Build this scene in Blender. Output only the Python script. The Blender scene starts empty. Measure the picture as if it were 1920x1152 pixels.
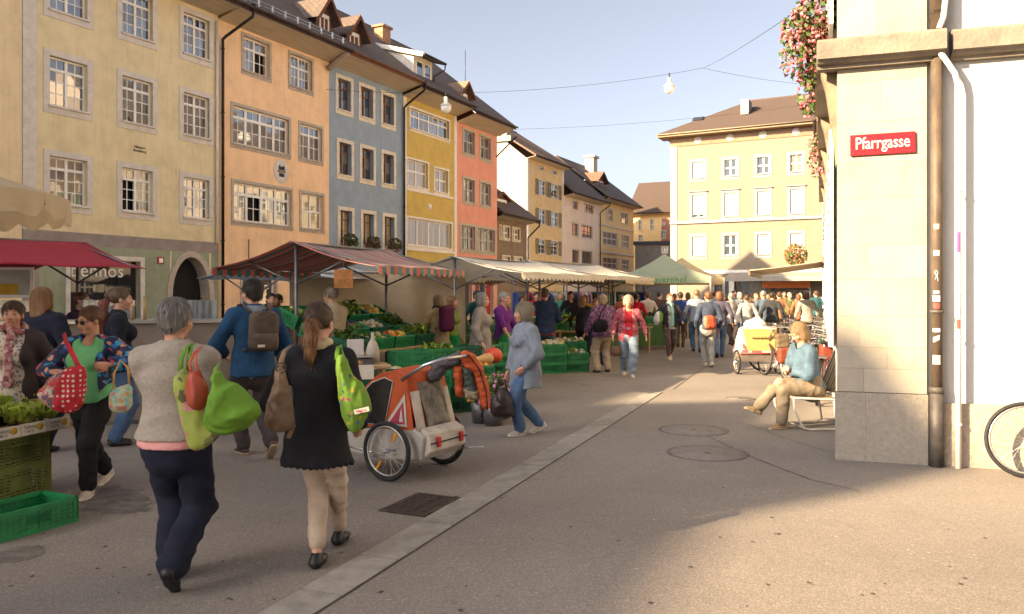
import bpy, bmesh, math, random
import numpy as np
from mathutils import Vector, Matrix, Euler
R = math.radians
random.seed(7)
SC = bpy.context.scene
COL = SC.collection

# ---------------------------------------------------------------- camera, sky, sun, exposure
CAM_H, FPX, HOR = 1.65, 1500.0, 550.0
SUN_AZ, SUN_EL = 62.0, 23.0          # the light travels towards the right (azimuth from the view axis) and down
cam = bpy.data.cameras.new('camera')
cam.sensor_width = 36.0; cam.lens = 36.0 * FPX / 1920.0
cam.shift_y = (HOR - 576.0) / 1920.0
cam.clip_start = 0.05; cam.clip_end = 2000
cam_ob = bpy.data.objects.new('camera', cam)
cam_ob.location = (0, 0, CAM_H); cam_ob.rotation_euler = (R(90), 0, 0)
COL.objects.link(cam_ob); SC.camera = cam_ob
W = bpy.data.worlds.new('World'); SC.world = W; W.use_nodes = True
wn = W.node_tree; sky = wn.nodes.new('ShaderNodeTexSky'); sky.sky_type = 'NISHITA'
sky.sun_disc = False; sky.sun_elevation = R(SUN_EL); sky.sun_rotation = R(180 + SUN_AZ)
sky.air_density = .5; sky.dust_density = 3.4; sky.ozone_density = 1.0
bg = wn.nodes['Background']; bg.inputs['Strength'].default_value = 0.062
hs = wn.nodes.new('ShaderNodeHueSaturation'); hs.inputs['Saturation'].default_value = .45          # hazy autumn sky
wn.links.new(sky.outputs[0], hs.inputs['Color']); wn.links.new(hs.outputs[0], bg.inputs[0])
sun = bpy.data.lights.new('sun', 'SUN'); sun.energy = 3.9; sun.angle = R(0.55); sun.color = (1.0, 0.76, 0.46)
sun_ob = bpy.data.objects.new('sun', sun)
_d = Vector((math.sin(R(SUN_AZ)) * math.cos(R(SUN_EL)), math.cos(R(SUN_AZ)) * math.cos(R(SUN_EL)), -math.sin(R(SUN_EL))))
sun_ob.rotation_euler = _d.to_track_quat('-Z', 'Y').to_euler(); sun_ob.location = (-40, -20, 40)
COL.objects.link(sun_ob)
vs = SC.view_settings; vs.view_transform = 'Standard'; vs.look = 'None'; vs.gamma = 1.0; vs.use_curve_mapping = False
vs.exposure = 2.5
SC.cycles.use_denoising = True
SC.cycles.max_bounces = 8; SC.cycles.diffuse_bounces = 6; SC.cycles.glossy_bounces = 3; SC.cycles.transmission_bounces = 4
SC.cycles.transparent_max_bounces = 8; SC.cycles.caustics_reflective = False; SC.cycles.caustics_refractive = False

# ---------------------------------------------------------------- helpers: places
def gp(px, py, z=0.0):
    "ground (or height z) point seen at a pixel of the photograph"
    Y = (CAM_H - z) * FPX / (py - HOR)
    return Vector(((px - 960.0) / FPX * Y, Y, z))
def pt(px, py, Y):
    return Vector(((px - 960.0) / FPX * Y, Y, CAM_H + (HOR - py) / FPX * Y))

# ---------------------------------------------------------------- helpers: materials
MATS = {}
def srgb(r, g=None, b=None):
    if g is None: r, g, b = (int(r[i:i+2], 16) for i in (0, 2, 4))
    f = lambda c: (c/255/12.92 if c/255 <= .04045 else ((c/255+.055)/1.055)**2.4)
    return (f(r), f(g), f(b))
def N(nt, t, **kw):
    n = nt.nodes.new(t)
    for k, v in kw.items():
        if k in n.inputs: n.inputs[k].default_value = v
        else: setattr(n, k, v)
    return n
def mat(name, col, rough=.8, var=.12, scale=6.0, bump=.15, bscale=40.0, metal=0.0, spec=.4, col2=None, stretch=None, detail=4, sss=0, trans=0, coat=0, bdist=.02):
    """plain material: colour with mottling, fine bump. col2 = second colour mixed by noise."""
    if name in MATS: return MATS[name]
    m = bpy.data.materials.new(name); m.use_nodes = True; nt = m.node_tree; L = nt.links.new
    p = nt.nodes['Principled BSDF']
    p.inputs['Roughness'].default_value = rough; p.inputs['Metallic'].default_value = metal
    p.inputs['Specular IOR Level'].default_value = spec
    if coat: p.inputs['Coat Weight'].default_value = coat; p.inputs['Coat Roughness'].default_value = .08
    if trans: p.inputs['Transmission Weight'].default_value = trans
    if sss: p.inputs['Subsurface Weight'].default_value = sss; p.inputs['Subsurface Radius'].default_value = (.012, .005, .003)
    tc = N(nt, 'ShaderNodeTexCoord'); vec = tc.outputs['Object']
    if stretch:
        mp = N(nt, 'ShaderNodeMapping'); mp.inputs['Scale'].default_value = stretch; L(vec, mp.inputs[0]); vec = mp.outputs[0]
    n = N(nt, 'ShaderNodeTexNoise', Scale=scale, Detail=detail, Roughness=.6); L(vec, n.inputs['Vector'])
    mix = N(nt, 'ShaderNodeMix', data_type='RGBA')
    c1 = (*col, 1); c2 = (*col2, 1) if col2 else (*[c*(1-2*var) for c in col], 1)
    if not col2: c1 = (*[min(1, c*(1+var)) for c in col], 1)
    mix.inputs[6].default_value = c1; mix.inputs[7].default_value = c2
    rp = N(nt, 'ShaderNodeValToRGB'); rp.color_ramp.elements[0].position = .3; rp.color_ramp.elements[1].position = .7
    L(n.outputs[0], rp.inputs[0]); L(rp.outputs[0], mix.inputs[0]); L(mix.outputs[2], p.inputs['Base Color'])
    if bump:
        nb = N(nt, 'ShaderNodeTexNoise', Scale=bscale, Detail=3); L(vec, nb.inputs['Vector'])
        bp = N(nt, 'ShaderNodeBump', Strength=bump, Distance=bdist); L(nb.outputs[0], bp.inputs['Height']); L(bp.outputs[0], p.inputs['Normal'])
    MATS[name] = m; return m
def ramp(nt, els, interp='LINEAR'):
    r = N(nt, 'ShaderNodeValToRGB'); cr = r.color_ramp; cr.interpolation = interp
    while len(cr.elements) < len(els): cr.elements.new(.5)
    for e, (p, c) in zip(cr.elements, els): e.position = p; e.color = (*c, 1)
    return r
def mat_new(name):
    m = bpy.data.materials.new(name); m.use_nodes = True; MATS[name] = m
    return m, m.node_tree, m.node_tree.nodes['Principled BSDF'], m.node_tree.links.new
def mat_spots(name, base, spots, scale=20, rough=.8, rnd=1.0, size=.45, bump=.2, warp=1.0):
    "cloth or print with blotches of several colours"
    if name in MATS: return MATS[name]
    m, nt, p, L = mat_new(name); p.inputs['Roughness'].default_value = rough
    tc = N(nt, 'ShaderNodeTexCoord')
    nz = N(nt, 'ShaderNodeTexNoise', Scale=scale*1.5, Detail=2); L(tc.outputs['Object'], nz.inputs['Vector'])
    ad = N(nt, 'ShaderNodeMix', data_type='VECTOR'); ad.inputs[0].default_value = .06 * 20/scale * warp
    L(tc.outputs['Object'], ad.inputs[4]); L(nz.outputs['Color'], ad.inputs[5])
    v = N(nt, 'ShaderNodeTexVoronoi', Scale=scale, Randomness=rnd); L(ad.outputs[1], v.inputs['Vector'])
    sep = N(nt, 'ShaderNodeSeparateColor'); L(v.outputs['Color'], sep.inputs[0])
    k = len(spots); rc = ramp(nt, [(i/k, c) for i, c in enumerate(spots)], 'CONSTANT'); L(sep.outputs[0], rc.inputs[0])
    mm = N(nt, 'ShaderNodeMath', operation='LESS_THAN'); mm.inputs[1].default_value = size; L(v.outputs['Distance'], mm.inputs[0])
    mix = N(nt, 'ShaderNodeMix', data_type='RGBA'); mix.inputs[6].default_value = (*base, 1)
    L(mm.outputs[0], mix.inputs[0]); L(rc.outputs[0], mix.inputs[7]); L(mix.outputs[2], p.inputs['Base Color'])
    nb = N(nt, 'ShaderNodeTexNoise', Scale=60, Detail=2); L(tc.outputs['Object'], nb.inputs['Vector'])
    bp = N(nt, 'ShaderNodeBump', Strength=bump, Distance=.01); L(nb.outputs[0], bp.inputs['Height']); L(bp.outputs[0], p.inputs['Normal'])
    return m
def mat_stripes(name, cols, axis=0, period=.2, rough=.8, trans=0):
    "stripes of equal width repeating along a local axis"
    if name in MATS: return MATS[name]
    m, nt, p, L = mat_new(name); p.inputs['Roughness'].default_value = rough
    tc = N(nt, 'ShaderNodeTexCoord'); sp = N(nt, 'ShaderNodeSeparateXYZ'); L(tc.outputs['Object'], sp.inputs[0])
    d = N(nt, 'ShaderNodeMath', operation='DIVIDE'); d.inputs[1].default_value = period; L(sp.outputs[axis], d.inputs[0])
    f = N(nt, 'ShaderNodeMath', operation='FRACT'); L(d.outputs[0], f.inputs[0])
    k = len(cols); rc = ramp(nt, [(i/k, c) for i, c in enumerate(cols)], 'CONSTANT'); L(f.outputs[0], rc.inputs[0])
    L(rc.outputs[0], p.inputs['Base Color'])
    nb = N(nt, 'ShaderNodeTexNoise', Scale=25, Detail=3); L(tc.outputs['Object'], nb.inputs['Vector'])
    bp = N(nt, 'ShaderNodeBump', Strength=.2, Distance=.02); L(nb.outputs[0], bp.inputs['Height']); L(bp.outputs[0], p.inputs['Normal'])
    if trans:
        t = N(nt, 'ShaderNodeBsdfTranslucent'); L(rc.outputs[0], t.inputs[0]); ms = N(nt, 'ShaderNodeMixShader'); ms.inputs[0].default_value = trans
        o = nt.nodes['Material Output']; L(p.outputs[0], ms.inputs[1]); L(t.outputs[0], ms.inputs[2]); L(ms.outputs[0], o.inputs[0])
    return m
def mat_sheet(name, col, trans=.35, rough=.7, var=.08, scale=3):
    "awning cloth that lets some light through"
    m = mat(name, col, rough, var, scale, .25, 18)
    nt = m.node_tree
    if any(n.type == 'BSDF_TRANSLUCENT' for n in nt.nodes): return m
    p = nt.nodes['Principled BSDF']; L = nt.links.new
    t = N(nt, 'ShaderNodeBsdfTranslucent'); t.inputs[0].default_value = (*col, 1)
    ms = N(nt, 'ShaderNodeMixShader'); ms.inputs[0].default_value = trans
    L(p.outputs[0], ms.inputs[1]); L(t.outputs[0], ms.inputs[2]); L(ms.outputs[0], nt.nodes['Material Output'].inputs[0])
    return m

# ---------------------------------------------------------------- helpers: objects
ORD = ('first', 'second', 'third', 'fourth', 'fifth', 'sixth', 'seventh', 'eighth', 'ninth', 'tenth', 'eleventh', 'twelfth')
LEV = ('bottom', 'second lowest', 'third lowest', 'fourth lowest', 'fifth lowest', 'top')
def tag(o, label=None, cat=None, group=None, kind=None):
    for k, v in (('label', label), ('category', cat), ('group', group), ('kind', kind)):
        if v: o[k] = v
    return o
def empty(name, loc=(0, 0, 0), rz=0.0, label=None, cat=None, group=None, kind=None):
    o = bpy.data.objects.new(name, None); o.empty_display_size = .1; COL.objects.link(o)
    o.location = loc; o.rotation_euler = (0, 0, rz)
    return tag(o, label, cat, group, kind)
def link(name, me, m=None, parent=None, loc=(0, 0, 0), rot=None, scale=None):
    o = bpy.data.objects.new(name, me); COL.objects.link(o)
    if parent: o.parent = parent
    o.location = loc
    if rot: o.rotation_euler = rot
    if scale: o.scale = scale
    if m is not None and not len(me.materials):
        for x in (m if isinstance(m, (list, tuple)) else [m]): me.materials.append(x)
    return o
def copy_tree(o, parent=None):
    c = o.copy(); COL.objects.link(c); c.parent = parent
    for ch in o.children: copy_tree(ch, c)
    return c

class MB:
    "collects simple shapes; build() links them as one mesh object"
    def __init__(s): s.v = []; s.f = []; s.mi = []; s.sm = []
    def add(s, vs, fs, mi=0, smooth=False, M=None):
        b = len(s.v)
        s.v += [tuple(M @ Vector(v)) if M is not None else tuple(v) for v in vs]
        for f in fs: s.f.append(tuple(b + i for i in f)); s.mi.append(mi); s.sm.append(smooth)
        return s
    def box(s, a, b, mi=0, M=None):
        (x0, y0, z0), (x1, y1, z1) = [min(p, q) for p, q in zip(a, b)], [max(p, q) for p, q in zip(a, b)]
        vs = [(x, y, z) for z in (z0, z1) for y in (y0, y1) for x in (x0, x1)]
        return s.add(vs, [(0, 2, 3, 1), (4, 5, 7, 6), (0, 1, 5, 4), (2, 6, 7, 3), (0, 4, 6, 2), (1, 3, 7, 5)], mi, False, M)
    def cbox(s, c, d, mi=0, M=None):
        return s.box([c[i] - d[i]/2 for i in range(3)], [c[i] + d[i]/2 for i in range(3)], mi, M)
    def quad(s, a, b, c, d, mi=0, smooth=False): return s.add([a, b, c, d], [(0, 1, 2, 3)], mi, smooth)
    def bar(s, a, b, w, h=None, up=(0, 0, 1), mi=0):
        "rectangular bar between two points"
        a = Vector(a); b = Vector(b); h = h or w; t = (b - a).normalized(); up = Vector(up)
        if abs(t.dot(up)) > .99: up = Vector((0, 1, 0))
        sd = t.cross(up).normalized(); up = sd.cross(t)
        vs = [p + sd*(i*w/2) + up*(j*h/2) for p in (a, b) for i, j in ((-1, -1), (1, -1), (1, 1), (-1, 1))]
        return s.add(vs, [(3, 2, 1, 0), (4, 5, 6, 7), (0, 1, 5, 4), (1, 2, 6, 5), (2, 3, 7, 6), (3, 0, 4, 7)], mi)
    def tube(s, pts, r, n=8, mi=0, cap=True, closed=False, flat=1.0, up=None):
        pts = [Vector(p) for p in pts]; k = len(pts); rs = r if isinstance(r, (list, tuple)) else [r]*k
        vs = []; prev = None
        for i, p in enumerate(pts):
            if closed: t = pts[(i+1) % k] - pts[i-1]
            else: t = pts[min(i+1, k-1)] - pts[max(i-1, 0)]
            if t.length < 1e-9: t = Vector((0, 0, 1))
            t.normalize()
            if prev is None:
                u0 = Vector(up) if up else (Vector((0, 0, 1)) if abs(t.z) < .9 else Vector((1, 0, 0)))
            else: u0 = prev
            sd = t.cross(u0)
            if sd.length < 1e-6: sd = t.orthogonal()
            sd.normalize(); u = sd.cross(t); prev = u
            for j in range(n):
                a = 2*math.pi*j/n
                vs.append(p + sd*(math.cos(a)*rs[i]) + u*(math.sin(a)*rs[i]*flat))
        fs = []
        for i in range(k if closed else k-1):
            for j in range(n):
                a = i*n + j; b = i*n + (j+1) % n; c = ((i+1) % k)*n
                fs.append((a, b, c + (j+1) % n, c + j))
        s.add(vs, fs, mi, True)
        if cap and not closed:
            b = len(s.v) - len(vs)
            s.f.append(tuple(b + j for j in reversed(range(n)))); s.mi.append(mi); s.sm.append(False)
            s.f.append(tuple(b + (k-1)*n + j for j in range(n))); s.mi.append(mi); s.sm.append(False)
        return s
    def lathe(s, prof, n=16, c=(0, 0, 0), mi=0, M=None, smooth=True):
        vs = []
        for r, z in prof:
            for j in range(n):
                a = 2*math.pi*j/n; vs.append((c[0] + r*math.cos(a), c[1] + r*math.sin(a), c[2] + z))
        fs = [(i*n + j, i*n + (j+1) % n, (i+1)*n + (j+1) % n, (i+1)*n + j) for i in range(len(prof)-1) for j in range(n)]
        return s.add(vs, fs, mi, smooth, M)
    def prism(s, poly, z0, z1, mi=0, M=None):
        n = len(poly); vs = [(x, y, z0) for x, y in poly] + [(x, y, z1) for x, y in poly]
        fs = [tuple(reversed(range(n))), tuple(range(n, 2*n))] + [(i, (i+1) % n, n + (i+1) % n, n + i) for i in range(n)]
        return s.add(vs, fs, mi, False, M)
    def blob(s, c, r, n=8, m=6, jit=0.0, mi=0, rnd=random):
        c = Vector(c); r = Vector(r if isinstance(r, (tuple, list, Vector)) else (r, r, r)); vs = [c + Vector((0, 0, r.z))]
        for i in range(1, m):
            a = math.pi*i/m
            for j in range(n):
                b = 2*math.pi*j/n; k = 1 + rnd.uniform(-jit, jit)
                vs.append(c + Vector((r.x*math.sin(a)*math.cos(b)*k, r.y*math.sin(a)*math.sin(b)*k, r.z*math.cos(a)*k)))
        vs.append(c - Vector((0, 0, r.z))); e = len(vs) - 1
        fs = [(0, 1 + j, 1 + (j+1) % n) for j in range(n)]
        fs += [(1 + i*n + j, 1 + (i+1)*n + j, 1 + (i+1)*n + (j+1) % n, 1 + i*n + (j+1) % n) for i in range(m-2) for j in range(n)]
        fs += [(e, 1 + (m-2)*n + (j+1) % n, 1 + (m-2)*n + j) for j in range(n)]
        return s.add(vs, fs, mi, True)
    def grid(s, fn, nu, nv, mi=0, smooth=True):
        vs = [fn(i/nu, j/nv) for j in range(nv+1) for i in range(nu+1)]
        fs = [(j*(nu+1)+i, j*(nu+1)+i+1, (j+1)*(nu+1)+i+1, (j+1)*(nu+1)+i) for j in range(nv) for i in range(nu)]
        return s.add(vs, fs, mi, smooth)
    def mesh(s, name, mats=None):
        me = bpy.data.meshes.new(name); me.from_pydata(s.v, [], s.f)
        me.polygons.foreach_set('material_index', s.mi); me.polygons.foreach_set('use_smooth', s.sm)
        for x in (mats if isinstance(mats, (list, tuple)) else [mats] if mats else []): me.materials.append(x)
        me.update(); return me
    def build(s, name, m, parent=None, loc=(0, 0, 0), rot=None, bevel=0, scale=None, solid=0):
        o = link(name, s.mesh(name, m), None, parent, loc, rot, scale)
        if solid:
            b = o.modifiers.new('t', 'SOLIDIFY'); b.thickness = solid; b.offset = 0
        if bevel:
            b = o.modifiers.new('b', 'BEVEL'); b.width = bevel; b.segments = 2; b.limit_method = 'ANGLE'; b.angle_limit = R(40)
        return o
def text_part(body, size, m, parent, loc, rot, name='lettering', depth=.004, align='CENTER', shear=0, spacing=1.0, offset=0.0, sx=1.0):
    cu = bpy.data.curves.new('lettering', 'FONT'); cu.body = body; cu.size = size; cu.extrude = depth; cu.align_x = align; cu.align_y = 'CENTER'
    cu.shear = shear; cu.space_character = spacing; cu.offset = offset; cu.resolution_u = 3
    o = bpy.data.objects.new('tmp_text', cu); COL.objects.link(o)
    me = bpy.data.meshes.new_from_object(o.evaluated_get(bpy.context.evaluated_depsgraph_get()))
    bpy.data.objects.remove(o); bpy.data.curves.remove(cu)
    me.materials.clear(); me.materials.append(m)
    return link(name, me, None, parent, loc, rot, (sx, 1, 1))
# ---------------------------------------------------------------- surface materials
def wall_mat(name, col, dirt=.25, scale=1.2):
    "painted plaster: broad mottling, streaks running down, grain"
    if name in MATS: return MATS[name]
    m, nt, p, L = mat_new(name); p.inputs['Roughness'].default_value = .9; p.inputs['Specular IOR Level'].default_value = .2
    tc = N(nt, 'ShaderNodeTexCoord')
    a = N(nt, 'ShaderNodeTexNoise', Scale=scale, Detail=6, Roughness=.65); L(tc.outputs['Object'], a.inputs['Vector'])
    mp = N(nt, 'ShaderNodeMapping'); mp.inputs['Scale'].default_value = (5, 5, .35); L(tc.outputs['Object'], mp.inputs[0])
    b = N(nt, 'ShaderNodeTexNoise', Scale=1.6, Detail=5); L(mp.outputs[0], b.inputs['Vector'])
    r1 = ramp(nt, [(.35, tuple(c*(1-dirt) for c in col)), (.55, col), (.8, tuple(min(1, c*1.06+.01) for c in col))]); L(a.outputs[0], r1.inputs[0])
    r2 = ramp(nt, [(.3, (.78, .75, .7)), (.5, (1, 1, 1))]); L(b.outputs[0], r2.inputs[0])
    mx = N(nt, 'ShaderNodeMix', data_type='RGBA', blend_type='MULTIPLY'); mx.inputs[0].default_value = min(1, dirt*2.2)
    L(r1.outputs[0], mx.inputs[6]); L(r2.outputs[0], mx.inputs[7]); L(mx.outputs[2], p.inputs['Base Color'])
    g = N(nt, 'ShaderNodeTexNoise', Scale=30, Detail=4); L(tc.outputs['Object'], g.inputs['Vector'])
    bp = N(nt, 'ShaderNodeBump', Strength=.25, Distance=.02); L(g.outputs[0], bp.inputs['Height']); L(bp.outputs[0], p.inputs['Normal'])
    return m
def tile_mat(name, c1, c2, c3):
    "small plain roof tiles; local x along the eaves, y up the slope"
    if name in MATS: return MATS[name]
    m, nt, p, L = mat_new(name); p.inputs['Roughness'].default_value = .85
    tc = N(nt, 'ShaderNodeTexCoord')
    br = N(nt, 'ShaderNodeTexBrick', Scale=1.0); br.inputs['Brick Width'].default_value = .18; br.inputs['Row Height'].default_value = .16
    br.inputs['Mortar Size'].default_value = .012; br.inputs['Color1'].default_value = (*c1, 1); br.inputs['Color2'].default_value = (*c2, 1)
    br.inputs['Mortar'].default_value = (*[c*.35 for c in c1], 1); br.inputs['Bias'].default_value = 0
    L(tc.outputs['Object'], br.inputs['Vector'])
    n = N(nt, 'ShaderNodeTexNoise', Scale=.9, Detail=6, Roughness=.7); L(tc.outputs['Object'], n.inputs['Vector'])
    rp = ramp(nt, [(.4, (0, 0, 0)), (.65, (1, 1, 1))]); L(n.outputs[0], rp.inputs[0])
    mx = N(nt, 'ShaderNodeMix', data_type='RGBA'); L(rp.outputs[0], mx.inputs[0]); L(br.outputs[0], mx.inputs[6]); mx.inputs[7].default_value = (*c3, 1)
    L(mx.outputs[2], p.inputs['Base Color'])
    bp = N(nt, 'ShaderNodeBump', Strength=.6, Distance=.03); L(br.outputs[1], bp.inputs['Height']); bp.invert = True; L(bp.outputs[0], p.inputs['Normal'])
    return m
def glass_mat(name, col, ior=1.75, rough=.02, col2=None, stretch=(14, 14, 1)):
    "window pane seen from the street: clear coat of reflection over a dim room or a curtain"
    if name in MATS: return MATS[name]
    m = mat(name, col, rough, .3, 1.5, 0, spec=.9, col2=col2, stretch=stretch)
    m.node_tree.nodes['Principled BSDF'].inputs['IOR'].default_value = ior
    return m
G_DARK = glass_mat('pane_dark', (.06, .07, .085), 1.9)
G_GREY = glass_mat('pane_grey', (.15, .165, .18), 1.9)
G_CURT = glass_mat('pane_curtain', (.44, .38, .28), 1.6, col2=(.2, .17, .13))
G_WARM = glass_mat('pane_drape', (.42, .31, .18), 1.6, col2=(.26, .2, .13))
G_BLIND = mat('roller_blind', (.72, .68, .60), .7, .04, 3, .1, 60, stretch=(1, 1, 12))
G_SLATE = glass_mat('pane_slate', (.24, .23, .21), 1.6, col2=(.09, .09, .09))
M_INSIDE = mat('inside_shade', (.012, .012, .014), .9, .1)  # near-black colour stands in for the shade inside rooms and the gateway
M_STONE = mat('sandstone_trim', (.46, .40, .34), .9, .1, 5, .3, 30)
M_TRIM = mat('grey_trim', (.64, .59, .54), .85, .08, 4, .2, 30)
M_TRIMW = mat('white_trim', (.76, .71, .64), .8, .06, 4, .15, 30)
M_CREAMT = mat('cream_trim', (.70, .62, .50), .85, .1, 4, .2, 30)
M_SASH = mat('sash_white', (.82, .80, .76), .5, .05, 8, .05, 40)
M_SASHB = mat('sash_brown', (.17, .075, .03), .5, .2, 10, .1, 40)
M_SASHG = mat('sash_grey', (.38, .37, .35), .6, .08, 8, .05, 40)
M_PIPE = mat('lead_pipe', (.035, .032, .034), .45, .25, 5, .1, 30, metal=.6)
M_COPPER = mat('copper_gutter', (.07, .045, .04), .5, .25, 5, .1, 30, metal=.4)
M_SOFFIT = mat('soffit_board', (.50, .41, .30), .8, .12, 2, .2, 30, stretch=(.4, 8, 8))
M_TILE = tile_mat('roof_tile_brown', (.12, .08, .062), (.17, .11, .08), (.085, .07, .065))
M_TILER = tile_mat('roof_tile_red', (.20, .10, .06), (.27, .14, .085), (.14, .095, .07))
M_TIMBER = mat('red_brown_timber', (.16, .06, .032), .75, .25, 5, .3, 25, stretch=(1, 1, 6))
M_SLATEW = mat('dark_board', (.03, .03, .045), .7, .2, 6, .2, 30)
M_WHITEB = mat('white_board', (.66, .61, .53), .7, .08, 4, .1, 30, stretch=(6, 6, .5))

UNIT = {}
def unit_pane(m):
    if m.name not in UNIT:
        UNIT[m.name] = MB().box((-.5, -.5, -.5), (.5, .5, .5)).mesh('pane', m)
    return UNIT[m.name]

class House:
    """a house front from ground point A to B; local x runs along the front, -y points out to the street, z up"""
    def __init__(s, name, A, B, label, cat='house', group=None):
        s.A = Vector((A[0], A[1], 0)); s.B = Vector((B[0], B[1], 0)); d = s.B - s.A; s.L = d.length; s.d = d.normalized()
        s.root = empty(name, s.A, math.atan2(d.y, d.x), label, cat, group)
        s.holes = []
    def u(s, px, o=0.0):
        "distance along the front of the vertical line seen at pixel column px (o = metres in front of the wall)"
        n = Vector((s.d.y, -s.d.x)); P = s.A.xy + n*o; r = (px - 960.0)/FPX
        return (r*P.y - P.x)/(s.d.x - r*s.d.y)
    def z(s, px, py, o=0.0):
        n = Vector((s.d.y, -s.d.x)); P = s.A.xy + n*o + s.d.xy*s.u(px, o)
        return CAM_H + (HOR - py)/FPX*P.y
    def wall(s, m, h, depth=9.0, z0=0.0, mats=None, thick=.35):
        "front wall with real openings, plus sides and back"
        hs = s.holes; b = MB()
        us = sorted({0.0, s.L, *[v for h_ in hs for v in h_[:2]]}); zs = sorted({z0, h, *[v for h_ in hs for v in h_[2:4]]})
        for i in range(len(us)-1):
            for j in range(len(zs)-1):
                cu, cz = (us[i]+us[i+1])/2, (zs[j]+zs[j+1])/2
                if any(a < cu < b_ and c < cz < d_ for a, b_, c, d_ in hs): continue
                b.quad((us[i], 0, zs[j]), (us[i+1], 0, zs[j]), (us[i+1], 0, zs[j+1]), (us[i], 0, zs[j+1]))
        for a, c, e, f in hs:
            t = thick
            b.quad((a, 0, e), (a, 0, f), (a, t, f), (a, t, e)); b.quad((c, 0, f), (c, 0, e), (c, t, e), (c, t, f))
            b.quad((a, 0, f), (c, 0, f), (c, t, f), (a, t, f)); b.quad((c, 0, e), (a, 0, e), (a, t, e), (c, t, e))
        b.quad((s.L, 0, z0), (s.L, depth, z0), (s.L, depth, h), (s.L, 0, h))
        b.quad((0, depth, z0), (0, 0, z0), (0, 0, h), (0, depth, h))
        b.quad((s.L, depth, z0), (0, depth, z0), (0, depth, h), (s.L, depth, h))
        b.quad((0, 0, h), (s.L, 0, h), (s.L, depth, h), (0, depth, h))
        return b.build('wall', m, s.root)
    def window(s, u0, u1, z0, z1, trim=.16, tm=None, sm=None, glass=None, cas=2, cols=2, rows=(.3, 1), sill=.09, depth=.13, mun=.028, fr=.055, opened=(), blind=0, blind_m=None, proud=.03, name='window', top=0, panes=True):
        """surround + sill; casement frames and panes as its pieces. rows: list of row heights from the top (first is above the transom)"""
        tm = tm or M_TRIM; sm = sm or M_SASH; glass = glass or G_DARK
        a, c, e, f = u0+trim, u1-trim, z0+trim, z1-trim
        s.holes.append((a, c, e, f))
        w = MB(); p = -proud
        w.box((u0, p, e), (a, .04, z1)); w.box((c, p, e), (u1, .04, z1)); w.box((a, p, f), (c, .04, z1)); w.box((u0, p, z0), (u1, .04, e))
        if sill: w.box((a-.05, -sill, e), (c+.05, .06, e+.06))
        if top: w.box((u0-.06, -top, z1), (u1+.06, .02, z1+.08))
        wo = w.build(name, tm, s.root)
        W_, H_ = c-a, f-e
        fb = MB(); y0, y1 = depth, depth+.05
        cw = W_/cas
        fb.box((a, y0, e), (a+fr, y1, f)); fb.box((c-fr, y0, e), (c, y1, f)); fb.box((a, y0, e+.0601), (c, y1, e+.06+fr)); fb.box((a, y0, f-fr), (c, y1, f))
        for k in range(1, cas): fb.box((a+k*cw-fr*.8, y0-.012, e+.06), (a+k*cw+fr*.8, y1-.004, f-.002))
        tot = sum(rows); zz = [f-fr]
        for r in rows: zz.append(zz[-1] - r/tot*(H_-2*fr-.06))
        for i in range(1, len(rows)):
            t = fr*.75 if i == 1 and len(rows) > 1 else mun/2
            if i == 1: fb.box((a+.002, y0-.008, zz[i]-t), (c-.002, y1-.006, zz[i]+t))
            else: fb.box((a+.004, y0+.012, zz[i]-t), (c-.004, y1-.012, zz[i]+t))
        for k in range(cas):
            x0 = a+k*cw+(fr if k == 0 else fr*.8); x1 = a+(k+1)*cw-(fr if k == cas-1 else fr*.8); cc = cols[k] if isinstance(cols, (list, tuple)) else cols
            for q in range(1, cc): fb.box((x0+(x1-x0)*q/cc-mun/2, y0+.014, e+.07), (x0+(x1-x0)*q/cc+mun/2, y1-.014, f-fr))
            for q in range(cc):
                for i in range(len(rows)):
                    pa, pb = x0+(x1-x0)*q/cc, x0+(x1-x0)*(q+1)/cc; za, zb = zz[i+1], zz[i]
                    g = glass[(k*7+q*3+i) % len(glass)] if isinstance(glass, (list, tuple)) else glass
                    if k in opened and i > 0: g = M_INSIDE  # shade-coloured sheet in place of glass
                    if not panes: continue
                    o = link('pane', unit_pane(g), None, wo, ((pa+pb)/2, y0+.028+(.15 if g is M_INSIDE else 0), (za+zb)/2), (random.gauss(0, .006), 0, random.gauss(0, .008)), (pb-pa, .006, zb-za))
        for k in opened:                                     # a casement swung into the room
            x0 = a+k*cw+fr; zb, za = zz[1], e+.06
            M = Matrix.Translation((x0, y1, 0)) @ Matrix.Rotation(R(62), 4, 'Z'); cwi = cw-1.6*fr
            for q in ((0, za, .05, zb), (cwi-.05, za, cwi, zb), (.05, za, cwi-.05, za+.05), (.05, zb-.05, cwi-.05, zb), (.05, (za+zb)/2-.012, cwi-.05, (za+zb)/2+.012)):
                fb.box((q[0], 0, q[1]), (q[2], .04, q[3]), 0, M)
        if not panes:
            MB().box((a, y0+.02, e), (c, y0+.03, f)).build('pane', glass[0] if isinstance(glass, (list, tuple)) else glass, wo)
        fb.build('casement', sm, wo)
        if blind:
            bb = MB(); n = max(4, int(H_*blind/.07))
            zt = f-.002; zb = f-H_*blind
            for i in range(n):
                zc = zt-(zt-zb)*(i+.5)/n; hh = (zt-zb)/n/2
                bb.add([(a+.01, depth-.06, zc+hh), (c-.01, depth-.06, zc+hh), (c-.01, depth-.075, zc-hh*.6), (a+.01, depth-.075, zc-hh*.6), (a+.01, depth-.06, zc-hh), (c-.01, depth-.06, zc-hh)], [(0, 3, 2, 1), (3, 4, 5, 2)])
            bb.build('roller_blind', blind_m or G_BLIND, wo)
        return wo
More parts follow.
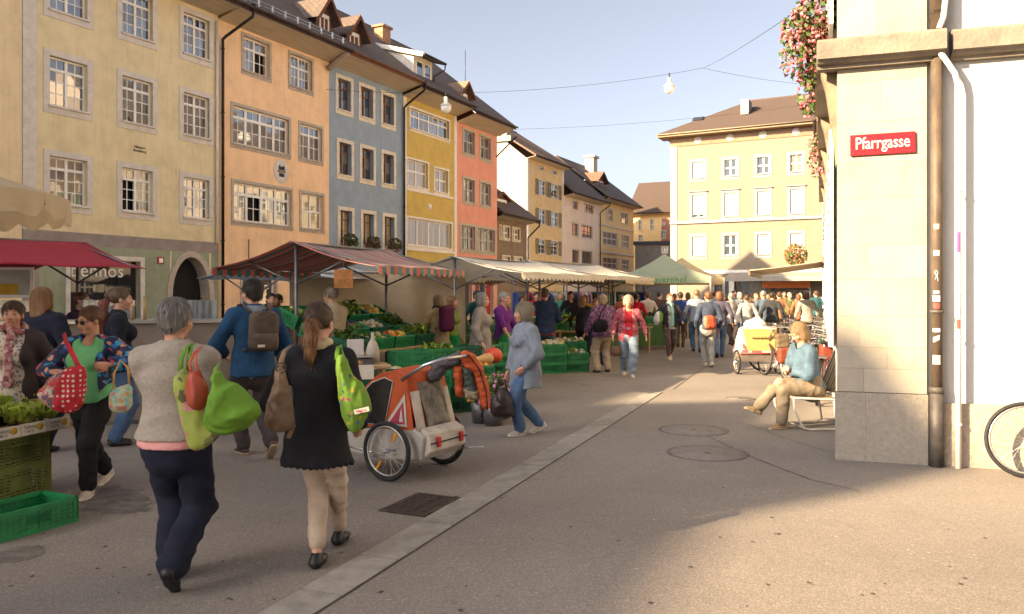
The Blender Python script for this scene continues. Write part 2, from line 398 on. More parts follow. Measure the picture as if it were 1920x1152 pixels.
    def shutters(s, wo, u0, u1, z0, z1, m, w=None, sides=(0, 1), trim=.16):
        w = w or (u1-u0-2*trim)/2
        for k in sides:
            x0 = u0-w+trim*.3 if k == 0 else u1-trim*.3
            b = MB(); b.box((x0, -.075, z0+.1), (x0+.05, -.04, z1-.08)); b.box((x0+w-.05, -.075, z0+.1), (x0+w, -.04, z1-.08))
            b.box((x0+.05, -.074, z0+.1), (x0+w-.05, -.041, z0+.16)); b.box((x0+.05, -.074, z1-.14), (x0+w-.05, -.041, z1-.08)); b.box((x0+.05, -.074, (z0+z1)/2-.03), (x0+w-.05, -.041, (z0+z1)/2+.03))
            n = int((z1-z0)/.11)
            for i in range(n):
                z = z0+.16+(z1-z0-.3)*(i+.5)/n
                b.add([(x0+.05, -.066, z-.035), (x0+w-.05, -.066, z-.035), (x0+w-.05, -.044, z+.03), (x0+.05, -.044, z+.03)], [(0, 1, 2, 3)])
            b.build('shutter', m, wo)
    def roof(s, ze, over=1.2, pitch=38, ridge=5.5, tile=None, u0=0, u1=None, back=True, gut=True, boards=8, gm=None, soff=None, zw=None, hip=(0, 0)):
        """eaves with boarded soffit, gutter and tiled slopes; ze = height of the eaves edge, zw = where the soffit meets the wall"""
        u1 = s.L if u1 is None else u1; zw = ze-.25 if zw is None else zw
        if over > .3 and boards:
            un = {}
            for i in range(boards):
                t0, t1 = i/boards, (i+1)/boards
                b = MB(); y0, y1 = -over*t0, -over*t1+.008; za, zb = zw+(ze-.08-zw)*t0, zw+(ze-.08-zw)*t1
                b.add([(u0, y0, za), (u1, y0, za), (u1, y1, zb), (u0, y1, zb), (u0, y0, za+.03), (u1, y0, za+.03), (u1, y1, zb+.03), (u0, y1, zb+.03)],
                      [(0, 1, 2, 3), (4, 7, 6, 5), (0, 4, 5, 1), (2, 6, 7, 3), (1, 5, 6, 2), (0, 3, 7, 4)])
                b.build('soffit_board', soff or M_SOFFIT, s.root)
            MB().box((u0, -over-.03, ze-.14), (u1, -over, ze+.02)).build('fascia', gm or M_COPPER, s.root)
        P = math.tan(R(pitch)); rise = (ridge+over)*P; ln = math.hypot(ridge+over, rise)
        h0, h1 = hip
        b = MB(); q = [(u0, 0), (u1, 0), (u1-h1, ln), (u0+h0, ln)]
        b.add([(x, y, z) for z in (-.16, 0) for x, y in q], [(3, 2, 1, 0), (4, 5, 6, 7), (0, 1, 5, 4), (1, 2, 6, 5), (2, 3, 7, 6), (3, 0, 4, 7)])
        ro = b.build('roof', tile or M_TILE, s.root, (0, -over-.06, ze+.06), (R(pitch), 0, 0))
        if back:
            q = [(u0, 0), (u1, 0), (u1-h0, ln), (u0+h1, ln)]; b = MB(); b.add([(x, y, z) for z in (-.16, 0) for x, y in q], [(3, 2, 1, 0), (4, 5, 6, 7), (0, 1, 5, 4), (1, 2, 6, 5), (2, 3, 7, 6), (3, 0, 4, 7)])
            b.build('back_roof', tile or M_TILE, s.root, (u1+u0, 2*ridge+over+.06, ze+.06), (R(pitch), 0, R(180)))
        zr = ze+.06+rise
        MB().tube([(u0+h0, ridge, zr), (u1-h1, ridge, zr)], .1, 8).build('ridge_tiles', tile or M_TILE, s.root)
        if not hip[0]:                                  # gable triangles
            b = MB()
            for x in (u0+.02, u1-.02): b.add([(x, 0, zw), (x, 2*ridge, zw), (x, ridge, zr-.1), (x, -over*.1, zw)], [(0, 1, 2)])
            b.build('gable', s.gm if hasattr(s, 'gm') else M_CREAMT, s.root)
        if gut:
            g = MB(); n = 7; y = -over-.12
            prof = [(y+.075*math.cos(a), ze+.02-.075*math.sin(a)) for a in [math.pi*k/n for k in range(n+1)]]
            vs = [(x, py_, pz) for x in (u0, u1) for py_, pz in prof]
            g.add(vs, [(k, k+1, n+2+k, n+1+k) for k in range(n)], 0, True)
            g.build('gutter', gm or M_COPPER, s.root, solid=.008)
        s.ze, s.over, s.P, s.zr, s.ridge = ze, over, P, zr, ridge
        return ro
    def roof_z(s, y): return s.ze+.06+(s.over+.06+y)*s.P
    def downpipe(s, u, zt, zb=0.0, out=.12, over=None, m=None, r=.055, ub=None):
        over = s.over if over is None else over; ub = u if ub is None else ub
        b = MB(); b.tube([(u, -over-.1, zt), (u, -over-.1, zt-.25), (u, -over-.06, zt-.34), (ub+(u-ub)*.12, -out-.12, zt-1.0), (ub, -out, zt-1.12), (ub, -out, zt-1.3), (ub, -out, zb)], r, 8)
        for z in np.arange(zb+1.2, zt-1.4, 2.4): b.tube([(ub, -out, z), (ub, -out, z+.05)], r+.018, 8)
        b.tube([(u, -over-.1, zt-.12), (u, -over-.1, zt+.12)], [r*1.2, r*1.9], 8)
        return b.build('downpipe', m or M_PIPE, s.root)
    def gable_dormer(s, u0, u1, zb, ze, za, y0=0.0, over=.3, wall=None, side=None, tile=None, wh=None, glass=None):
        b = MB(); um = (u0+u1)/2
        yb = lambda z: max(y0+.3, (z-s.ze-.06)/s.P-s.over-.06)      # where the roof reaches height z
        b.add([(u0, y0, zb), (u1, y0, zb), (u1, y0, ze), (um, y0, za-.1), (u0, y0, ze)], [(0, 1, 2, 3, 4)])
        d = b.build('dormer', wall or M_TIMBER, s.root)
        for x in (u0, u1): MB().add([(x, y0, zb), (x, y0, ze), (x, yb(ze), ze), (x, yb(zb), zb)], [(0, 1, 2, 3)]).build('side_boards', side or M_SLATEW, d)
        rb = MB(); o = over
        for sg in (-1, 1):
            ex = um+sg*((u1-u0)/2+o*.7); sl = (za-ze)/((u1-u0)/2); ez = za-sl*abs(ex-um)
            rb.add([(um, y0-o, za), (ex, y0-o, ez), (ex, yb(ez), ez), (um, yb(za), za), (um, y0-o, za+.09), (ex, y0-o, ez+.09), (ex, yb(ez), ez+.09), (um, yb(za), za+.09)],
                   [(0, 1, 2, 3), (4, 7, 6, 5), (0, 4, 5, 1), (1, 5, 6, 2), (3, 2, 6, 7)])
        rb.build('dormer_roof', tile or M_TILE, d)
        bb = MB()
        for sg in (-1, 1): bb.bar((um, y0-over-.02, za-.03), (um+sg*((u1-u0)/2+over*.7), y0-over-.02, za-.03-(za-ze)/((u1-u0)/2)*((u1-u0)/2+over*.7)), .03, .14)
        bb.build('barge_board', wall or M_TIMBER, d)
        w = (u1-u0)*.62; zt = ze-.02; wb = zb+.12
        fb = MB(); fb.box((um-w/2, y0-.04, wb), (um-w/2+.06, y0, zt)); fb.box((um+w/2-.06, y0-.04, wb), (um+w/2, y0, zt)); fb.box((um-w/2+.06, y0-.04, wb), (um+w/2-.06, y0, wb+.06)); fb.box((um-w/2+.06, y0-.05, zt-.16), (um+w/2-.06, y0, zt)); fb.box((um-.02, y0-.035, wb), (um+.02, y0, zt))
        fo = fb.build('dormer_window', M_SASH, d)
        return d

FD = Vector((.452, .892)); F0 = Vector((-13.7, 24.7))
def fs(px):
    r = (px-960.0)/FPX; return (F0.y*r-F0.x)/(FD.x-FD.y*r)
def fpt(s): return F0+FD*s
# ---------------------------------------------------------------- ground
m, nt, p, L = mat_new('asphalt'); p.inputs['Roughness'].default_value = .88; p.inputs['Specular IOR Level'].default_value = .3
tc = N(nt, 'ShaderNodeTexCoord')
a = N(nt, 'ShaderNodeTexNoise', Scale=.35, Detail=6, Roughness=.6); L(tc.outputs['Object'], a.inputs['Vector'])
r1 = ramp(nt, [(.3, (.165, .141, .125)), (.5, (.205, .177, .156)), (.72, (.24, .208, .18))]); L(a.outputs[0], r1.inputs[0])
g = N(nt, 'ShaderNodeTexVoronoi', Scale=120, Randomness=1); L(tc.outputs['Object'], g.inputs['Vector'])
sep = N(nt, 'ShaderNodeSeparateColor'); L(g.outputs['Color'], sep.inputs[0])
r2 = ramp(nt, [(0, (.55, .55, .56)), (.45, (.88, .88, .88)), (.8, (1.15, 1.12, 1.08)), (1, (1.75, 1.65, 1.5))]); L(sep.outputs[0], r2.inputs[0])
mx = N(nt, 'ShaderNodeMix', data_type='RGBA', blend_type='MULTIPLY'); mx.inputs[0].default_value = .55; L(r1.outputs[0], mx.inputs[6]); L(r2.outputs[0], mx.inputs[7])
st = N(nt, 'ShaderNodeTexNoise', Scale=1.1, Detail=5, Roughness=.75); L(tc.outputs['Object'], st.inputs['Vector'])
r3 = ramp(nt, [(.60, (1, 1, 1)), (.72, (.78, .77, .76))]); L(st.outputs[0], r3.inputs[0])
m2 = N(nt, 'ShaderNodeMix', data_type='RGBA', blend_type='MULTIPLY'); m2.inputs[0].default_value = 1; L(mx.outputs[2], m2.inputs[6]); L(r3.outputs[0], m2.inputs[7]); L(m2.outputs[2], p.inputs['Base Color'])
nb = N(nt, 'ShaderNodeTexNoise', Scale=70, Detail=3); L(tc.outputs['Object'], nb.inputs['Vector'])
bp = N(nt, 'ShaderNodeBump', Strength=.5, Distance=.008); L(nb.outputs[0], bp.inputs['Height']); L(bp.outputs[0], p.inputs['Normal'])
M_ASPH = m
tag(MB().quad((-400, -400, 0), (400, -400, 0), (400, 500, 0), (-400, 500, 0)).build('ground', M_ASPH), kind='structure')
# strip of pale stone slabs
a0 = gp(493, 1147).xy; sd = Vector((.3575, .934)); sn = Vector((sd.y, -sd.x)); wd = .27
M_SLAB = mat('strip_stone', (.285, .255, .222), .85, .14, 6, .4, 60)
M_SLAB2 = mat('strip_stone_b', (.255, .228, .20), .85, .14, 6, .4, 60)
strip = tag(MB().add([(*(a0+sd*t+sn*w), .003) for t, w in ((-6, -.012), (-6, wd+.012), (9.9, wd+.012), (9.9, -.012))], [(0, 1, 2, 3)]).build('paving_strip', mat('joint_dark', (.055, .05, .046), .95)), kind='structure')
rr = random.Random(3); t = -6.0
while t < 9.7:
    ln = rr.choice((.62, .8, .95, 1.1)); ln = min(ln, 9.85-t)
    q = [(*(a0+sd*x+sn*w), z) for z in (.001, .007+rr.uniform(0, .003)) for x, w in ((t+.006, .0), (t+.006, wd), (t+ln-.006, wd), (t+ln-.006, .0))]
    MB().add(q, [(4, 5, 6, 7), (0, 1, 5, 4), (1, 2, 6, 5), (2, 3, 7, 6), (3, 0, 4, 7)]).build('paving_slab', rr.choice((M_SLAB, M_SLAB2)), strip); t += ln
def seam(pts, w, name='asphalt_joint'):
    b = MB(); P = [gp(*q) for q in pts]
    for A, B in zip(P[:-1], P[1:]):
        d = (B-A).normalized(); n = Vector((d.y, -d.x, 0))*w/2; b.add([A-n, A+n, B+n, B-n], [(0, 1, 2, 3)])
    o = b.build(name, MATS['joint_dark'], None, (0, 0, .004)); tag(o, kind='structure')
seam([(1262, 731), (1300, 703), (1345, 676)], .02)
seam([(1322, 815), (1330, 820), (1420, 862), (1520, 900), (1612, 922)], .012)
seam([(1110, 726), (1000, 700)], .015)
seam([(1400, 795), (1470, 822), (1570, 852)], .008)
# stains, patches and trodden gum on the asphalt
M_STAIN = mat('asphalt_damp', (.145, .125, .112), .7, .25, 9, .4, 70); M_PATCH = mat('asphalt_patch', (.15, .132, .118), .9, .2, 30, .5, 70)
def sheet(name, px, m, z=.0025, seed=0, n=5, amp=.05):
    rr_ = random.Random(seed); P = [gp(*q) for q in px]; out = []
    for A_, B_ in zip(P, P[1:]+P[:1]):
        for k in range(n): q = A_.lerp(B_, k/n); out.append((q.x+rr_.uniform(-amp, amp), q.y+rr_.uniform(-amp, amp), z))
    tag(MB().add(out, [tuple(range(len(out)))]).build(name, m), kind='structure')
sheet('damp_stain', [(150, 925), (215, 908), (292, 938), (286, 958), (210, 965), (150, 958)], M_STAIN, seed=1)
sheet('damp_stain', [(-40, 1045), (45, 1022), (95, 1030), (60, 1050), (-20, 1060)], M_STAIN, seed=2, amp=.03)
gb = MB(); rr = random.Random(8)
for k in range(230):
    q = gp(rr.uniform(-100, 1900), 620+530*rr.random()**.7); r_ = rr.uniform(.006, .017); gb.add([(q.x+r_*rr.uniform(.7, 1.2)*math.cos(a), q.y+r_*rr.uniform(.7, 1.2)*math.sin(a), .0035) for a in np.linspace(0, 6.28, 8)[:-1]], [tuple(range(7))], rr.randrange(2))
tag(gb.build('gum_spots', [MATS['joint_dark'], mat('gum_pale', (.30, .27, .24), .9)]), 'trodden gum and specks on the asphalt', 'dirt', None, 'stuff')
# gully grate
M_IRON = mat('cast_iron', (.085, .06, .048), .6, .3, 12, .3, 50, metal=.5)
c = [gp(722, 955), gp(795, 970), gp(860, 938), gp(780, 928)]; o = sum(c, Vector())/4; ux = ((c[2]-c[1])+(c[3]-c[0])).normalized(); uy = Vector((-ux.y, ux.x, 0))
M = Matrix(((ux.x, uy.x, 0, o.x), (ux.y, uy.y, 0, o.y), (0, 0, 1, 0), (0, 0, 0, 1)))
g = empty('drain_grate', o, math.atan2(ux.y, ux.x), 'rusty cast iron drain grate beside the pale stone strip', 'drain grate')
wx, wy = .58, .40
b = MB(); b.box((-wx/2, -wy/2, .001), (wx/2, -wy/2+.035, .012)); b.box((-wx/2, wy/2-.035, .001), (wx/2, wy/2, .012)); b.box((-wx/2, -wy/2+.035, .001), (-wx/2+.035, wy/2-.035, .012)); b.box((wx/2-.035, -wy/2+.035, .001), (wx/2, wy/2-.035, .012)); b.build('frame', M_IRON, g)
MB().box((-wx/2+.03, -wy/2+.03, .0035), (wx/2-.03, wy/2-.03, .0045)).build('pit', mat('pit_shade', (.006, .006, .006), 1), g)  # flat black sheet stands in for the shade down the drain
bar = MB(); bar.box((-.017, -wy/2+.035, .0046), (.017, wy/2-.035, .0118)); me = bar.mesh('bar', M_IRON)
for k in range(9): link('bar', me, None, g, (-wx/2+.075+k*(wx-.15)/8, 0, 0))
M_COVER = mat('cover_stone', (.19, .16, .14), .8, .14, 8, .4, 50)
for px, py, r, lab in ((1300, 807, .385, 'round manhole cover nearer the seated person'), (1326, 850, .385, 'round manhole cover between the paving strip and the stone corner pier'), (1388, 748, .2, 'small round cover by the outstretched foot')):
    g = empty('manhole_cover', gp(px, py), 0, lab, 'manhole cover', 'manhole covers')
    MB().lathe([(r+.03, .001), (r+.03, .006), (r, .007), (r-.006, .003)], 40).build('rim', mat('cover_rim', (.14, .118, .105), .8, .2, 12, .3), g)
    MB().lathe([(0, .0062), (r-.012, .006), (r-.008, .002)], 40).build('lid', M_COVER, g)
    MB().lathe([(0, .0085), (.03, .0085), (.035, .006)], 10).build('lifting_eye', M_IRON, g)
# ---------------------------------------------------------------- the row of painted houses on the shaded side
# green house with the arched gateway
h = House('town_house', fpt(fs(42)), fpt(fs(409)), 'tall olive green town house with white framed windows and an arched gateway')
gm = h.gm = wall_mat('plaster_olive', (.74, .63, .40), .16)
Z = h.u
for zb, zt, gl in ((10.0, 11.9, [G_GREY, G_DARK, G_SLATE]), (7.1, 9.03, [G_DARK, G_SLATE, G_GREY]), (4.13, 6.0, [G_CURT, G_SLATE, G_CURT])):
    for a, b in ((81, 173.5), (219, 294.5), (335.5, 399.5)):
        op = (0,) if zb < 5 and a == 219 else ()
        h.window(Z(a), Z(b), zb, zt, .19, M_TRIM, M_SASH, gl if a < 300 or zb > 5 else [G_GREY, G_DARK], 2, 2, (.9, 1, 1, 1) if not op else (.9, 1, 1, 1), opened=op, sill=.11)
GFZ = 3.12
h.holes.append((Z(130), Z(262), .0, 2.7)); h.holes.append((Z(322), Z(392), .0, 2.96))
h.wall(gm, 12.05)
b = MB(); b.box((0, -.025, GFZ+.02), (h.L, .01, GFZ+.42)); b.box((0, -.024, 0), (Z(72), .01, GFZ+.02)); b.build('ground_floor_band', mat('mauve_band', (.30, .25, .235), .9, .12, 2, .2), h.root)
b = MB(); b.box((0, -.028, GFZ+.42), (Z(68), .012, 11.95)); b.build('corner_strip', M_TRIM, h.root)
b = MB()
for a, c, z0, z1 in ((Z(72), Z(130), 0, GFZ+.02), (Z(262), Z(318), 0, GFZ+.02), (Z(396), h.L, 0, GFZ+.02), (Z(130), Z(262), 2.72, GFZ+.02)): b.box((a, -.016, z0), (c, .012, z1))
def arch(b, u0, u1, zs, zt, y0, y1, w, seg=14, mi=0):
    um, rr = (u0+u1)/2, (u1-u0)/2
    pi = [(um-rr*math.cos(math.pi*k/seg), zs+(zt-zs)*math.sin(math.pi*k/seg)) for k in range(seg+1)]
    po = [(um-(rr+w)*math.cos(math.pi*k/seg), zs+(zt-zs+w)*math.sin(math.pi*k/seg)) for k in range(seg+1)]
    for k in range(seg):
        (a, c), (d, e) = pi[k], pi[k+1]; (f, g_), (i, j) = po[k], po[k+1]
        b.add([(a, y0, c), (d, y0, e), (i, y0, j), (f, y0, g_), (a, y1, c), (d, y1, e), (i, y1, j), (f, y1, g_)], [(0, 1, 2, 3), (0, 4, 5, 1), (3, 2, 6, 7)], mi)
    return pi
ua, ub = Z(322), Z(392)
pi = arch(MB(), ua, ub, 1.55, 2.95, 0, .1, .2)
g2 = MB()                              # green plaster round the arch
for k in range(len(pi)-1): g2.quad((pi[k][0], -.016, pi[k][1]), (pi[k+1][0], -.016, pi[k+1][1]), (pi[k+1][0], -.016, GFZ+.02), (pi[k][0], -.016, GFZ+.02))
b.v += [] ; off = len(b.v); b.v += g2.v; b.f += [tuple(i+off for i in f) for f in g2.f]; b.mi += g2.mi; b.sm += g2.sm
b.build('green_ground_floor', wall_mat('plaster_sage', (.31, .34, .24), .2), h.root)
b = MB(); arch(b, ua, ub, 1.55, 2.95, -.05, .5, .22); b.box((ua-.22, -.05, 0), (ua, .5, 1.55)); b.box((ub, -.05, 0), (ub+.22, .5, 1.55)); b.build('arch_surround', M_STONE, h.root)
gt = MB().box((ua, .45, 0), (ub, .5, 2.9)).build('gateway', M_INSIDE, h.root)  # dark sheet stands in for the shade in the passage
b = MB()
for k in range(14): x = ua+(ub-ua)*(k+.5)/14; b.tube([(x, .4, 0), (x, .4, 1.5)], .014, 5)
for z in (.3, 1.45): b.bar((ua, .4, z), (ub, .4, z), .03)
b.build('gate_bars', M_PIPE, gt)
b = MB(); b.box((Z(130)-.14, -.06, 0), (Z(130), .3, 2.75)); b.box((Z(262), -.06, 0), (Z(262)+.16, .3, 2.75)); b.box((Z(130)-.14, -.06, 2.72), (Z(262)+.16, .3, 2.86)); sf = b.build('shop_front', M_TRIM, h.root)
MB().box((Z(130), .2, 0), (Z(262), .22, 2.72)).build('shop_glass', glass_mat('shop_glass_dim', (.025, .025, .028), 1.35), sf)
text_part('bennos', .62, mat('sign_white', (.75, .75, .72), .6, .02), sf, ((Z(130)+Z(232))/2+.15, .19, 2.36), (R(90), 0, 0), spacing=1.05)
text_part('Hinterer\nBrandberg', .12, mat('sign_dark', (.06, .06, .05), .8, .02), h.root, (Z(262), -.012, 6.5), (R(90), 0, 0), name='house_name')
b = MB(); b.cbox((Z(300), -.03, 2.78), (.26, .05, .24)); so = b.build('number_plate', mat('plate_red', (.35, .03, .03), .5), h.root); MB().cbox((Z(300), -.057, 2.78), (.16, .006, .15)).build('plate_field', M_SASH, so)
h.roof(12.3, 1.2, 38, 5.5)
h.downpipe(Z(475, 1.3), 12.3, ub=h.L+.12)
MB().tube([(h.L-.12, -.08, 3.5), (h.L-.12, -.08, 11.8)], .05, 8).build('white_downpipe', M_TRIMW, h.root)

# cream house at the frame's edge, and three houses further up the street, unseen, roof heights set for their shadows
def plain_house(A, B, he, label, wm, tile=None, over=1.0, nw=3, fl=(1.2, 4.2, 7.1, 10.0), hw=1.75, ww=1.15, ridge=5.5, pitch=38, name='town_house', depth=11, tm=None, gl=None, panes=False, timber=False, cas=2, door=True, gut=True, sh=None):
    h = House(name, A, B, label); h.gm = wm
    for z in fl:
        if z+hw > he-.3: continue
        for k in range(nw):
            u = h.L*(k+.5)/nw; wo = h.window(u-ww/2-.13, u+ww/2+.13, z, z+hw, .14, tm or M_TRIM, M_SASH, gl or [G_DARK, G_GREY], cas, 2, (.8, 1, 1), panes=panes)
            if sh and z > 2: h.shutters(wo, u-ww/2-.13, u+ww/2+.13, z, z+hw, sh, .5)
    h.wall(wm, he, depth)
    if timber:
        b = MB(); n = nw*2
        for z in [f-.35 for f in fl if f > 2]+[he-.2]: b.box((0, -.05, z-.1), (h.L, -.002, z+.1))
        for k in range(n+1): u = h.L*k/n; b.box((max(0, u-.09), -.047, 2.8), (min(h.L, u+.09), -.003, he-.3))
        for k in range(0, n, 2):
            for z in fl[1:]: b.bar((h.L*k/n+.1, -.025, z-.25), (h.L*(k+1)/n-.6, -.025, z+2.2), .16, .04, (0, 1, 0))
        b.build('timber_frame', M_TIMBER, h.root)
    h.roof(he+.25, over, pitch, ridge, tile, boards=4, gut=gut)
    return h
cream = plain_house(fpt(-10.5), fpt(fs(42)-.01), 13.0, 'cream plaster house at the edge beside the olive green house', wall_mat('plaster_cream', (.78, .63, .40), .15), nw=3, fl=(4.1, 7.1, 10.0))
plain_house(fpt(-19), fpt(-10.6), 11.7, 'grey house up the row beyond the cream house', wall_mat('plaster_grey', (.45, .42, .38)), nw=4, pitch=34)
plain_house(fpt(-34), fpt(-19.1), 13.05, 'unseen ochre house up the row, eaves height set for its shadow', wall_mat('plaster_ochre2', (.5, .36, .18)), nw=6, pitch=34)
h = plain_house(fpt(-41.4), fpt(-34.1), 13.0, 'unseen pale house up the row, gable shaped for its shadow', wall_mat('plaster_pale', (.55, .50, .42)), nw=3, pitch=34)
g = [(.03, 13.2), (.05, 15.9), (.1, 17.0), (.6, 17.75), (1.6, 18.2), (2.9, 17.5), (4.3, 16.5), (5.6, 15.4), (6.6, 14.4), (7.0, 13.2)]  # unseen gable, outline shaped for the shadow edge on pier and ground
b = MB(); n = len(g); b.add([(x, y, z) for y in (-.02, .5) for x, z in g], [tuple(range(n)), tuple(reversed(range(n, 2*n)))]+[(i, n+i, n+(i+1) % n, (i+1) % n) for i in range(n)]); b.build('shadow_gable', MATS['plaster_pale'], h.root)
plain_house(fpt(-62), fpt(-41.45), 15.25, 'unseen long cream house up the row, eaves raised for its shadow', wall_mat('plaster_cream', (.62, .48, .27), .15), nw=7, pitch=34)  # unseen, height raised to place the foreground shadow edge

# peach house
h = House('town_house', fpt(fs(409)+.01), fpt(fs(617)), 'peach plaster town house with a round painted emblem and two roof dormers'); Z = h.u
h.gm = gm = wall_mat('plaster_peach', (.88, .60, .37), .14)
A_ = M_STONE
h.window(Z(452), Z(509), 10.17, 11.8, .12, A_, M_SASH, [G_SLATE, G_GREY], 2, (3, 2), (.9, 1.05, 1.05), opened=(1,), depth=.16)
h.window(Z(540), Z(588), 10.17, 11.8, .12, A_, M_SASH, [G_DARK, G_GREY, G_SLATE], 2, (3, 3), (1, 1, 1), depth=.16)
h.window(Z(432), Z(545), 7.23, 8.98, .12, A_, M_SASH, [G_GREY, G_DARK], 4, 2, (.7, 1, 1), fr=.07)
h.window(Z(559), Z(606), 7.23, 8.98, .12, A_, M_SASH, [G_GREY, G_DARK], 2, 2, (.7, 1, 1))
h.window(Z(433), Z(549), 4.26, 6.04, .12, A_, M_SASH, [G_GREY, G_DARK], 4, 2, (.75, 1, 1), fr=.07, opened=(1,))
h.window(Z(561), Z(608), 4.26, 6.04, .12, A_, M_SASH, [G_WARM, G_CURT], 2, 1, (1, 1))
h.window(Z(450), Z(520), .6, 2.6, .12, A_, M_SASH, [G_DARK], 2, 1, (1,)); h.window(Z(545), Z(600), .1, 2.6, .12, A_, M_SASH, [G_DARK], 2, 1, (1,))
h.wall(gm, 12.0)
uc, zc = Z(527), h.z(527, 322)
b = MB(); b.lathe([(0, .03), (.36, .03), (.42, .02), (.44, 0)], 28, M=Matrix.Translation((uc, -.002, zc)) @ Matrix.Rotation(R(90), 4, 'X') @ Matrix.Diagonal((1, 1.12, 1, 1))); em = b.build('emblem', M_TRIM, h.root)
b = MB()
for x, z, w, hh in ((0, .13, .34, .14), (0, 0, .44, .09), (0, -.15, .3, .15), (-.12, .2, .06, .1), (.12, .2, .06, .1)): b.cbox((uc+x, -.04, zc+z), (w, .012, hh))
b.build('emblem_figure', mat('emblem_navy', (.035, .03, .06), .8), em)
MB().cbox((uc, -.05, zc+.0), (.4, .01, .035)).build('emblem_band', mat('emblem_gold', (.45, .28, .07), .7), em)
MB().tube([(Z(463), -.1, 3.75), (Z(463), -.1, 3.0)], .02, 6).build('wall_hook', M_PIPE, h.root)
h.roof(12.3, 1.2, 38, 5.5, zw=11.92)
for a, c, ap, zb, ze, za in ((591.4, 619.5, 0, 12.95, 13.95, 14.65), (648, 676, 0, 12.95, 13.75, 14.45)): h.gable_dormer(Z(a), Z(c), zb, ze, za, -.05, .38)
b = MB()
for k in range(9): x = .4+k*(h.L-.6)/8; b.box((x-.02, -.98, 12.5), (x+.02, -.92, 12.86))
for z in (12.68, 12.82): b.tube([(.2, -.95, z), (h.L, -.95, z)], .014, 5)
b.build('snow_guard', mat('zinc', (.42, .42, .42), .4, .1, metal=.7), h.root)
ch = pt(717, 60, 45.5); ax = h.root.matrix_basis.inverted() @ Vector((ch.x, ch.y, 0))
b = MB(); b.cbox((ax.x, ax.y, 15.7), (.75, .6, 2.0)); b.cbox((ax.x, ax.y, 16.75), (.95, .8, .12)); b.build('chimney', mat('chimney_brick', (.42, .22, .13), .9, .25, 7, .4), h.root)
b = MB(); b.tube([(h.L-.15, -.05, 11.6), (h.L-.15, -.5, 11.82), (h.L-.15, -.95, 12.1), (h.L-.15, -1.2, 12.18)], .09, 6, flat=1.6); b.build('eaves_bracket', M_STONE, h.root)

# blue house
h = House('town_house', fpt(fs(617)+.01), fpt(fs(755)), 'slate blue town house with brown sashes and red geraniums on the sills'); Z = h.u
h.gm = gm = wall_mat('plaster_blue', (.29, .36, .44), .12)
BL = {}
for zb, zt, gl, xs in ((9.77, 11.58, [G_DARK, G_GREY], ((628.6, 662), (672, 703), (713.7, 741.7))), (6.83, 8.69, [G_SLATE, G_DARK], ((631, 663), (674, 704), (714.5, 742))), (3.74, 5.6, [G_WARM, G_CURT], ((632.5, 664), (676, 705), (716.7, 743)))):
    for a, c in xs: BL[(zb, a)] = h.window(Z(a), Z(c), zb, zt, .17, M_CREAMT, M_SASHB, gl, 2, 1, (.7, 1, 1), depth=.2, fr=.05)
h.window(Z(640), Z(735), .1, 2.7, .15, M_CREAMT, M_SASHB, [G_DARK], 4, 1, (.4, 1))
h.wall(gm, 11.95)
h.roof(12.25, 1.2, 38, 5.5, zw=11.85, gm=mat('rust_gutter', (.2, .085, .05), .6, .2, 5, .1, metal=.3))
h.downpipe(Z(797, 1.3), 12.2, ub=h.L-.03)
BLUE = h
# olive-yellow house
h = House('town_house', fpt(fs(755)+.01), fpt(fs(856)), 'mustard yellow town house with a long strip of top floor windows'); Z = h.u
h.gm = gm = wall_mat('plaster_mustard', (.58, .42, .12), .14)
h.window(Z(767), Z(843.5), 10.04, 11.34, .1, M_TRIMW, M_SASH, [G_GREY, G_DARK, G_SLATE], 4, 2, (.5, 1), sill=.14)
h.window(Z(761), Z(804), 7.05, 8.67, .1, M_TRIMW, M_SASH, [G_CURT, G_WARM], 2, 3, (.7, 1)); h.window(Z(813), Z(841.5), 7.05, 8.55, .1, M_TRIMW, M_SASH, [G_CURT, G_WARM], 2, 1, (.9, 1))
h.window(Z(761), Z(848), 3.98, 5.64, .1, M_TRIMW, M_SASH, [G_CURT, G_WARM, G_CURT], 4, 2, (1,))
h.window(Z(768), Z(800), .1, 2.7, .1, M_TRIMW, M_SASHG, [G_GREY], 1, 1, (1,)); h.window(Z(806), Z(846), .4, 2.7, .1, M_TRIMW, M_SASHG, [G_DARK], 2, 1, (1,))
h.wall(gm, 11.75)
b = MB(); b.box((.0, -.03, 0), (.3, .01, 11.7)); b.box((h.L-.28, -.03, 0), (h.L, .01, 11.7)); b.build('corner_strip', M_TRIMW, h.root)
MB().box((.3, -.06, 6.93), (h.L-.4, .0, 7.05)).build('sill_course', M_TRIMW, h.root); MB().box((.3, -.06, 3.86), (h.L-.3, .0, 3.98)).build('sill_course', M_TRIMW, h.root)
MB().lathe([(0, .05), (.13, .05), (.16, .0)], 20, M=Matrix.Translation((Z(806), -.002, h.z(806, 388))) @ Matrix.Rotation(R(90), 4, 'X')).build('wall_boss', M_TRIMW, h.root)
h.roof(12.1, 1.2, 38, 5.5, zw=11.7)
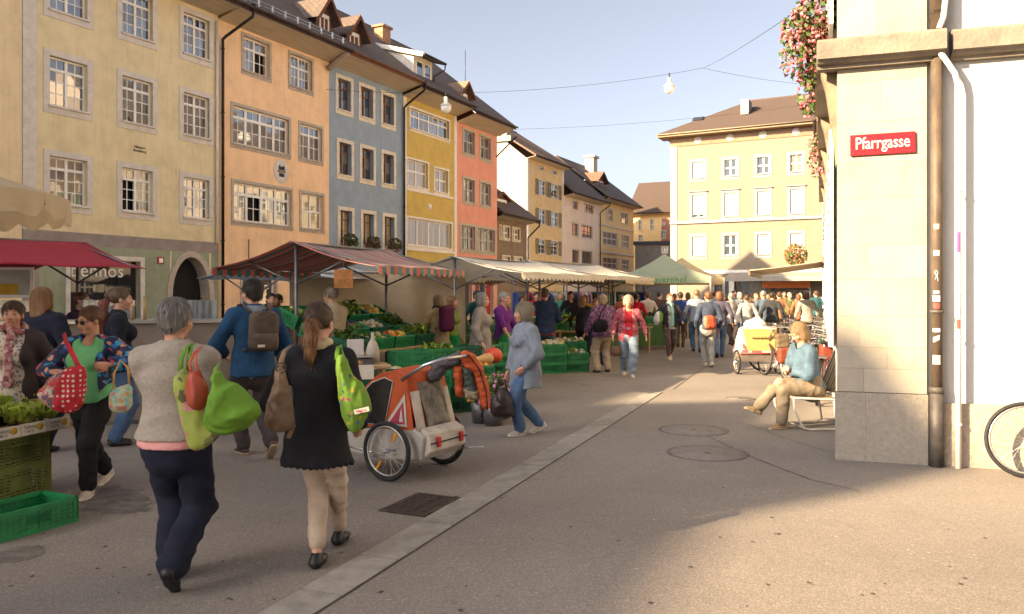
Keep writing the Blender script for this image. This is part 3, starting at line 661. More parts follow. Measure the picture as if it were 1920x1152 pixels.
# white boarded shed dormer
ua, ub, zb, zt = Z(776), Z(810), 12.75, 14.1
b = MB(); b.quad((ua, 0, zb), (ub, 0, zb), (ub, 0, zt), (ua, 0, zt)); d = b.build('shed_dormer', M_CREAMT, h.root)
for x in (ua, ub):
    for k in range(14):
        t0, t1 = k*.25, (k+1)*.25-.012; zl0 = max(zb, h.roof_z(t0)); zl1 = max(zb, h.roof_z(t1)); zh0, zh1 = zt+.3*t0, zt+.3*t1
        if zh0 <= zl0: break
        MB().add([(x-.01, t0, zl0), (x-.01, t1, zl1), (x-.01, t1, zh1), (x-.01, t0, zh0), (x+.012, t0, zl0), (x+.012, t1, zl1), (x+.012, t1, zh1), (x+.012, t0, zh0)], [(0, 1, 2, 3), (7, 6, 5, 4), (0, 3, 7, 4), (1, 5, 6, 2)]).build('wall_board', M_WHITEB, d)
b = MB(); b.add([(x, y, z) for z_ in (0, .12) for x, y, z in ((ua-.2, -.7, zt-.2+z_), (ub+.2, -.7, zt-.2+z_), (ub+.2, 3.6, zt+1.09+z_), (ua-.2, 3.6, zt+1.09+z_))], [(3, 2, 1, 0), (4, 5, 6, 7), (0, 1, 5, 4), (1, 2, 6, 5), (2, 3, 7, 6), (3, 0, 4, 7)]); b.build('dormer_roof', [M_TILE], d)
b = MB(); b.bar((ua-.215, -.7, zt-.16), (ua-.215, 3.6, zt+1.13), .03, .22); b.build('barge_board', M_WHITEB, d)
b = MB(); b.tube([(ua-.2, -.74, zt-.12), (ub+.25, -.74, zt-.12)], .06, 7); b.tube([(ub+.18, -.74, zt-.15), (ub+.18, -.7, zt-.45), (ub+.05, -.1, zt-.75), (ub+.05, -.06, zt-1.1)], .04, 7); b.build('dormer_gutter', M_PIPE, d)
for k, (a, c) in enumerate(((ua+.15, (ua+ub)/2-.06), ((ua+ub)/2+.06, ub-.2))):
    w_ = MB(); w_.box((a, -.05, zb+.15), (a+.06, 0, zt-.25)); w_.box((c-.06, -.05, zb+.15), (c, 0, zt-.25)); w_.box((a+.06, -.05, zt-.31), (c-.06, 0, zt-.25)); w_.box((a+.06, -.05, zb+.15), (c-.06, 0, zb+.21))
    wo = w_.build('dormer_window', M_SASH, d); MB().box((a+.06, -.02, zb+.2), (c-.06, -.01, zt-.3)).build('pane', G_DARK, wo)
# red house
h = House('town_house', fpt(fs(856)+.01), fpt(fs(932)), 'salmon red town house with pale stone window frames'); Z = h.u
h.gm = gm = wall_mat('plaster_salmon', (.72, .32, .23), .1)
RS = mat('red_house_trim', (.47, .42, .33), .85, .1, 4, .2)
for zb, zt, xs in ((9.59, 11.25, ((866.5, 891.5), (899, 921.5))), (6.78, 8.44, ((866.5, 891.5), (899, 921.5)))):
    for a, c in xs: h.window(Z(a), Z(c), zb, zt, .14, RS, M_SASHG, [G_SLATE, G_DARK, G_GREY], 2, 2, (1, 1.2))
h.window(Z(861.7), Z(892.5), 3.97, 5.7, .14, RS, M_SASHG, [G_SLATE, G_GREY, G_DARK], 3, 2, (1, 1)); h.window(Z(893), Z(929.5), 3.97, 5.68, .14, RS, M_SASHG, [G_SLATE, G_GREY, G_DARK], 3, 2, (1, 1))
h.window(Z(864), Z(886), .1, 2.6, .12, RS, M_SASHG, [G_DARK], 1, 1, (1,)); h.window(Z(888), Z(926), .1, 2.6, .12, RS, M_SASHG, [mat('red_curtain', (.35, .03, .03), .8), G_DARK], 3, 1, (1,))
h.wall(gm, 11.45)
h.roof(11.85, 1.3, 38, 5.5, zw=11.4)
h.gable_dormer(Z(857), Z(876), 12.35, 13.15, 13.75, -.1, .35, tile=tile_mat('roof_tile_tan', (.24, .15, .09), (.3, .19, .11), (.2, .14, .1)), side=M_CREAMT)
MB().tube([(Z(930, .3), -.3, 10.0), (Z(970, 1.4), -1.35, 11.3)], .05, 6).build('eaves_strut', M_PIPE, h.root)
RED = h
for hh in (h,): MB().tube([(hh.L-.5, 2, hh.roof_z(2)), (hh.L-.5, 2, hh.roof_z(2)+2.4)], .02, 5).build('aerial', M_PIPE, hh.root)

# geraniums on the blue sills
def leaf_cloud(b, c, r, n, size, rnd, mi=0, mi2=1, frac=.2, fsize=.8):
    for k in range(n):
        while True:
            q = Vector((rnd.uniform(-1, 1), rnd.uniform(-1, 1), rnd.uniform(-1, 1)))
            if .25 < q.length < 1: break
        q = q.normalized()*(q.length**.5); P = Vector((c[0]+q.x*r[0], c[1]+q.y*r[1], c[2]+q.z*r[2]))
        fl = rnd.random() < frac; s_ = size*rnd.uniform(.6, 1.25)*(fsize if fl else 1)
        a = Vector((rnd.gauss(0, 1), rnd.gauss(0, 1), rnd.gauss(0, .7))).normalized(); e = a.orthogonal().normalized(); a2 = a.cross(e)
        if fl: b.add([P+e*s_*.5, P+a2*s_*.5, P-e*s_*.5, P-a2*s_*.5, P+a*s_*.28, P-a*s_*.28], [(0, 1, 4), (1, 2, 4), (2, 3, 4), (3, 0, 4), (1, 0, 5), (2, 1, 5), (3, 2, 5), (0, 3, 5)], mi2)
        else: b.add([P-e*s_*.5, P+a2*s_*.42, P+e*s_*.55, P-a2*s_*.42], [(0, 1, 2, 3)], mi)
M_LEAF = mat('geranium_leaf', (.035, .07, .014), .6, .3, 12, 0, col2=(.075, .105, .022))
M_PETAL = mat('geranium_pink', (.48, .06, .09), .6, .2, 20, 0, col2=(.5, .2, .2))
M_PETALD = mat('geranium_crimson', (.36, .02, .09), .6, .2, 20, 0)
M_POT = mat('flower_box', (.12, .06, .04), .8)
def planter(name, P, rz, size, clouds, nleaf, lsize, label, seed, petal, frac, fsize=.8, group=None):
    r_ = random.Random(seed); e = empty(name, P, rz, label, 'flower box', group)
    sx, sy, sz = size; b = MB(); b.add([(-sx/2, -sy/2*.8, 0), (sx/2, -sy/2*.8, 0), (sx/2, sy/2*.8, 0), (-sx/2, sy/2*.8, 0), (-sx/2, -sy/2, sz), (sx/2, -sy/2, sz), (sx/2, sy/2, sz), (-sx/2, sy/2, sz)], [(3, 2, 1, 0), (4, 5, 6, 7), (0, 1, 5, 4), (1, 2, 6, 5), (2, 3, 7, 6), (3, 0, 4, 7)]); b.build('trough', M_POT, e)
    b = MB(); 
    for c, r in clouds: leaf_cloud(b, c, r, int(nleaf*r[0]*r[1]*r[2]*8), lsize, r_, 0, 1, frac, fsize)
    b.build('geraniums', [M_LEAF, petal], e)['kind'] = 'stuff'
    return e
for k, ((zb, a), wo) in enumerate(BL.items()):
    if zb < 4:
        P = BLUE.root.matrix_basis @ Vector((BLUE.u(a+16), -.22, zb+.1))
        planter('flower_box', P, BLUE.root.rotation_euler.z, (.85, .2, .18), [((0, -.05, .28), (.48, .24, .26)), ((0, -.18, .05), (.4, .12, .22))], 900, .11, ('dark green geranium box on the blue sill beside the peach house', 'crimson geranium box on the middle sill of the blue house', 'pink geranium box on the blue sill beside the black downpipe')[k % 3], 5+k, M_PETALD, .06 if k % 3 == 0 else .16, group='geraniums on the blue house')
# ---------------------------------------------------------------- far end of the street
# low dark house next to the red one
def rows_px(h, prows, pcols, **kw):
    out = []
    for (ya, yb), cs in zip(prows, pcols):
        for a, c in cs:
            u0, u1 = h.u(a), h.u(c); zt, zb = h.z(cs[0][0], ya), h.z(cs[0][0], yb)
            out.append((h.window(u0, u1, zb, zt, **kw), u0, u1, zb, zt))
    return out
h = House('town_house', (-1.3, 51.0), (1.05, 56.0), 'low dark brown house tucked beside the salmon red one'); h.gm = wall_mat('plaster_umber', (.24, .18, .13), .2)
rows_px(h, ((421, 450), (478, 496)), (((936, 940), (942, 956), (960, 975)), ((941, 957), (963, 979))), trim=.1, tm=M_CREAMT, sm=M_SASH, glass=[G_CURT, G_SLATE], cas=2, cols=1, rows=(1, 1), panes=False)
h.wall(h.gm, h.z(934, 412), 7); h.roof(h.z(934, 412)+.25, .9, 36, 3.6, boards=3)
h.gable_dormer(h.u(932), h.u(962), h.z(934, 395), h.z(934, 370), h.z(934, 358), .3, .2)
h.downpipe(h.L-.1, h.ze-.05)
# ochre house with shutters and a sunlit white side wall
h = House('town_house', (1.4, 75), Vector((1.4, 75))+FD*8.75, 'narrow ochre house with shutters and a sunlit white side wall'); h.gm = wall_mat('plaster_white', (.33, .3, .25), .08)
SHB = mat('shutter_olive', (.26, .2, .1), .7, .1)
for wo, a, c, zb, zt in rows_px(h, ((334.6, 367), (389, 422), (446, 478)), (((1008.5, 1024), (1032, 1047.5)),)*3, trim=.12, tm=M_CREAMT, sm=M_SASH, glass=[G_DARK, G_SLATE], cas=2, cols=1, rows=(1, 1, 1), panes=False): h.shutters(wo, a, c, zb, zt, SHB, .62)
rows_px(h, ((309, 320),), (((1009, 1020), (1033, 1044)),), trim=.08, tm=M_CREAMT, sm=M_SASH, glass=[G_DARK], cas=2, cols=1, rows=(1,), panes=False)
zt = h.z(991, 297); h.wall(wall_mat('plaster_ochre', (.74, .55, .29), .12), zt, 11)
MB().quad((-.012, 11, 0), (-.012, 0, 0), (-.012, 0, zt), (-.012, 11, zt)).build('side_wall', h.gm, h.root)
MB().box((-.02, -.03, 0), (.45, .0, zt)).build('corner_strip', M_TRIMW, h.root); MB().box((h.L-.4, -.03, 0), (h.L, .0, zt)).build('corner_strip', M_TRIMW, h.root)
h.roof(zt+.2, .9, 33, 5.5, M_TILER, boards=3)
MB().box((-.25, 1.6, h.roof_z(1.6)-.2), (.1, 6.0, h.roof_z(1.6)+.3)).build('parapet', h.gm, h.root, rot=None)
b = MB(); b.add([(-.3, 2, h.roof_z(2)-.3), (-.3, 5.6, h.roof_z(5.6)-.2), (-.3, 5.6, h.roof_z(5.6)+.5), (-.3, 2, h.roof_z(2)+.4), (.1, 2, h.roof_z(2)-.3), (.1, 5.6, h.roof_z(5.6)-.2), (.1, 5.6, h.roof_z(5.6)+.5), (.1, 2, h.roof_z(2)+.4)], [(0, 1, 2, 3), (7, 6, 5, 4), (3, 2, 6, 7), (0, 3, 7, 4), (1, 5, 6, 2)]); b.build('fire_wall', h.gm, h.root)
E = Vector((1.4, 75))+FD*8.76
# pale pink house
h = House('town_house', E, E+FD*10.6, 'pale pink house with a big dark roof beside the ochre one'); h.gm = wall_mat('plaster_pink', (.82, .66, .53), .12)
rows_px(h, ((375, 394), (417, 444), (467, 495)), (((1073, 1084), (1096, 1113)), ((1072, 1085), (1090, 1111)), ((1072, 1086), (1090, 1111))), trim=.1, tm=M_CREAMT, sm=M_SASHB, glass=[G_SLATE, G_DARK], cas=3, cols=1, rows=(1, 1), panes=False, top=.1)
zt = h.z(1060, 367); h.wall(h.gm, zt, 11); h.roof(zt+.2, 1.2, 40, 5.5, boards=3); h.downpipe(h.L-.2, h.ze); E = E+FD*10.61
# yellow house
h = House('town_house', E, E+FD*12.2, 'butter yellow house with rows of grouped windows at the street bend'); h.gm = wall_mat('plaster_butter', (.82, .60, .28), .1)
rows_px(h, ((389, 414), (432, 460), (481, 505)), (((1136, 1149), (1163, 1177)), ((1130, 1158), (1165, 1180)), ((1130, 1158), (1165, 1180))), trim=.12, tm=M_CREAMT, sm=M_SASH, glass=[G_SLATE, G_GREY], cas=3, cols=1, rows=(1, 1), panes=False)
zt = h.z(1128, 376); h.wall(h.gm, zt, 11)
for y in (423, 474): MB().box((.1, -.12, h.z(1128, y)), (h.L-.1, 0, h.z(1128, y)+.2)).build('string_course', M_CREAMT, h.root)
h.roof(zt+.2, 1.2, 38, 5.5, boards=3)
h.gable_dormer(h.u(1132), h.u(1148), zt+1.0, zt+2.6, zt+3.6, 1.0, .5, tile=M_TILER)
p_ = h.root.matrix_basis.inverted() @ pt(1133, 340, 100); b = MB(); b.cbox((p_.x, 4, h.roof_z(4)+.6), (1.4, 1.1, 2.6)); b.cbox((p_.x, 4, h.roof_z(4)+2), (1.8, 1.5, .25)); b.build('chimney', mat('chimney_pale', (.55, .47, .38), .9), h.root)
E = E+FD*12.21
# house closing the street, and the small ones in front of it
h = House('town_house', (16.2, 112), (30, 106), 'yellow house with a broad brown tiled roof closing the street'); h.gm = wall_mat('plaster_butter', (.82, .60, .28), .1)
rows_px(h, ((412, 433), (440, 455)), (((1196, 1204), (1218, 1227)), ((1196, 1206),)), trim=.12, tm=M_CREAMT, sm=M_SASH, glass=[G_SLATE], cas=2, cols=1, rows=(1, 1), panes=False)
zt = h.z(1190, 404); h.wall(h.gm, zt, 12); h.roof(zt+.2, .8, 36, 6, MATS.get('roof_tile_umber') or tile_mat('roof_tile_umber', (.082, .05, .036), (.105, .062, .043), (.066, .048, .038)), boards=2, hip=(0, 5))
h = House('town_house', (21.2, 104), (26, 100.5), 'small brick red house half hidden beside the big yellow building'); h.gm = wall_mat('plaster_brick', (.42, .2, .13), .15)
rows_px(h, ((418, 424), (432, 449)), (((1240, 1247),), ((1239, 1249),)), trim=.1, tm=M_CREAMT, sm=M_SASH, glass=[G_SLATE], cas=2, cols=1, rows=(1, 1), panes=False)
zt = h.z(1236, 410); h.wall(h.gm, zt, 5); h.roof(zt+.15, .6, 30, 3, M_TILER, boards=2)
h = House('outbuilding', (14.0, 91), (18.3, 90), 'low grey annex under the yellow houses', 'building'); h.gm = wall_mat('plaster_lead', (.17, .15, .14), .15)
h.window(h.u(1240), h.u(1253), h.z(1240, 476), h.z(1240, 462), .1, M_CREAMT, M_SASH, [G_CURT], 2, 1, (1,), panes=False)
h.wall(h.gm, h.z(1190, 459), 6); MB().box((-.2, -.25, h.z(1190, 459)+.004), (h.L+.3, 6.1, h.z(1190, 459)+.35)).build('flat_roof', M_SLATEW, h.root)

# the big sunlit yellow building
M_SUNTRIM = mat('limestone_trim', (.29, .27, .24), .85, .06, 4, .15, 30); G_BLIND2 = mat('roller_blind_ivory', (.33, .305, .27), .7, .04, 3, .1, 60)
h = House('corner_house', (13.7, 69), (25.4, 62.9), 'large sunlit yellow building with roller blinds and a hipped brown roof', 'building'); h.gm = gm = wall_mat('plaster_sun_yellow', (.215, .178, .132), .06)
Z = h.u; cols = ((1292.6, 1325.5), (1352.6, 1386), (1413.9, 1447.7), (1475.5, 1510))
for (ya, yb), bl in (((300, 342), (1, 0, 0, 0)), ((361, 416), (.87, 1, 1, 1)), ((439, 487), (1, 0, 1, 1))):
    zt, zb = h.z(1292.6, ya), h.z(1292.6, yb)
    for k, (a, c) in enumerate(cols):
        if yb == 416 and k >= 0: pass
        h.window(Z(a), Z(c), zb, zt, .24, M_SUNTRIM, M_SASH, [glass_mat('pane_far', (.07, .085, .10), 1.25, .08)] if k < 3 else [mat('pane_tan', (.16, .13, .09), .5)], 2, 1, (1, 1), fr=.07, blind=.0 if not bl[k] else bl[k]*.97, blind_m=G_BLIND2, sill=.12, top=.16 if yb == 416 else 0, panes=(bl[k] == 0), mun=.05)
h.holes += [(Z(1340), Z(1366), 0, 2.9), (Z(1378), Z(1440), 0, 2.9), (Z(1446), Z(1520), 0, 2.9)]
zt = h.z(1262, 276); h.wall(gm, zt, 12)
MB().box((-.03, -.05, 0), (.55, .01, zt)).build('corner_strip', M_SUNTRIM, h.root)
MB().box((-.05, -.16, h.z(1262, 421)), (h.L, 0, h.z(1262, 416))).build('string_course', M_SUNTRIM, h.root)
MB().box((-.05, -.1, h.z(1262, 508)-.3), (h.L, 0, h.z(1262, 508))).build('shop_cornice', M_TRIM, h.root)
MB().box((-.06, -.06, zt), (h.L+.1, .2, zt+.75)).build('frieze', mat('brown_frieze', (.24, .15, .09), .8), h.root)
for k, (a, c) in enumerate(cols): MB().lathe([(0, .05), (.25, .05), (.32, 0)], 16, M=Matrix.Translation((Z((a+c)/2), -.065, zt+.38)) @ Matrix.Rotation(R(90), 4, 'X')).build('frieze_boss', M_STONE, h.root)
ov = .95; ze = zt+.75
MB().box((-ov, -ov, ze), (h.L+.3, 1, ze+.14)).build('soffit', mat('eave_wood', (.30, .21, .13), .8), h.root)
ro = h.roof(ze+.2, ov, 28.5, 5.6, tile_mat('roof_tile_umber', (.082, .05, .036), (.105, .062, .043), (.066, .048, .038)), u0=-ov, boards=0, hip=(6.5, 0), gm=mat('tan_gutter', (.33, .25, .16), .6))
b = MB(); rz_ = ze+.26; b.add([(-ov, -ov-.06, rz_), (-ov, 12.2, rz_), (-ov+6.5, 5.6, h.zr)], [(0, 2, 1)]); b.build('hip_roof', MATS['roof_tile_umber'], h.root)
MB().box((Z(1260), -.02, 0), (h.L, .06, .01)).build('threshold', M_STONE, h.root)
for a, c, m_ in ((1340, 1366, G_DARK), (1378, 1440, G_GREY), (1446, 1520, G_DARK)): MB().box((Z(a), .25, 0), (Z(c), .27, 2.9)).build('shop_glass', m_, h.root)
MB().box((Z(1258), -.012, 0), (Z(1371), .012, h.z(1262, 508)-.3)).build('grey_shop_wall', wall_mat('shop_grey', (.33, .31, .30), .1), h.root) if False else None
MB().box((Z(1368), -.2, 0), (Z(1377), .0, 3.2)).build('shop_pillar', M_TRIM, h.root)
MB().box((Z(1430), -.3, 2.05), (Z(1520), -.2, 2.6)).build('orange_fascia', mat('orange_board', (.75, .22, .06), .6, .1), h.root)
u0, u1 = Z(1372), h.L; b = MB(); b.add([(u0, -.05, 3.35), (u1, -.05, 3.35), (u1, -2.4, 2.95), (u0, -2.4, 2.95), (u0, -2.4, 2.6), (u1, -2.4, 2.6)], [(0, 3, 2, 1), (3, 4, 5, 2)])
b.build('shop_awning', mat_sheet('awning_white', (.42, .38, .33), .3), h.root, solid=.015)
for px, py in ((1308, 231), (1400, 232), (1512, 222)):
    d_ = h.root.matrix_basis.inverted() @ pt(px, py, 70.5); y_ = 1.6 if px < 1350 else 2.2
    if px == 1400: 
        b = MB(); x_ = Z(1398, -2.2); z_ = h.roof_z(1.9); b.box((x_-.33, 1.75, z_), (x_+.33, 3.2, z_+1.25)); dd = b.build('dormer', M_SUNTRIM, h.root); MB().box((x_-.2, 1.73, z_+.2), (x_+.2, 1.76, z_+1.0)).build('pane', G_CURT, dd)
    else:
        x_ = Z(px, -1.6); z_ = h.roof_z(1.5); b = MB(); b.box((-.45, 0, 0), (.45, .75, .09)); b.build('skylight', M_SLATEW, h.root, (x_, 1.5-.02, z_+.02), (R(28.5), 0, 0))
# ---------------------------------------------------------------- corner building on the sunlit side
C = gp(1570, 862).xy; e_ = Vector((.947, -.321)); f_ = Vector((.36, .933))
h = House('corner_building', C, C+e_*9.0, 'white walled corner building with a cream stone corner pier and a street name sign', 'building'); RB = h
M_WHITE = wall_mat('plaster_bright', (.47, .455, .43), .05); h.gm = M_WHITE
M_BLOCK = [mat('pier_stone_%d' % k, c, .9, .07, 3, .25, 45) for k, c in enumerate(((.35, .308, .245), (.37, .325, .26), (.335, .293, .232)))]
M_PLINTH = mat('plinth_granite', (.34, .295, .24), .9, .2, 25, .6, 70, col2=(.26, .222, .18))
T = h.u; pw = T(1738); zb, zt = 3.93, 4.10
loc = lambda v: Vector((v.dot(e_), v.dot(Vector((-e_.y, e_.x)))))     # world direction into the house's axes
fl = loc(f_)
b = MB(); b.quad((pw-.02, .06, 0), (9, .06, 0), (9, .06, 12), (pw-.02, .06, 12)); b.quad((0, .04, 0), (pw, .04, 0), (pw, .04, 12), (0, .04, 12))
A_, B_ = Vector((0.02, .04)), Vector((0.02, .04))+fl*13.0
b.quad((B_.x, B_.y, 0), (A_.x, A_.y, 0), (A_.x, A_.y, 12), (B_.x, B_.y, 12)); b.quad((9, .06, 0), (9, 12, 0), (9, 12, 12), (9, .06, 12)); b.quad((9, 12, 0), (B_.x, B_.y, 0), (B_.x, B_.y, 12), (9, 12, 12)); b.quad((0, .05, 12), (9, .06, 12), (9, 12, 12), (B_.x, B_.y, 12))
b.build('wall', M_WHITE, h.root)
cz = [.68, .91, 1.12, 1.42, 1.78, 2.12, 2.585, 2.93, 3.33, 3.73, 3.9]; rr = random.Random(11)
splits = [(.24,), (.5,), (.45,), (.2,), (.55,), (.28,), (), (.62,), (), (.39,), (.3,)]
def block(u0, u1, z0, z1, k, m=None, pr=0.0, back=.05):
    g_ = .0007
    b = MB(); b.box((u0+g_, -pr-rr.uniform(0, .002), z0+g_), (u1-g_, back, z1-g_)); return b.build('stone_block', m or rr.choice(M_BLOCK), h.root, bevel=.0015)
for i in range(len(cz)-1):
    us = [-.0] + [q for q in splits[i+1 if i else 0]] + [pw]
    for a, c in zip(us[:-1], us[1:]): block(a, c, cz[i], cz[i+1], i)
for i, (z0, z1) in enumerate(((4.16, 4.75), (4.75, 5.3), (5.3, 5.9), (5.9, 6.6))):
    q = (.36, .55, .3, .5)[i]; block(0, q, z0, z1, i); block(q, pw, z0, z1, i)
block(-.02, .255, 0, .675, 0, M_PLINTH, .015); block(.255, pw+.01, 0, .675, 1, M_PLINTH, .015)
MB().box((pw+.13, .012, 0), (9, .055, .60)).build('wall_base', mat('base_sand', (.38, .31, .235), .9, .12, 20, .5, 60), h.root)
M_CORN = mat('cornice_stone', (.225, .19, .15), .9, .16, 4, .4, 30)
def cornice(u0, u1, y, ends=True):
    b = MB(); pr = [(0.06, zb-.07), (y+.12, zb-.07), (y+.11, zb-.035), (y+.06, zb-.03), (y+.03, zb), (y, zb+.005), (y, zt), (y+.03, zt+.03), (.06, zt+.05)]
    n = len(pr); b.add([(u, a, z) for u in (u0, u1) for a, z in pr], [(k, k+n, k+n+1, k+1) for k in range(n-1)]+[tuple(range(n)), tuple(reversed(range(n, 2*n)))]); return b.build('cornice', M_CORN, h.root)
cornice(-.19, pw+.14, -.19); cornice(pw+.2, 9, -.12)
# street side: cornice return, consoles, shutters, windows
def side(t, o): return Vector((0.02, .04))+fl*t+Vector((-fl.y, fl.x))*o       # o metres out from the side wall
b = MB(); q = [side(.0, .21), side(12.9, .21), side(12.9, 0), side(.0, 0)]
b.prism([(p.x, p.y) for p in q], zb, zt+.02); b.build('cornice', M_CORN, h.root)
for k in range(5):
    t = .12+k*2.4; P = []
    for o_, z in ((0, 2.95), (.03, 2.95), (.05, 3.2), (.13, 3.75), (.18, 3.93), (0, 3.93)): P.append((o_, z))
    b = MB(); n = len(P); vs = [(*side(tt, o_), z) for tt in (t, t+.28) for o_, z in P]; b.add(vs, [(i, (i+1) % n, n+(i+1) % n, n+i) for i in range(n)]+[tuple(reversed(range(n))), tuple(range(n, 2*n))]); b.build('console', mat('console_wood', (.24, .18, .12), .85, .2, 5, .3), h.root)
M_SHUT = mat('shutter_grey', (.55, .55, .52), .7, .08); M_SHUTG = mat('shutter_green', (.10, .2, .08), .7, .1)
rz = math.atan2(fl.y, fl.x)
for k in range(4):
    t = 1.0+k*3.0
    for z0, z1 in ((1.15, 3.3), (4.5, 6.2)):
        w_ = MB(); w_.box((t, -.02, z0), (t+1.1, .03, z1)); wo = w_.build('side_window', G_GREY, h.root, (.02, .04, 0), (0, 0, rz))
        b = MB(); b.box((t-.1, -.001, z0-.1), (t, .05, z1+.1)); b.box((t+1.1, -.001, z0-.1), (t+1.2, .05, z1+.1)); b.box((t, -.001, z1), (t+1.1, .05, z1+.1)); b.box((t, -.001, z0-.1), (t+1.1, .09, z0)); b.box((t+.53, 0, z0), (t+.57, .04, z1)); b.build('surround', M_TRIM, wo)
        for x0 in (t-.66, t+1.22):
            s_ = MB(); s_.box((x0, .05, z0-.05), (x0+.54, .09, z1+.05))
            for j in range(14): zz = z0+.05+(z1-z0-.1)*j/14; s_.box((x0+.06, .089, zz), (x0+.48, .1, zz+.07))
            s_.build('shutter', M_SHUT, wo)
h.over = .4; h.ze = 12
MB().box((-1, -.8, 12.02), (9.5, 13, 12.2)).build('roof', M_TILE, h.root)
# street name sign
sg = empty('street_sign', (*(C+e_*T(1593)+Vector((e_.y, -e_.x))*.012), 0), math.atan2(e_.y, e_.x), 'red enamel street name plate on the cream stone pier', 'sign')
sw = T(1716)-T(1593); M_SRED = mat('enamel_red', (.27, .012, .02), .35, .06, 6, .02, 20, coat=.3); sz = 3.10; shh = .205
tl = R(-.5)
b = MB(); b.box((0, -.016, -shh/2), (sw, 0, shh/2)); b.build('plate', M_SRED, sg, (0, 0, sz), (0, tl, 0), bevel=.006)
text_part('Pfarrgasse', .165, mat('enamel_white', (.5, .48, .45), .4, .03), sg, (sw/2, -.018, sz+.012), (R(90), tl, 0), spacing=.98, offset=.0016, depth=.0015, sx=.97*sw/.76)
for x, z in ((.04, .08), (sw-.04, .08), (.04, -.08), (sw-.04, -.08)): MB().lathe([(0, .004), (.008, .002), (.009, 0)], 8, M=Matrix.Translation((x, -.016, sz+z)) @ Matrix.Rotation(R(90), 4, 'X')).build('screw', M_SRED, sg)
# brown downpipe
M_BRPIPE = mat('brown_pipe', (.105, .075, .052), .6, .2, 5, .15, 20, stretch=(2, 2, .9), metal=.1); M_IRONP = mat('iron_pipe', (.11, .095, .085), .6, .25, 6, .2, 40, metal=.4)
up = T(1752)+.012; dp = empty('rain_pipe', (*(C+e_*up), 0), math.atan2(e_.y, e_.x), 'brown rain pipe with stickers beside the stone pier', 'pipe')
b = MB(); b.tube([(0, -.045, .72), (0, -.045, 3.94)], .052, 14); b.tube([(0, -.045, 4.12), (0, -.045, 7)], .06, 14); b.build('pipe', M_BRPIPE, dp)
b = MB(); b.tube([(0, -.045, 0), (0, -.045, .72)], .062, 14); b.tube([(0, -.045, .70), (0, -.045, .76)], .068, 14); b.build('iron_foot', M_IRONP, dp)
for z in (1.46, 4.3): MB().tube([(0, -.045, z), (0, -.045, z+.03)], .06, 14).build('clamp', M_IRONP, dp)
rr = random.Random(5); SW_ = mat('sticker_white', (.7, .7, .68), .6, .1); SR_ = mat('sticker_red', (.5, .06, .05), .6); SB_ = mat('sticker_grey', (.3, .33, .36), .6, .2, 30)
def sticker(z, hgt, w, m, par, r=.0535, y=-.045, a0=-.2, tilt=0, nm='sticker'):
    b = MB(); n = 6; vs = []
    for k in range(n+1):
        a = -math.pi/2+a0+w/r*(k/n-.5)
        for zz in (z-hgt/2, z+hgt/2): vs.append((r*math.cos(a), y+r*math.sin(a), zz+tilt*(k/n-.5)*w))
    b.add(vs, [(2*k, 2*k+2, 2*k+3, 2*k+1) for k in range(n)], 0, True); b.build(nm, m, par)
for z, hg, w, m in ((2.28, .05, .05, M_BLOCK[0]), (2.03, .05, .05, SW_), (1.02, .085, .07, SW_), (1.60, .06, .065, SW_), (1.53, .05, .06, SR_), (1.66, .03, .06, SB_), (1.30, .035, .065, SW_), (1.22, .05, .06, SB_), (1.02, .08, .07, SW_)): sticker(z+.0, hg, w, m, dp, tilt=.5 if z == 1.22 else 0)
b = MB(); zz = [(-.01, 1.46), (.01, 1.5), (.012, 1.53), (-.005, 1.55), (-.014, 1.53), (0, 1.5), (.012, 1.47), (.016, 1.44)]
b.tube([(x-.012, -.1, z+.32) for x, z in zz], .0035, 5); b.build('scribble', SW_, dp)
# white conduit
uc = T(1794); cp = empty('wall_conduit', (*(C+e_*uc), 0), math.atan2(e_.y, e_.x), 'thin white conduit with pink and dark stickers on the white wall', 'pipe')
b = MB(); b.tube([(0, -.07, .0), (0, -.07, 3.45), (0, -.07, 3.6), (-.03, -.08, 3.72), (-.1, -.1, 3.83), (-.17, -.12, 3.93)], .026, 12); b.tube([(-.17, -.12, 4.14), (-.13, -.1, 4.25), (-.1, -.07, 4.5), (-.1, -.07, 6.5)], .026, 12); b.build('tube', mat('white_paint_pipe', (.78, .74, .70), .5, .05), cp)
for z in (.4, 1.22, 2.6): MB().tube([(0, -.07, z), (0, -.07, z+.022)], .033, 12).build('clip', M_TRIMW, cp)
for z, hg, m in ((2.13, .19, mat('sticker_pink', (.75, .06, .2), .5)), (1.62, .04, SB_), (1.49, .1, SB_), (1.36, .09, SR_), (1.26, .05, mat('sticker_teal', (.25, .5, .5), .6))): sticker(z, hg, .035, m, cp, .0275, -.07, -.25)
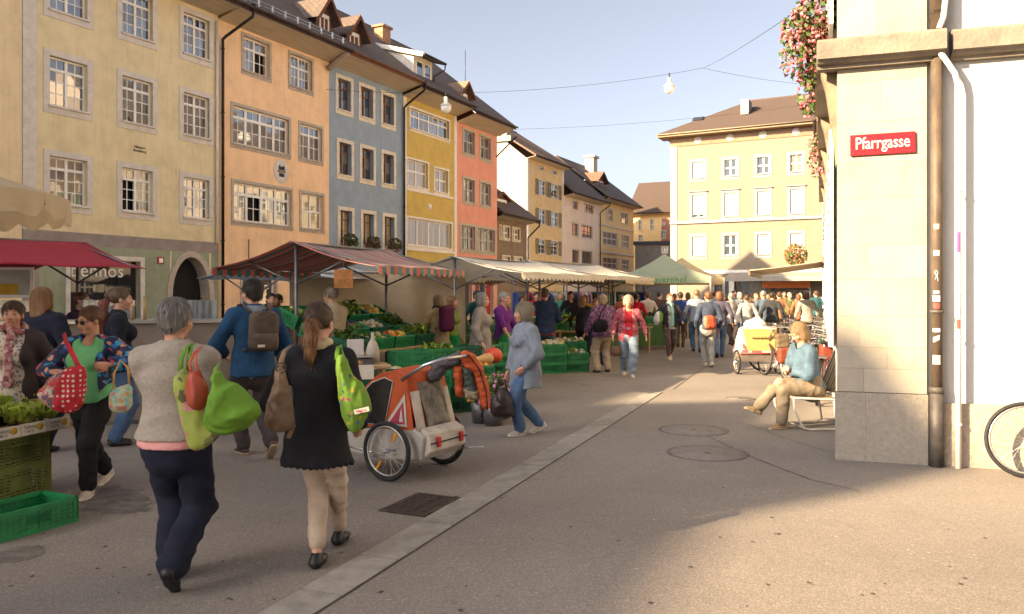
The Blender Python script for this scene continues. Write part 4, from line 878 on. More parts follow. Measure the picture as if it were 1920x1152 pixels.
# geranium baskets on the street side
def wp(t, o, z): q = h.root.matrix_basis @ Vector((*side(t, o), z)); return q
rzw = math.atan2(f_.y, f_.x)
def px_clouds(P, items, Y):
    Mi = Matrix.Rotation(-rzw, 3, 'Z'); k_ = Y/FPX
    return [(tuple(Mi @ (pt(x, y_, Y)-P)), (rx*k_, rx*k_*1.1, ry*k_)) for x, y_, rx, ry in items]
P = pt(1556, 84, 9.1); planter('flower_box', P, rzw, (.5, .14, .1), px_clouds(P, [(1538, 30, 44, 58), (1508, 58, 40, 44), (1496, 108, 30, 44), (1520, 120, 24, 48), (1512, 175, 17, 42), (1516, 205, 13, 18)], 9.0), 3600, .058, 'big hanging cascade of pink geraniums at the top of the corner building', 21, M_PETAL, .32, 1.0, 'geranium boxes on the sunlit side')
P = pt(1546, 285, 13.6); planter('flower_box', P, rzw, (.4, .14, .1), px_clouds(P, [(1534, 275, 17, 26), (1533, 305, 16, 32)], 13.5), 3600, .055, 'narrow geranium box below the big cascade', 22, M_PETAL, .4, 1.0, 'geranium boxes on the sunlit side')
planter('flower_box', wp(12.5, .75, 2.5), rzw, (.2, .2, .14), [((0, 0, .1), (.30, .28, .28))], 2600, .07, 'round orange geranium basket above the brown awning', 23, mat('geranium_orange', (.65, .13, .04), .6, .2), .4, .7, 'geranium boxes on the sunlit side')
# houses further along the sunlit side
def right_house(t0, t1, he, label, wm, **kw): return plain_house(C+f_*t1, C+f_*t0, he, label, wm, **kw)
right_house(13.1, 24, 8.2, 'low timbered house down the sunlit side', wall_mat('plaster_lime', (.8, .75, .67), .08), timber=True, nw=4, fl=(1.0, 3.6, 6.0), hw=1.5, over=.35, name='timber_house', sh=M_SHUTG)
right_house(24.1, 36, 11.5, 'tall rose house down the sunlit side', wall_mat('plaster_rose', (.78, .66, .54), .1), nw=4, over=.35, sh=M_SHUT)
right_house(36.1, 50, 10.5, 'pale yellow house down the sunlit side', wall_mat('plaster_straw', (.8, .7, .52), .1), nw=5, over=.35)
# houses on the far corner of the side street, behind the viewer
plain_house(C-f_*15.5+Vector((.4, 0)), C-f_*28, 11.5, 'timber framed house behind the viewer', wall_mat('plaster_lime', (.8, .75, .67), .08), timber=True, nw=5, over=.8, name='timber_house')
plain_house(C-f_*28.1, C-f_*44, 12.0, 'apricot house behind the viewer', wall_mat('plaster_apricot', (.8, .66, .5), .1), nw=6, over=.8)
# brown awning on the sunlit side
aw = empty('shop_awning', (*(C+f_*12.5), 0), rzw, 'brown edged folding awning on the sunlit side', 'awning')
b = MB(); b.grid(lambda u, v: (-1+4.5*u, 1.75*v, 2.42-.22*v-.02*math.sin(v*3.1)), 6, 6); b.build('cloth', mat_sheet('awning_tan', (.5, .4, .28), .2), aw, solid=.02)
b = MB(); b.box((-1, 1.74, 2.08), (3.5, 1.8, 2.2)); b.box((-1, .0, 2.36), (3.5, .12, 2.5)); b.build('rail', mat('awning_brown', (.16, .11, .075), .6), aw)
# ---------------------------------------------------------------- street lamps on wires
def wire(P, Q, sag, label, r=.0075, n=24):
    P, Q = Vector(P), Vector(Q); b = MB(); b.tube([P.lerp(Q, k/n)-Vector((0, 0, 4*sag*(k/n)*(1-k/n))) for k in range(n+1)], r, 5)
    return tag(b.build('lamp_wire', M_PIPE), label, 'wire')
def wire_at(P, Q, sag, t): return Vector(P).lerp(Vector(Q), t)-Vector((0, 0, 4*sag*t*(1-t)))
a, q = pt(611, 168, 35.0), pt(1318, 128, 37.2); wire(a, q, .55, 'thin cable from the peach house carrying the two hanging lamps'); wire(q, pt(1552, 162, 38.5), .12, 'short cable from the junction to the sunlit houses')
wire(pt(1318, 128, 37.2), pt(1580, -40, 13), .12, 'thin cable rising from the crossing cable to the corner building')
wire(pt(958, 243, 51), pt(1560, 190, 45), .3, 'faint far cable over the market')
M_LAMP = mat('lamp_enamel', (.62, .6, .55), .4, .05); M_GLOBE = mat('lamp_globe', (.85, .82, .75), .25, .02, sss=0)
for px, py, Y, lab in ((836, 178, 35.8, 'hanging street lamp in front of the mustard yellow house'), (1255, 142, 37.0, 'hanging street lamp against the sky')):
    P = pt(px, py, Y); l = empty('hanging_lamp', P, 0, lab, 'street lamp', 'hanging street lamps')
    MB().tube([(0, 0, .12), (0, 0, -.12)], .03, 6).build('hanger', M_PIPE, l)
    b = MB(); b.lathe([(.03, -.08), (.09, -.12), (.09, -.3), (.12, -.36), (.24, -.46), (.27, -.52), (.25, -.52), (.1, -.42)], 18); b.build('shade', M_LAMP, l)
    b = MB(); b.lathe([(.22, -.5), (.24, -.6), (.2, -.74), (.1, -.82), (0, -.84)], 18); b.build('globe', M_GLOBE, l)
# ---------------------------------------------------------------- soft bodies: distance fields meshed by surface nets
F4 = np.float32
def V3(*a): return np.array(a, F4)
def cone(a, b, ra, rb, n=None, s=1.0):
    "tapered capsule; n, s: flattened by s along direction n"
    a = np.asarray(a, F4); b = np.asarray(b, F4); ab = b-a
    if n is not None:
        n = np.asarray(n, F4); n = n/np.linalg.norm(n); k = F4(1/s-1); ab = ab+n*(ab@n)*k
    L2 = max(float(ab@ab), 1e-9)
    lo = np.minimum(a-ra, b-rb)-.0; hi = np.maximum(a+ra, b+rb)
    def f(P):
        w = P-a
        if n is not None: w = w+(w@n)[:, None]*n*k
        t = np.clip((w@ab)/F4(L2), 0, 1); w = w-t[:, None]*ab
        return np.sqrt(np.einsum('ij,ij->i', w, w))-(F4(ra)+F4(rb-ra)*t)
    f.b = (lo, hi); return f
def ell(c, r, M=None):
    c = np.asarray(c, F4); r = np.asarray(r if hasattr(r, '__len__') else (r, r, r), F4)
    Mi = None if M is None else np.asarray(M, F4).T
    R_ = float(r.max())
    def f(P):
        w = P-c
        if Mi is not None: w = w @ Mi.T
        q = w/r; k0 = np.sqrt(np.einsum('ij,ij->i', q, q)); q = q/r; k1 = np.sqrt(np.einsum('ij,ij->i', q, q))
        return k0*(k0-1)/np.maximum(k1, 1e-6)
    f.b = (c-R_, c+R_) if M is not None else (c-r, c+r); return f
def rbox(c, d, r=.02, M=None):
    c = np.asarray(c, F4); d = np.asarray(d, F4)/2-r; Mi = None if M is None else np.asarray(M, F4)
    def f(P):
        w = P-c
        if Mi is not None: w = w @ Mi
        q = np.abs(w)-d; o = np.maximum(q, 0)
        return np.sqrt(np.einsum('ij,ij->i', o, o))+np.minimum(q.max(1), 0)-F4(r)
    R_ = float(np.linalg.norm(d)+r) if M is not None else None
    f.b = (c-R_, c+R_) if M is not None else (c-d-r, c+d+r); return f
def union(fs, k=.03):
    def f(P):
        d = fs[0](P)
        for g in fs[1:]:
            e = g(P)
            if k > 0:
                h = np.clip(.5+(e-d)*F4(.5/k), 0, 1); d = e+(d-e)*h-F4(k)*h*(1-h)
            else: d = np.minimum(d, e)
        return d
    f.b = (np.min([g.b[0] for g in fs], 0), np.max([g.b[1] for g in fs], 0)); return f
def cut(f, g, k=0.0):
    "f without g"
    def o(P):
        a, b = f(P), -g(P)
        if k > 0:
            h = np.clip(.5-(b-a)*F4(.5/k), 0, 1); return b+(a-b)*h+F4(k)*h*(1-h)
        return np.maximum(a, b)
    o.b = f.b; return o
def halfspace(p, n):
    "inside where (x-p).n < 0"
    p = np.asarray(p, F4); n = np.asarray(n, F4); n = n/np.linalg.norm(n)
    f = lambda P: (P-p) @ n
    f.b = (p, p); return f
def keep(f, p, n):
    "keep the part of f on the side n points to, trimming its bounds where the plane is axis aligned"
    g = halfspace(p, n); o = cut(f, g); lo, hi = f.b[0].copy(), f.b[1].copy(); n = np.asarray(n, float)
    for i in range(3):
        if n[i] > .95*np.linalg.norm(n): lo[i] = max(lo[i], p[i]-.05)
        if n[i] < -.95*np.linalg.norm(n): hi[i] = min(hi[i], p[i]+.05)
    o.b = (lo, hi); return o
def wrinkle(f, amp, freq=14.0, seed=0, zs=1.6, clump=True):
    rs = np.random.RandomState(seed); K = rs.normal(size=(6, 3)).astype(F4)*V3(1, 1, zs)*F4(freq)/F4(1.4); ph = rs.uniform(0, 6.28, 6).astype(F4)
    def o(P):
        s = np.sin(P @ K.T+ph); v = (s[:, 0]*s[:, 1]+s[:, 2]*s[:, 3]+s[:, 4]+s[:, 5])*F4(.35)
        return f(P)+F4(amp)*v
    o.b = f.b; return o
def crease(f, amp, freq=14.0, seed=0, zs=1.5):
    "sharp-edged folds"
    rs = np.random.RandomState(seed+500); K = rs.normal(size=(4, 3)).astype(F4)*V3(1, 1, zs)*F4(freq)/F4(1.4); ph = rs.uniform(0, 6.28, 4).astype(F4); K2 = rs.normal(size=(4, 3)).astype(F4)*F4(freq*.6)
    def o(P):
        s = np.abs(np.sin(P @ K.T+ph+F4(1.2)*np.sin(P @ K2.T)))
        return f(P)+F4(amp)*((s[:, 0]+s[:, 1])*F4(.5)+np.minimum(s[:, 2], s[:, 3])-F4(1.0))
    o.b = f.b; return o
def pleats(f, amp, n, c, z0, z1, seed=0):
    "folds running down, fading in between heights z0 (none) and z1 (full)"
    def o(P):
        a = np.arctan2(P[:, 1]-c[1], P[:, 0]-c[0]); w = np.clip((P[:, 2]-z0)/(z1-z0), 0, 1)
        return f(P)+F4(amp)*w*np.sin(a*n+2*np.sin(a*3+seed))
    o.b = f.b; return o
def nets(f, h, name, mats, pad=.03, matfn=None, lo=None, hi=None):
    "mesh of the zero surface of f on a grid of step h"
    lo = np.asarray(f.b[0] if lo is None else lo, F4)-F4(pad); hi = np.asarray(f.b[1] if hi is None else hi, F4)+F4(pad)
    n = np.ceil((hi-lo)/h).astype(int)+1
    ax = [lo[i]+np.arange(n[i], dtype=F4)*F4(h) for i in range(3)]
    # coarse pass to skip empty space: evaluate in slabs of z
    G = np.empty(n, F4)
    XY = np.stack(np.meshgrid(ax[0], ax[1], indexing='ij'), -1).reshape(-1, 2)
    step = max(1, int(120000//max(1, len(XY))))
    for z0 in range(0, n[2], step):
        zz = ax[2][z0:z0+step]; P = np.empty((len(XY), len(zz), 3), F4); P[:, :, :2] = XY[:, None, :]; P[:, :, 2] = zz
        G[:, :, z0:z0+step] = f(P.reshape(-1, 3)).reshape(n[0], n[1], len(zz))
    S = G < 0
    c8 = [S[i:n[0]-1+i, j:n[1]-1+j, k:n[2]-1+k] for i in (0, 1) for j in (0, 1) for k in (0, 1)]
    cnt = sum(c.astype(np.int8) for c in c8); act = (cnt > 0) & (cnt < 8)
    idx = -np.ones(act.shape, np.int64); I = np.argwhere(act); idx[act] = np.arange(len(I))
    if not len(I): return bpy.data.meshes.new(name)
    acc = np.zeros((len(I), 3), F4); num = np.zeros(len(I), F4)
    g = lambda o: G[I[:, 0]+o[0], I[:, 1]+o[1], I[:, 2]+o[2]]
    for a in range(3):
        u, v = [x for x in range(3) if x != a]
        for du in (0, 1):
            for dv in (0, 1):
                o = [0, 0, 0]; o[u] = du; o[v] = dv; q = list(o); q[a] = 1
                ga, gb = g(o), g(q); m = (ga < 0) != (gb < 0); t = np.where(m, ga/np.where(m, ga-gb, 1), 0)
                pnt = np.tile(np.array(o, F4), (len(I), 1)); pnt[:, a] = t
                acc[m] += pnt[m]; num[m] += 1
    Vv = (I+acc/num[:, None])*h+lo
    faces = []
    for a in range(3):
        u, v = [(1, 2), (2, 0), (0, 1)][a]
        sl0 = [slice(None)]*3; sl1 = [slice(None)]*3; sl0[a] = slice(0, n[a]-1); sl1[a] = slice(1, n[a])
        x = S[tuple(sl0)] != S[tuple(sl1)]
        E = np.argwhere(x); E = E[(E[:, u] > 0) & (E[:, v] > 0) & (E[:, u] < n[u]-1) & (E[:, v] < n[v]-1)]
        def cell(du, dv): q = E.copy(); q[:, u] -= du; q[:, v] -= dv; return idx[q[:, 0], q[:, 1], q[:, 2]]
        Q = np.stack([cell(1, 1), cell(0, 1), cell(0, 0), cell(1, 0)], 1)
        ins = S[E[:, 0], E[:, 1], E[:, 2]]; Q[~ins] = Q[~ins][:, ::-1]
        faces.append(Q)
    Fc = np.concatenate(faces); Fc = Fc[(Fc >= 0).all(1)]
    me = bpy.data.meshes.new(name); me.vertices.add(len(Vv)); me.vertices.foreach_set('co', Vv.astype(F4).ravel())
    me.loops.add(len(Fc)*4); me.loops.foreach_set('vertex_index', Fc.ravel().astype(np.int32)); me.polygons.add(len(Fc))
    me.polygons.foreach_set('loop_start', np.arange(0, len(Fc)*4, 4, dtype=np.int32)); me.polygons.foreach_set('use_smooth', np.ones(len(Fc), bool))
    for x in (mats if isinstance(mats, (list, tuple)) else [mats]): me.materials.append(x)
    if matfn is not None:
        me.polygons.foreach_set('material_index', matfn(Vv[Fc].mean(1)).astype(np.int32))
    me.update(calc_edges=True); return me
def pillow(poly, T, edge=.07):
    "cushion over a polygon (x, z), bulging along y by T"
    Q = np.asarray(poly, F4); lo = np.array((Q[:, 0].min(), -T, Q[:, 1].min()), F4); hi = np.array((Q[:, 0].max(), T, Q[:, 1].max()), F4)
    def f(P):
        p = P[:, [0, 2]]; d = np.full(len(p), 1e9, F4); ins = np.zeros(len(p), bool)
        for i in range(len(Q)):
            a, b = Q[i], Q[(i+1) % len(Q)]; e = b-a; w = p-a; t = np.clip((w @ e)/max(float(e @ e), 1e-9), 0, 1); q = w-t[:, None]*e; d = np.minimum(d, np.einsum('ij,ij->i', q, q))
            c = ((a[1] <= p[:, 1]) != (b[1] <= p[:, 1])); x = a[0]+(p[:, 1]-a[1])*e[0]/(e[1] if abs(e[1]) > 1e-9 else 1e-9); ins ^= c & (p[:, 0] < x)
        d = np.sqrt(d); y = np.abs(P[:, 1])
        return np.where(ins, (y-F4(T)*np.sqrt(np.clip(d/F4(edge), 0, 1)))*F4(.6), np.sqrt(d*d+y*y))-F4(.006)
    f.b = (lo-.01, hi+.01); return f
def soft(name, f, h, mats, parent=None, loc=(0, 0, 0), rot=None, matfn=None, pad=.03): return link(name, nets(f, h, name, mats, pad, matfn), None, parent, loc, rot)
# ---------------------------------------------------------------- people
def skin_mat(name, c): return mat(name, c, .55, .1, 9, .06, 60, sss=.08)
SK_A = skin_mat('skin_fair', (.52, .28, .19)); SK_B = skin_mat('skin_rosy', (.50, .25, .165)); SK_C = skin_mat('skin_tan', (.42, .23, .14))
M_LIP = mat('lips', (.36, .11, .09), .5, .1); M_EYEW = mat('eye_white', (.6, .57, .53), .3, .02); M_IRIS = mat('iris', (.05, .035, .025), .2, .02)
def hair_mat(name, c, c2=None): return mat(name, c, .5, .3, 3.5, .7, 22, col2=c2 or tuple(x*.4 for x in c), stretch=(10, 10, 1.2), detail=5, bdist=.006)
H_GREY = hair_mat('hair_grey', (.26, .24, .22), (.10, .09, .085)); H_BROWN = hair_mat('hair_brown', (.09, .045, .022), (.035, .018, .01)); H_BLOND = hair_mat('hair_blond', (.25, .16, .08), (.2, .11, .05))
H_SAND = hair_mat('hair_light_brown', (.24, .11, .045), (.11, .048, .02)); H_RED = hair_mat('hair_auburn', (.30, .09, .06), (.15, .04, .03)); H_WHITE = hair_mat('hair_white', (.6, .52, .42), (.36, .29, .2)); H_DARK = hair_mat('hair_dark', (.035, .02, .014), (.012, .008, .007)); H_COPPER = hair_mat('hair_copper', (.17, .075, .032), (.08, .032, .015))
def cloth(name, c, **k): return mat(name, c, k.pop('rough', .9), k.pop('var', .12), k.pop('scale', 7), k.pop('bump', .5), k.pop('bscale', 17), spec=.25, bdist=.014, **k)
def shoe_mat(name, c): return mat(name, c, .5, .15, 10, .1)
def rotm(yaw=0, pitch=0, roll=0):
    return np.array(Matrix.Rotation(R(yaw), 3, 'Z') @ Matrix.Rotation(R(pitch), 3, 'X') @ Matrix.Rotation(R(roll), 3, 'Y'), F4)
def ik(A, T, l1, l2, hint):
    A, T, hint = np.asarray(A, float), np.asarray(T, float), np.asarray(hint, float)
    d = T-A; L = np.linalg.norm(d)
    if L > (l1+l2)*.998: T = A+d/L*(l1+l2)*.998; d = T-A; L = np.linalg.norm(d)
    u = d/L; a = (l1*l1-l2*l2+L*L)/(2*L); hh = math.sqrt(max(0, l1*l1-a*a)); w = hint-u*(hint@u); w /= max(np.linalg.norm(w), 1e-6)
    return A+u*a+w*hh, T
def strands(ho, hc, HM, hs, style, hm, root, seed, n=2600):
    "locks lying on the hair: thin ribbons that follow its fall"
    me = ho.data; nv = len(me.vertices)
    if nv < 50: return
    co = np.empty(nv*3, F4); me.vertices.foreach_get('co', co); co = co.reshape(-1, 3); nr = np.empty(nv*3, F4); me.vertices.foreach_get('normal', nr); nr = nr.reshape(-1, 3)
    rs = np.random.RandomState(seed+77); I = rs.randint(0, nv, n); p = co[I].copy(); nn = nr[I]
    crown = (hc+HM @ np.array((0, .03, .12))*hs).astype(F4); tail = (hc+HM @ np.array((0, .12, .01))*hs).astype(F4)
    curly = style in ('fluffy', 'curly'); seg = 5; ln = rs.uniform(.03, .075, n).astype(F4)*(1.3 if style in ('bob', 'long', 'tail') else .5 if style in ('pony', 'bun') else 1.0)*hs; out = []
    w = rs.uniform(.0012, .0028, n).astype(F4)*hs
    for k in range(seg):
        if style in ('pony', 'bun'): d = tail-p
        elif style == 'tail': d = np.tile(np.array((0, 0, -1), F4), (n, 1))
        else: d = (p-crown)*F4(.8)+np.array((0, 0, -.09), F4)
        d = d-nn*np.einsum('ij,ij->i', d, nn)[:, None]; d /= np.maximum(np.linalg.norm(d, axis=1), 1e-5)[:, None]
        d += rs.normal(0, .35 if curly else .1, d.shape).astype(F4); d /= np.linalg.norm(d, axis=1)[:, None]
        sd = np.cross(d, nn); sd /= np.maximum(np.linalg.norm(sd, axis=1), 1e-5)[:, None]
        lift = F4(.0025+(.004 if curly else .0012)*k/seg)*hs; t = 1-.75*k/(seg-1)
        out.append((p+nn*lift-sd*(w*t)[:, None], p+nn*lift+sd*(w*t)[:, None]))
        p = p+d*(ln/seg)[:, None]
        if k == 0: nn = nn.copy()
        nn = nn+(p-np.asarray(hc, F4))*F4(.6 if style not in ('pony', 'bun') else 3.0); nn /= np.linalg.norm(nn, axis=1)[:, None]
    Vv = np.stack([x for a in out for x in a], 1).reshape(-1, 3); base = np.arange(n)[:, None]*2*seg
    Fc = np.concatenate([base+np.array([[2*k, 2*k+1, 2*k+3, 2*k+2]]) for k in range(seg-1)])
    m = bpy.data.meshes.new('locks'); m.from_pydata(Vv.tolist(), [], Fc.tolist()); m.polygons.foreach_set('use_smooth', np.ones(len(Fc), bool)); m.materials.append(hm); m.update()
    o = link('locks', m, None, ho); o['kind'] = 'stuff'
PEOPLE = {}
def person(label, pos, rz, H=1.65, w=1.0, sex='f', group=None, lean=0, hipz=None, hipx=0.0, feet=None, hands=None, elbow=None, knee=None, head=(0, 0, 0), skin=None, hair=None, hair_m=None,
           top=None, inner=None, bottom=None, shoes=None, res=.013, curl=.5, glasses=None, seated=False, seed=0, detail=None, twist=0, headscale=1.0, bust=None, belly=0.0, fingers=None, scarf=None, name='person', grip=None):
    """feet: dict L,R -> (x, y, lift, pitch, yaw); hands: dict L,R -> (x, y, z). Faces local -y; left hand is +x."""
    root = empty(name, pos, R(rz), label, 'person', group)
    skin = skin or SK_A; detail = (res < .016) if detail is None else detail; fingers = detail if fingers is None else fingers
    feet = feet or {}; hands = hands or {}; elbow = elbow or {}; knee = knee or {}; grip = grip or {}
    fL = feet.get('L', (.075, 0, 0, 0, 6)); fR = feet.get('R', (-.075, 0, 0, 0, -6))
    hz = hipz if hipz is not None else .508*H
    Pv = np.array((hipx, 0, hz)); Lr = np.array(Matrix.Rotation(R(twist), 3, 'Z') @ Matrix.Rotation(R(lean), 3, 'X'))     # positive lean tips forward (-y)
    up = lambda x, y, z: Pv+Lr @ np.array((x, y, z))
    waist = up(0, .006*H, .10*H); chest = up(0, .008*H, .215*H); neck = up(0, .004*H, .315*H)
    ws = w
    J = {}
    for s, sg, ft in (('L', 1, fL), ('R', -1, fR)):
        hip = Pv+np.array((sg*.052*H*min(ws, 1.1), 0, -.005*H)); ank = np.array((ft[0], ft[1]+.02*H, .048*H+ft[2]))
        kn, ank = ik(hip, ank, .245*H, .24*H, knee.get(s, (sg*.12, -1, 0)))
        sh = up(sg*(.094+.012*ws)*H, .006*H, .272*H)
        ht = np.array(hands.get(s, (sg*(.155*ws+.03)*H, -.03*H, .50*H)), float)
        el, wr = ik(sh, ht, .172*H, .150*H, elbow.get(s, (sg*.5, 1, -.25)))
        J[s] = dict(hip=hip, kn=kn, ank=ank, sh=sh, el=el, wr=wr, pitch=ft[3], yaw=ft[4])
    hs = .139*H/.225*headscale; hc = neck+Lr @ np.array((0, -.012*H, .0))+np.array((0, -.008*H, .089*H)); HM = rotm(head[0], head[1], head[2])
    hp = lambda x, y, z: hc+HM @ np.array((x, y, z))*hs
    # ---- skin
    def torso(o, k=1.0, hips=True):
        n = Lr @ np.array((0, 1, 0)); fs = []
        hipr, wr_, chr_ = (.088, .077, .083) if sex == 'f' else (.084, .080, .094)
        fs.append(cone(Pv+Lr @ np.array((0, .004, .0)), waist, hipr*H*ws+o, wr_*H*ws+o, n, .74)); fs.append(cone(waist, chest, wr_*H*ws+o, chr_*H*ws+o, n, .70))
        ns = neck-Lr @ np.array((0, -.004*H, .022*H))
        for s_ in 'LR': fs.append(cone(ns, J[s_]['sh']+(ns-J[s_]['sh'])*.1, .034*H+o, .033*H+o, n, 1.0))
        fs.append(cone(chest, neck-Lr @ np.array((0, 0, .03*H)), .082*H*ws+o, .036*H+o, n, .75))
        if hips: fs.append(ell(Pv+Lr @ np.array((0, .022*H, -.035*H)), ((.088*H*ws+o), (.066*H*ws+o), (.07*H+o)), Lr))
        if bust or (sex == 'f' and bust is None):
            b_ = bust or .036
            for sg in (1, -1): fs.append(ell(up(sg*.042*H, -.052*H*ws, .195*H), (b_*H+o, b_*1.0*H+o, b_*1.1*H+o)))
        if belly: fs.append(ell(up(0, -.045*H, .085*H), (.075*H*ws+o, belly*H+o, .085*H+o)))
        return fs
    def arm(s, o, frac=1.0, cuff=0.0):
        j = J[s]; e = j['el']; q = e+(j['wr']-e)*max(0.0, frac) if frac >= 0 else None; r2 = .0255*H*min(1.2, ws)+o; r3 = (.0255+(.0165-.0255)*max(0, frac))*H+o+cuff
        if frac < 0: q = j['sh']+(e-j['sh'])*(1+frac); return [cone(j['sh'], q, .031*H*min(1.25, ws)+o, .028*H*ws+o+cuff)]
        return [cone(j['sh'], e, .031*H*min(1.25, ws)+o, r2)] + ([cone(e, q, r2, r3)] if frac > 0 else [])
    def hand(s):
        j = J[s]; d = j['wr']-j['el']; d /= np.linalg.norm(d); sg = 1 if s == 'L' else -1
        pn = np.array((-sg, 0., 0.)); pn = pn-d*(pn@d)
        if np.linalg.norm(pn) < .3: pn = np.array((0, 0, -1.))-d*(-d[2])
        pn /= np.linalg.norm(pn); sd = np.cross(d, pn)*sg; c = grip.get(s, curl); k = H/1.65*.95        # sd: towards the thumb side
        W_ = j['wr']; pc = W_+d*.045*k
        fs = [cone(W_-d*.02, W_+d*.02*k, .021*k, .021*k, pn, .8), cone(W_+d*.025*k, W_+d*.075*k, .033*k, .036*k, pn, .42)]
        if not fingers: fs.append(cone(W_+d*.075*k, W_+d*.12*k+pn*.03*k*c, .034*k, .022*k, pn, .5)); return fs
        for i, (o, L) in enumerate(((.026, .072), (.009, .08), (-.009, .075), (-.026, .06))):
            a = W_+d*.08*k+sd*o*k; b1 = c*1.1; u1 = d*math.cos(b1)+pn*math.sin(b1); p1 = a+u1*L*.5*k; b2 = c*2.3; u2 = d*math.cos(b2)+pn*math.sin(b2); p2 = p1+u2*L*.45*k
            fs += [cone(a-d*.01*k, p1, .0095*k, .0085*k), cone(p1, p2, .0085*k, .007*k)]
        a = W_+d*.03*k+sd*.028*k; p1 = a+(d*.7+sd*.6+pn*.35)/1.0*.035*k; p2 = p1+(d*.85+pn*(.2+.5*c)+sd*.1)*.03*k
        fs += [cone(a, p1, .013*k, .0105*k), cone(p1, p2, .0105*k, .008*k)]
        return fs
    hd = [ell(hp(0, .015, .03), np.array((.073, .092, .085))*hs, HM), ell(hp(0, -.02, -.03), np.array((.06, .068, .083))*hs, HM), ell(hp(0, -.055, -.09), np.array((.03, .027, .024))*hs, HM),
          cone(hp(-.032, -.078, .019), hp(.032, -.078, .019), .0125*hs, .0125*hs), cone(hp(0, -.086, .008), hp(0, -.104, -.03), .007*hs, .0115*hs),
          ell(hp(.011, -.092, -.035), .0095*hs), ell(hp(-.011, -.092, -.035), .0095*hs), ell(hp(.037, -.055, -.03), np.array((.027, .027, .028))*hs, HM), ell(hp(-.037, -.055, -.03), np.array((.027, .027, .028))*hs, HM),
          cone(hp(-.018, -.081, -.0605), hp(.018, -.081, -.0605), .006*hs, .006*hs), cone(hp(-.015, -.080, -.0715), hp(.015, -.080, -.0715), .0068*hs, .0068*hs)]
    for sg in (1, -1): hd.append(cone(hp(sg*.02, -.085, .0105), hp(sg*.043, -.08, .009), .0055*hs, .005*hs))
    ears = [ell(hp(sg*.073, .008, -.012), np.array((.01, .018, .03))*hs, HM) for sg in (1, -1)]
    nk = cone(hp(0, .018, -.07), neck-Lr @ np.array((0, 0, .02*H)), .048*hs, .054*hs)
    headf = union([union(hd, .018*hs), *ears], .006*hs)
    for sg in (1, -1): headf = cut(headf, ell(hp(sg*.031, -.094, .001), .0145*hs), .008*hs)
    headf.b = union(hd+ears, 0).b
    face_all = union([headf, nk], .02)
    lip = [hp(0, -.086, -.0605), hp(0, -.086, -.0715)]
    def headmat(C):
        q = (C-hc.astype(F4)) @ HM.astype(F4)/F4(hs); return (np.abs(q[:, 0]) < .024-.006*(np.abs(q[:, 2]+.066) > .006)) & (np.abs(q[:, 2]+.066) < .0115) & (q[:, 1] < -.074)
    limb = []
    for s in 'LR':
        limb += arm(s, -.004); j = J[s]; limb += [cone(j['hip'], j['kn'], .049*H*ws, .032*H), cone(j['kn'], j['ank'], .030*H, .019*H)]
    body = union([*torso(-.006), *limb], .03)
    full = union([face_all, body, *[g for s in 'LR' for g in hand(s)]], .012)
    bm = nets(body, max(res*1.5, .02), 'body', [skin, M_LIP])
    parts_ = [bm, nets(face_all, min(res, .0072) if detail else min(res, .014), 'b', [skin, M_LIP], matfn=headmat if detail else None)]
    for s in 'LR': parts_.append(nets(union(hand(s), .008), .0055 if fingers else min(res, .014), 'b', [skin, M_LIP], pad=.015))
    bmx = bmesh.new()
    for m_ in parts_: bmx.from_mesh(m_)
    me = bpy.data.meshes.new('body'); bmx.to_mesh(me); bmx.free(); me.materials.append(skin); me.materials.append(M_LIP)
    link('body', me, None, root)
    for m_ in parts_: bpy.data.meshes.remove(m_)
    if detail:
        for sg in (1, -1):
            eb = MB(); eb.blob((0, 0, 0), .0125*hs, 12, 8); eo = eb.build('eye', M_EYEW, root, hp(sg*.031, -.0745, .000))
            ib = MB(); ib.blob((0, 0, 0), (.0068*hs, .004*hs, .0068*hs), 10, 6); ib.build('iris', M_IRIS, eo, HM @ np.array((0, -.0105, 0))*hs, Matrix([list(map(float, r_)) for r_ in HM]).to_euler())
            bb = MB(); bb.tube([hp(sg*x, y, z) for x, y, z in ((.014, -.091, .021), (.031, -.0885, .027), (.047, -.078, .021))], [.003*hs, .0042*hs, .002*hs], 6); bb.build('eyebrow', hair_m or H_BROWN, root)
    # ---- shoes
    shm = shoes or shoe_mat('shoe_dark', (.03, .025, .022))
    for s in 'LR':
        j = J[s]; FM = rotm(j['yaw'], j['pitch'], 0); a = j['ank']; q = lambda x, y, z: a+FM @ np.array((x, y, z))*H/1.65
        sf = union([cone(q(0, .035, -.045), q(0, -.06, -.05), .036, .041, FM @ np.array((0, 0, 1.)), .9), cone(q(0, -.06, -.05), q(0, -.135, -.058), .041, .032, FM @ np.array((0, 0, 1.)), .7), cone(q(0, .02, -.04), q(0, .012, -.005), .038, .034)], .025)
        sf = keep(sf, q(0, 0, -.0775), FM @ np.array((0, 0, 1.))); sf = keep(sf, q(0, 0, .012), FM @ np.array((0, 0, -1.)))
        so = soft('shoe', sf, min(res, .012), shm if not isinstance(shm, tuple) else shm[0], root)
        if isinstance(shm, tuple):
            sl = keep(union([cone(q(0, .035, -.066), q(0, -.06, -.066), .038, .044), cone(q(0, -.06, -.066), q(0, -.138, -.066), .044, .034)], .02), q(0, 0, -.079), FM @ np.array((0, 0, 1.))); sl = keep(sl, q(0, 0, -.058), FM @ np.array((0, 0, -1.)))
            soft('sole', sl, min(res, .01), shm[1], so)
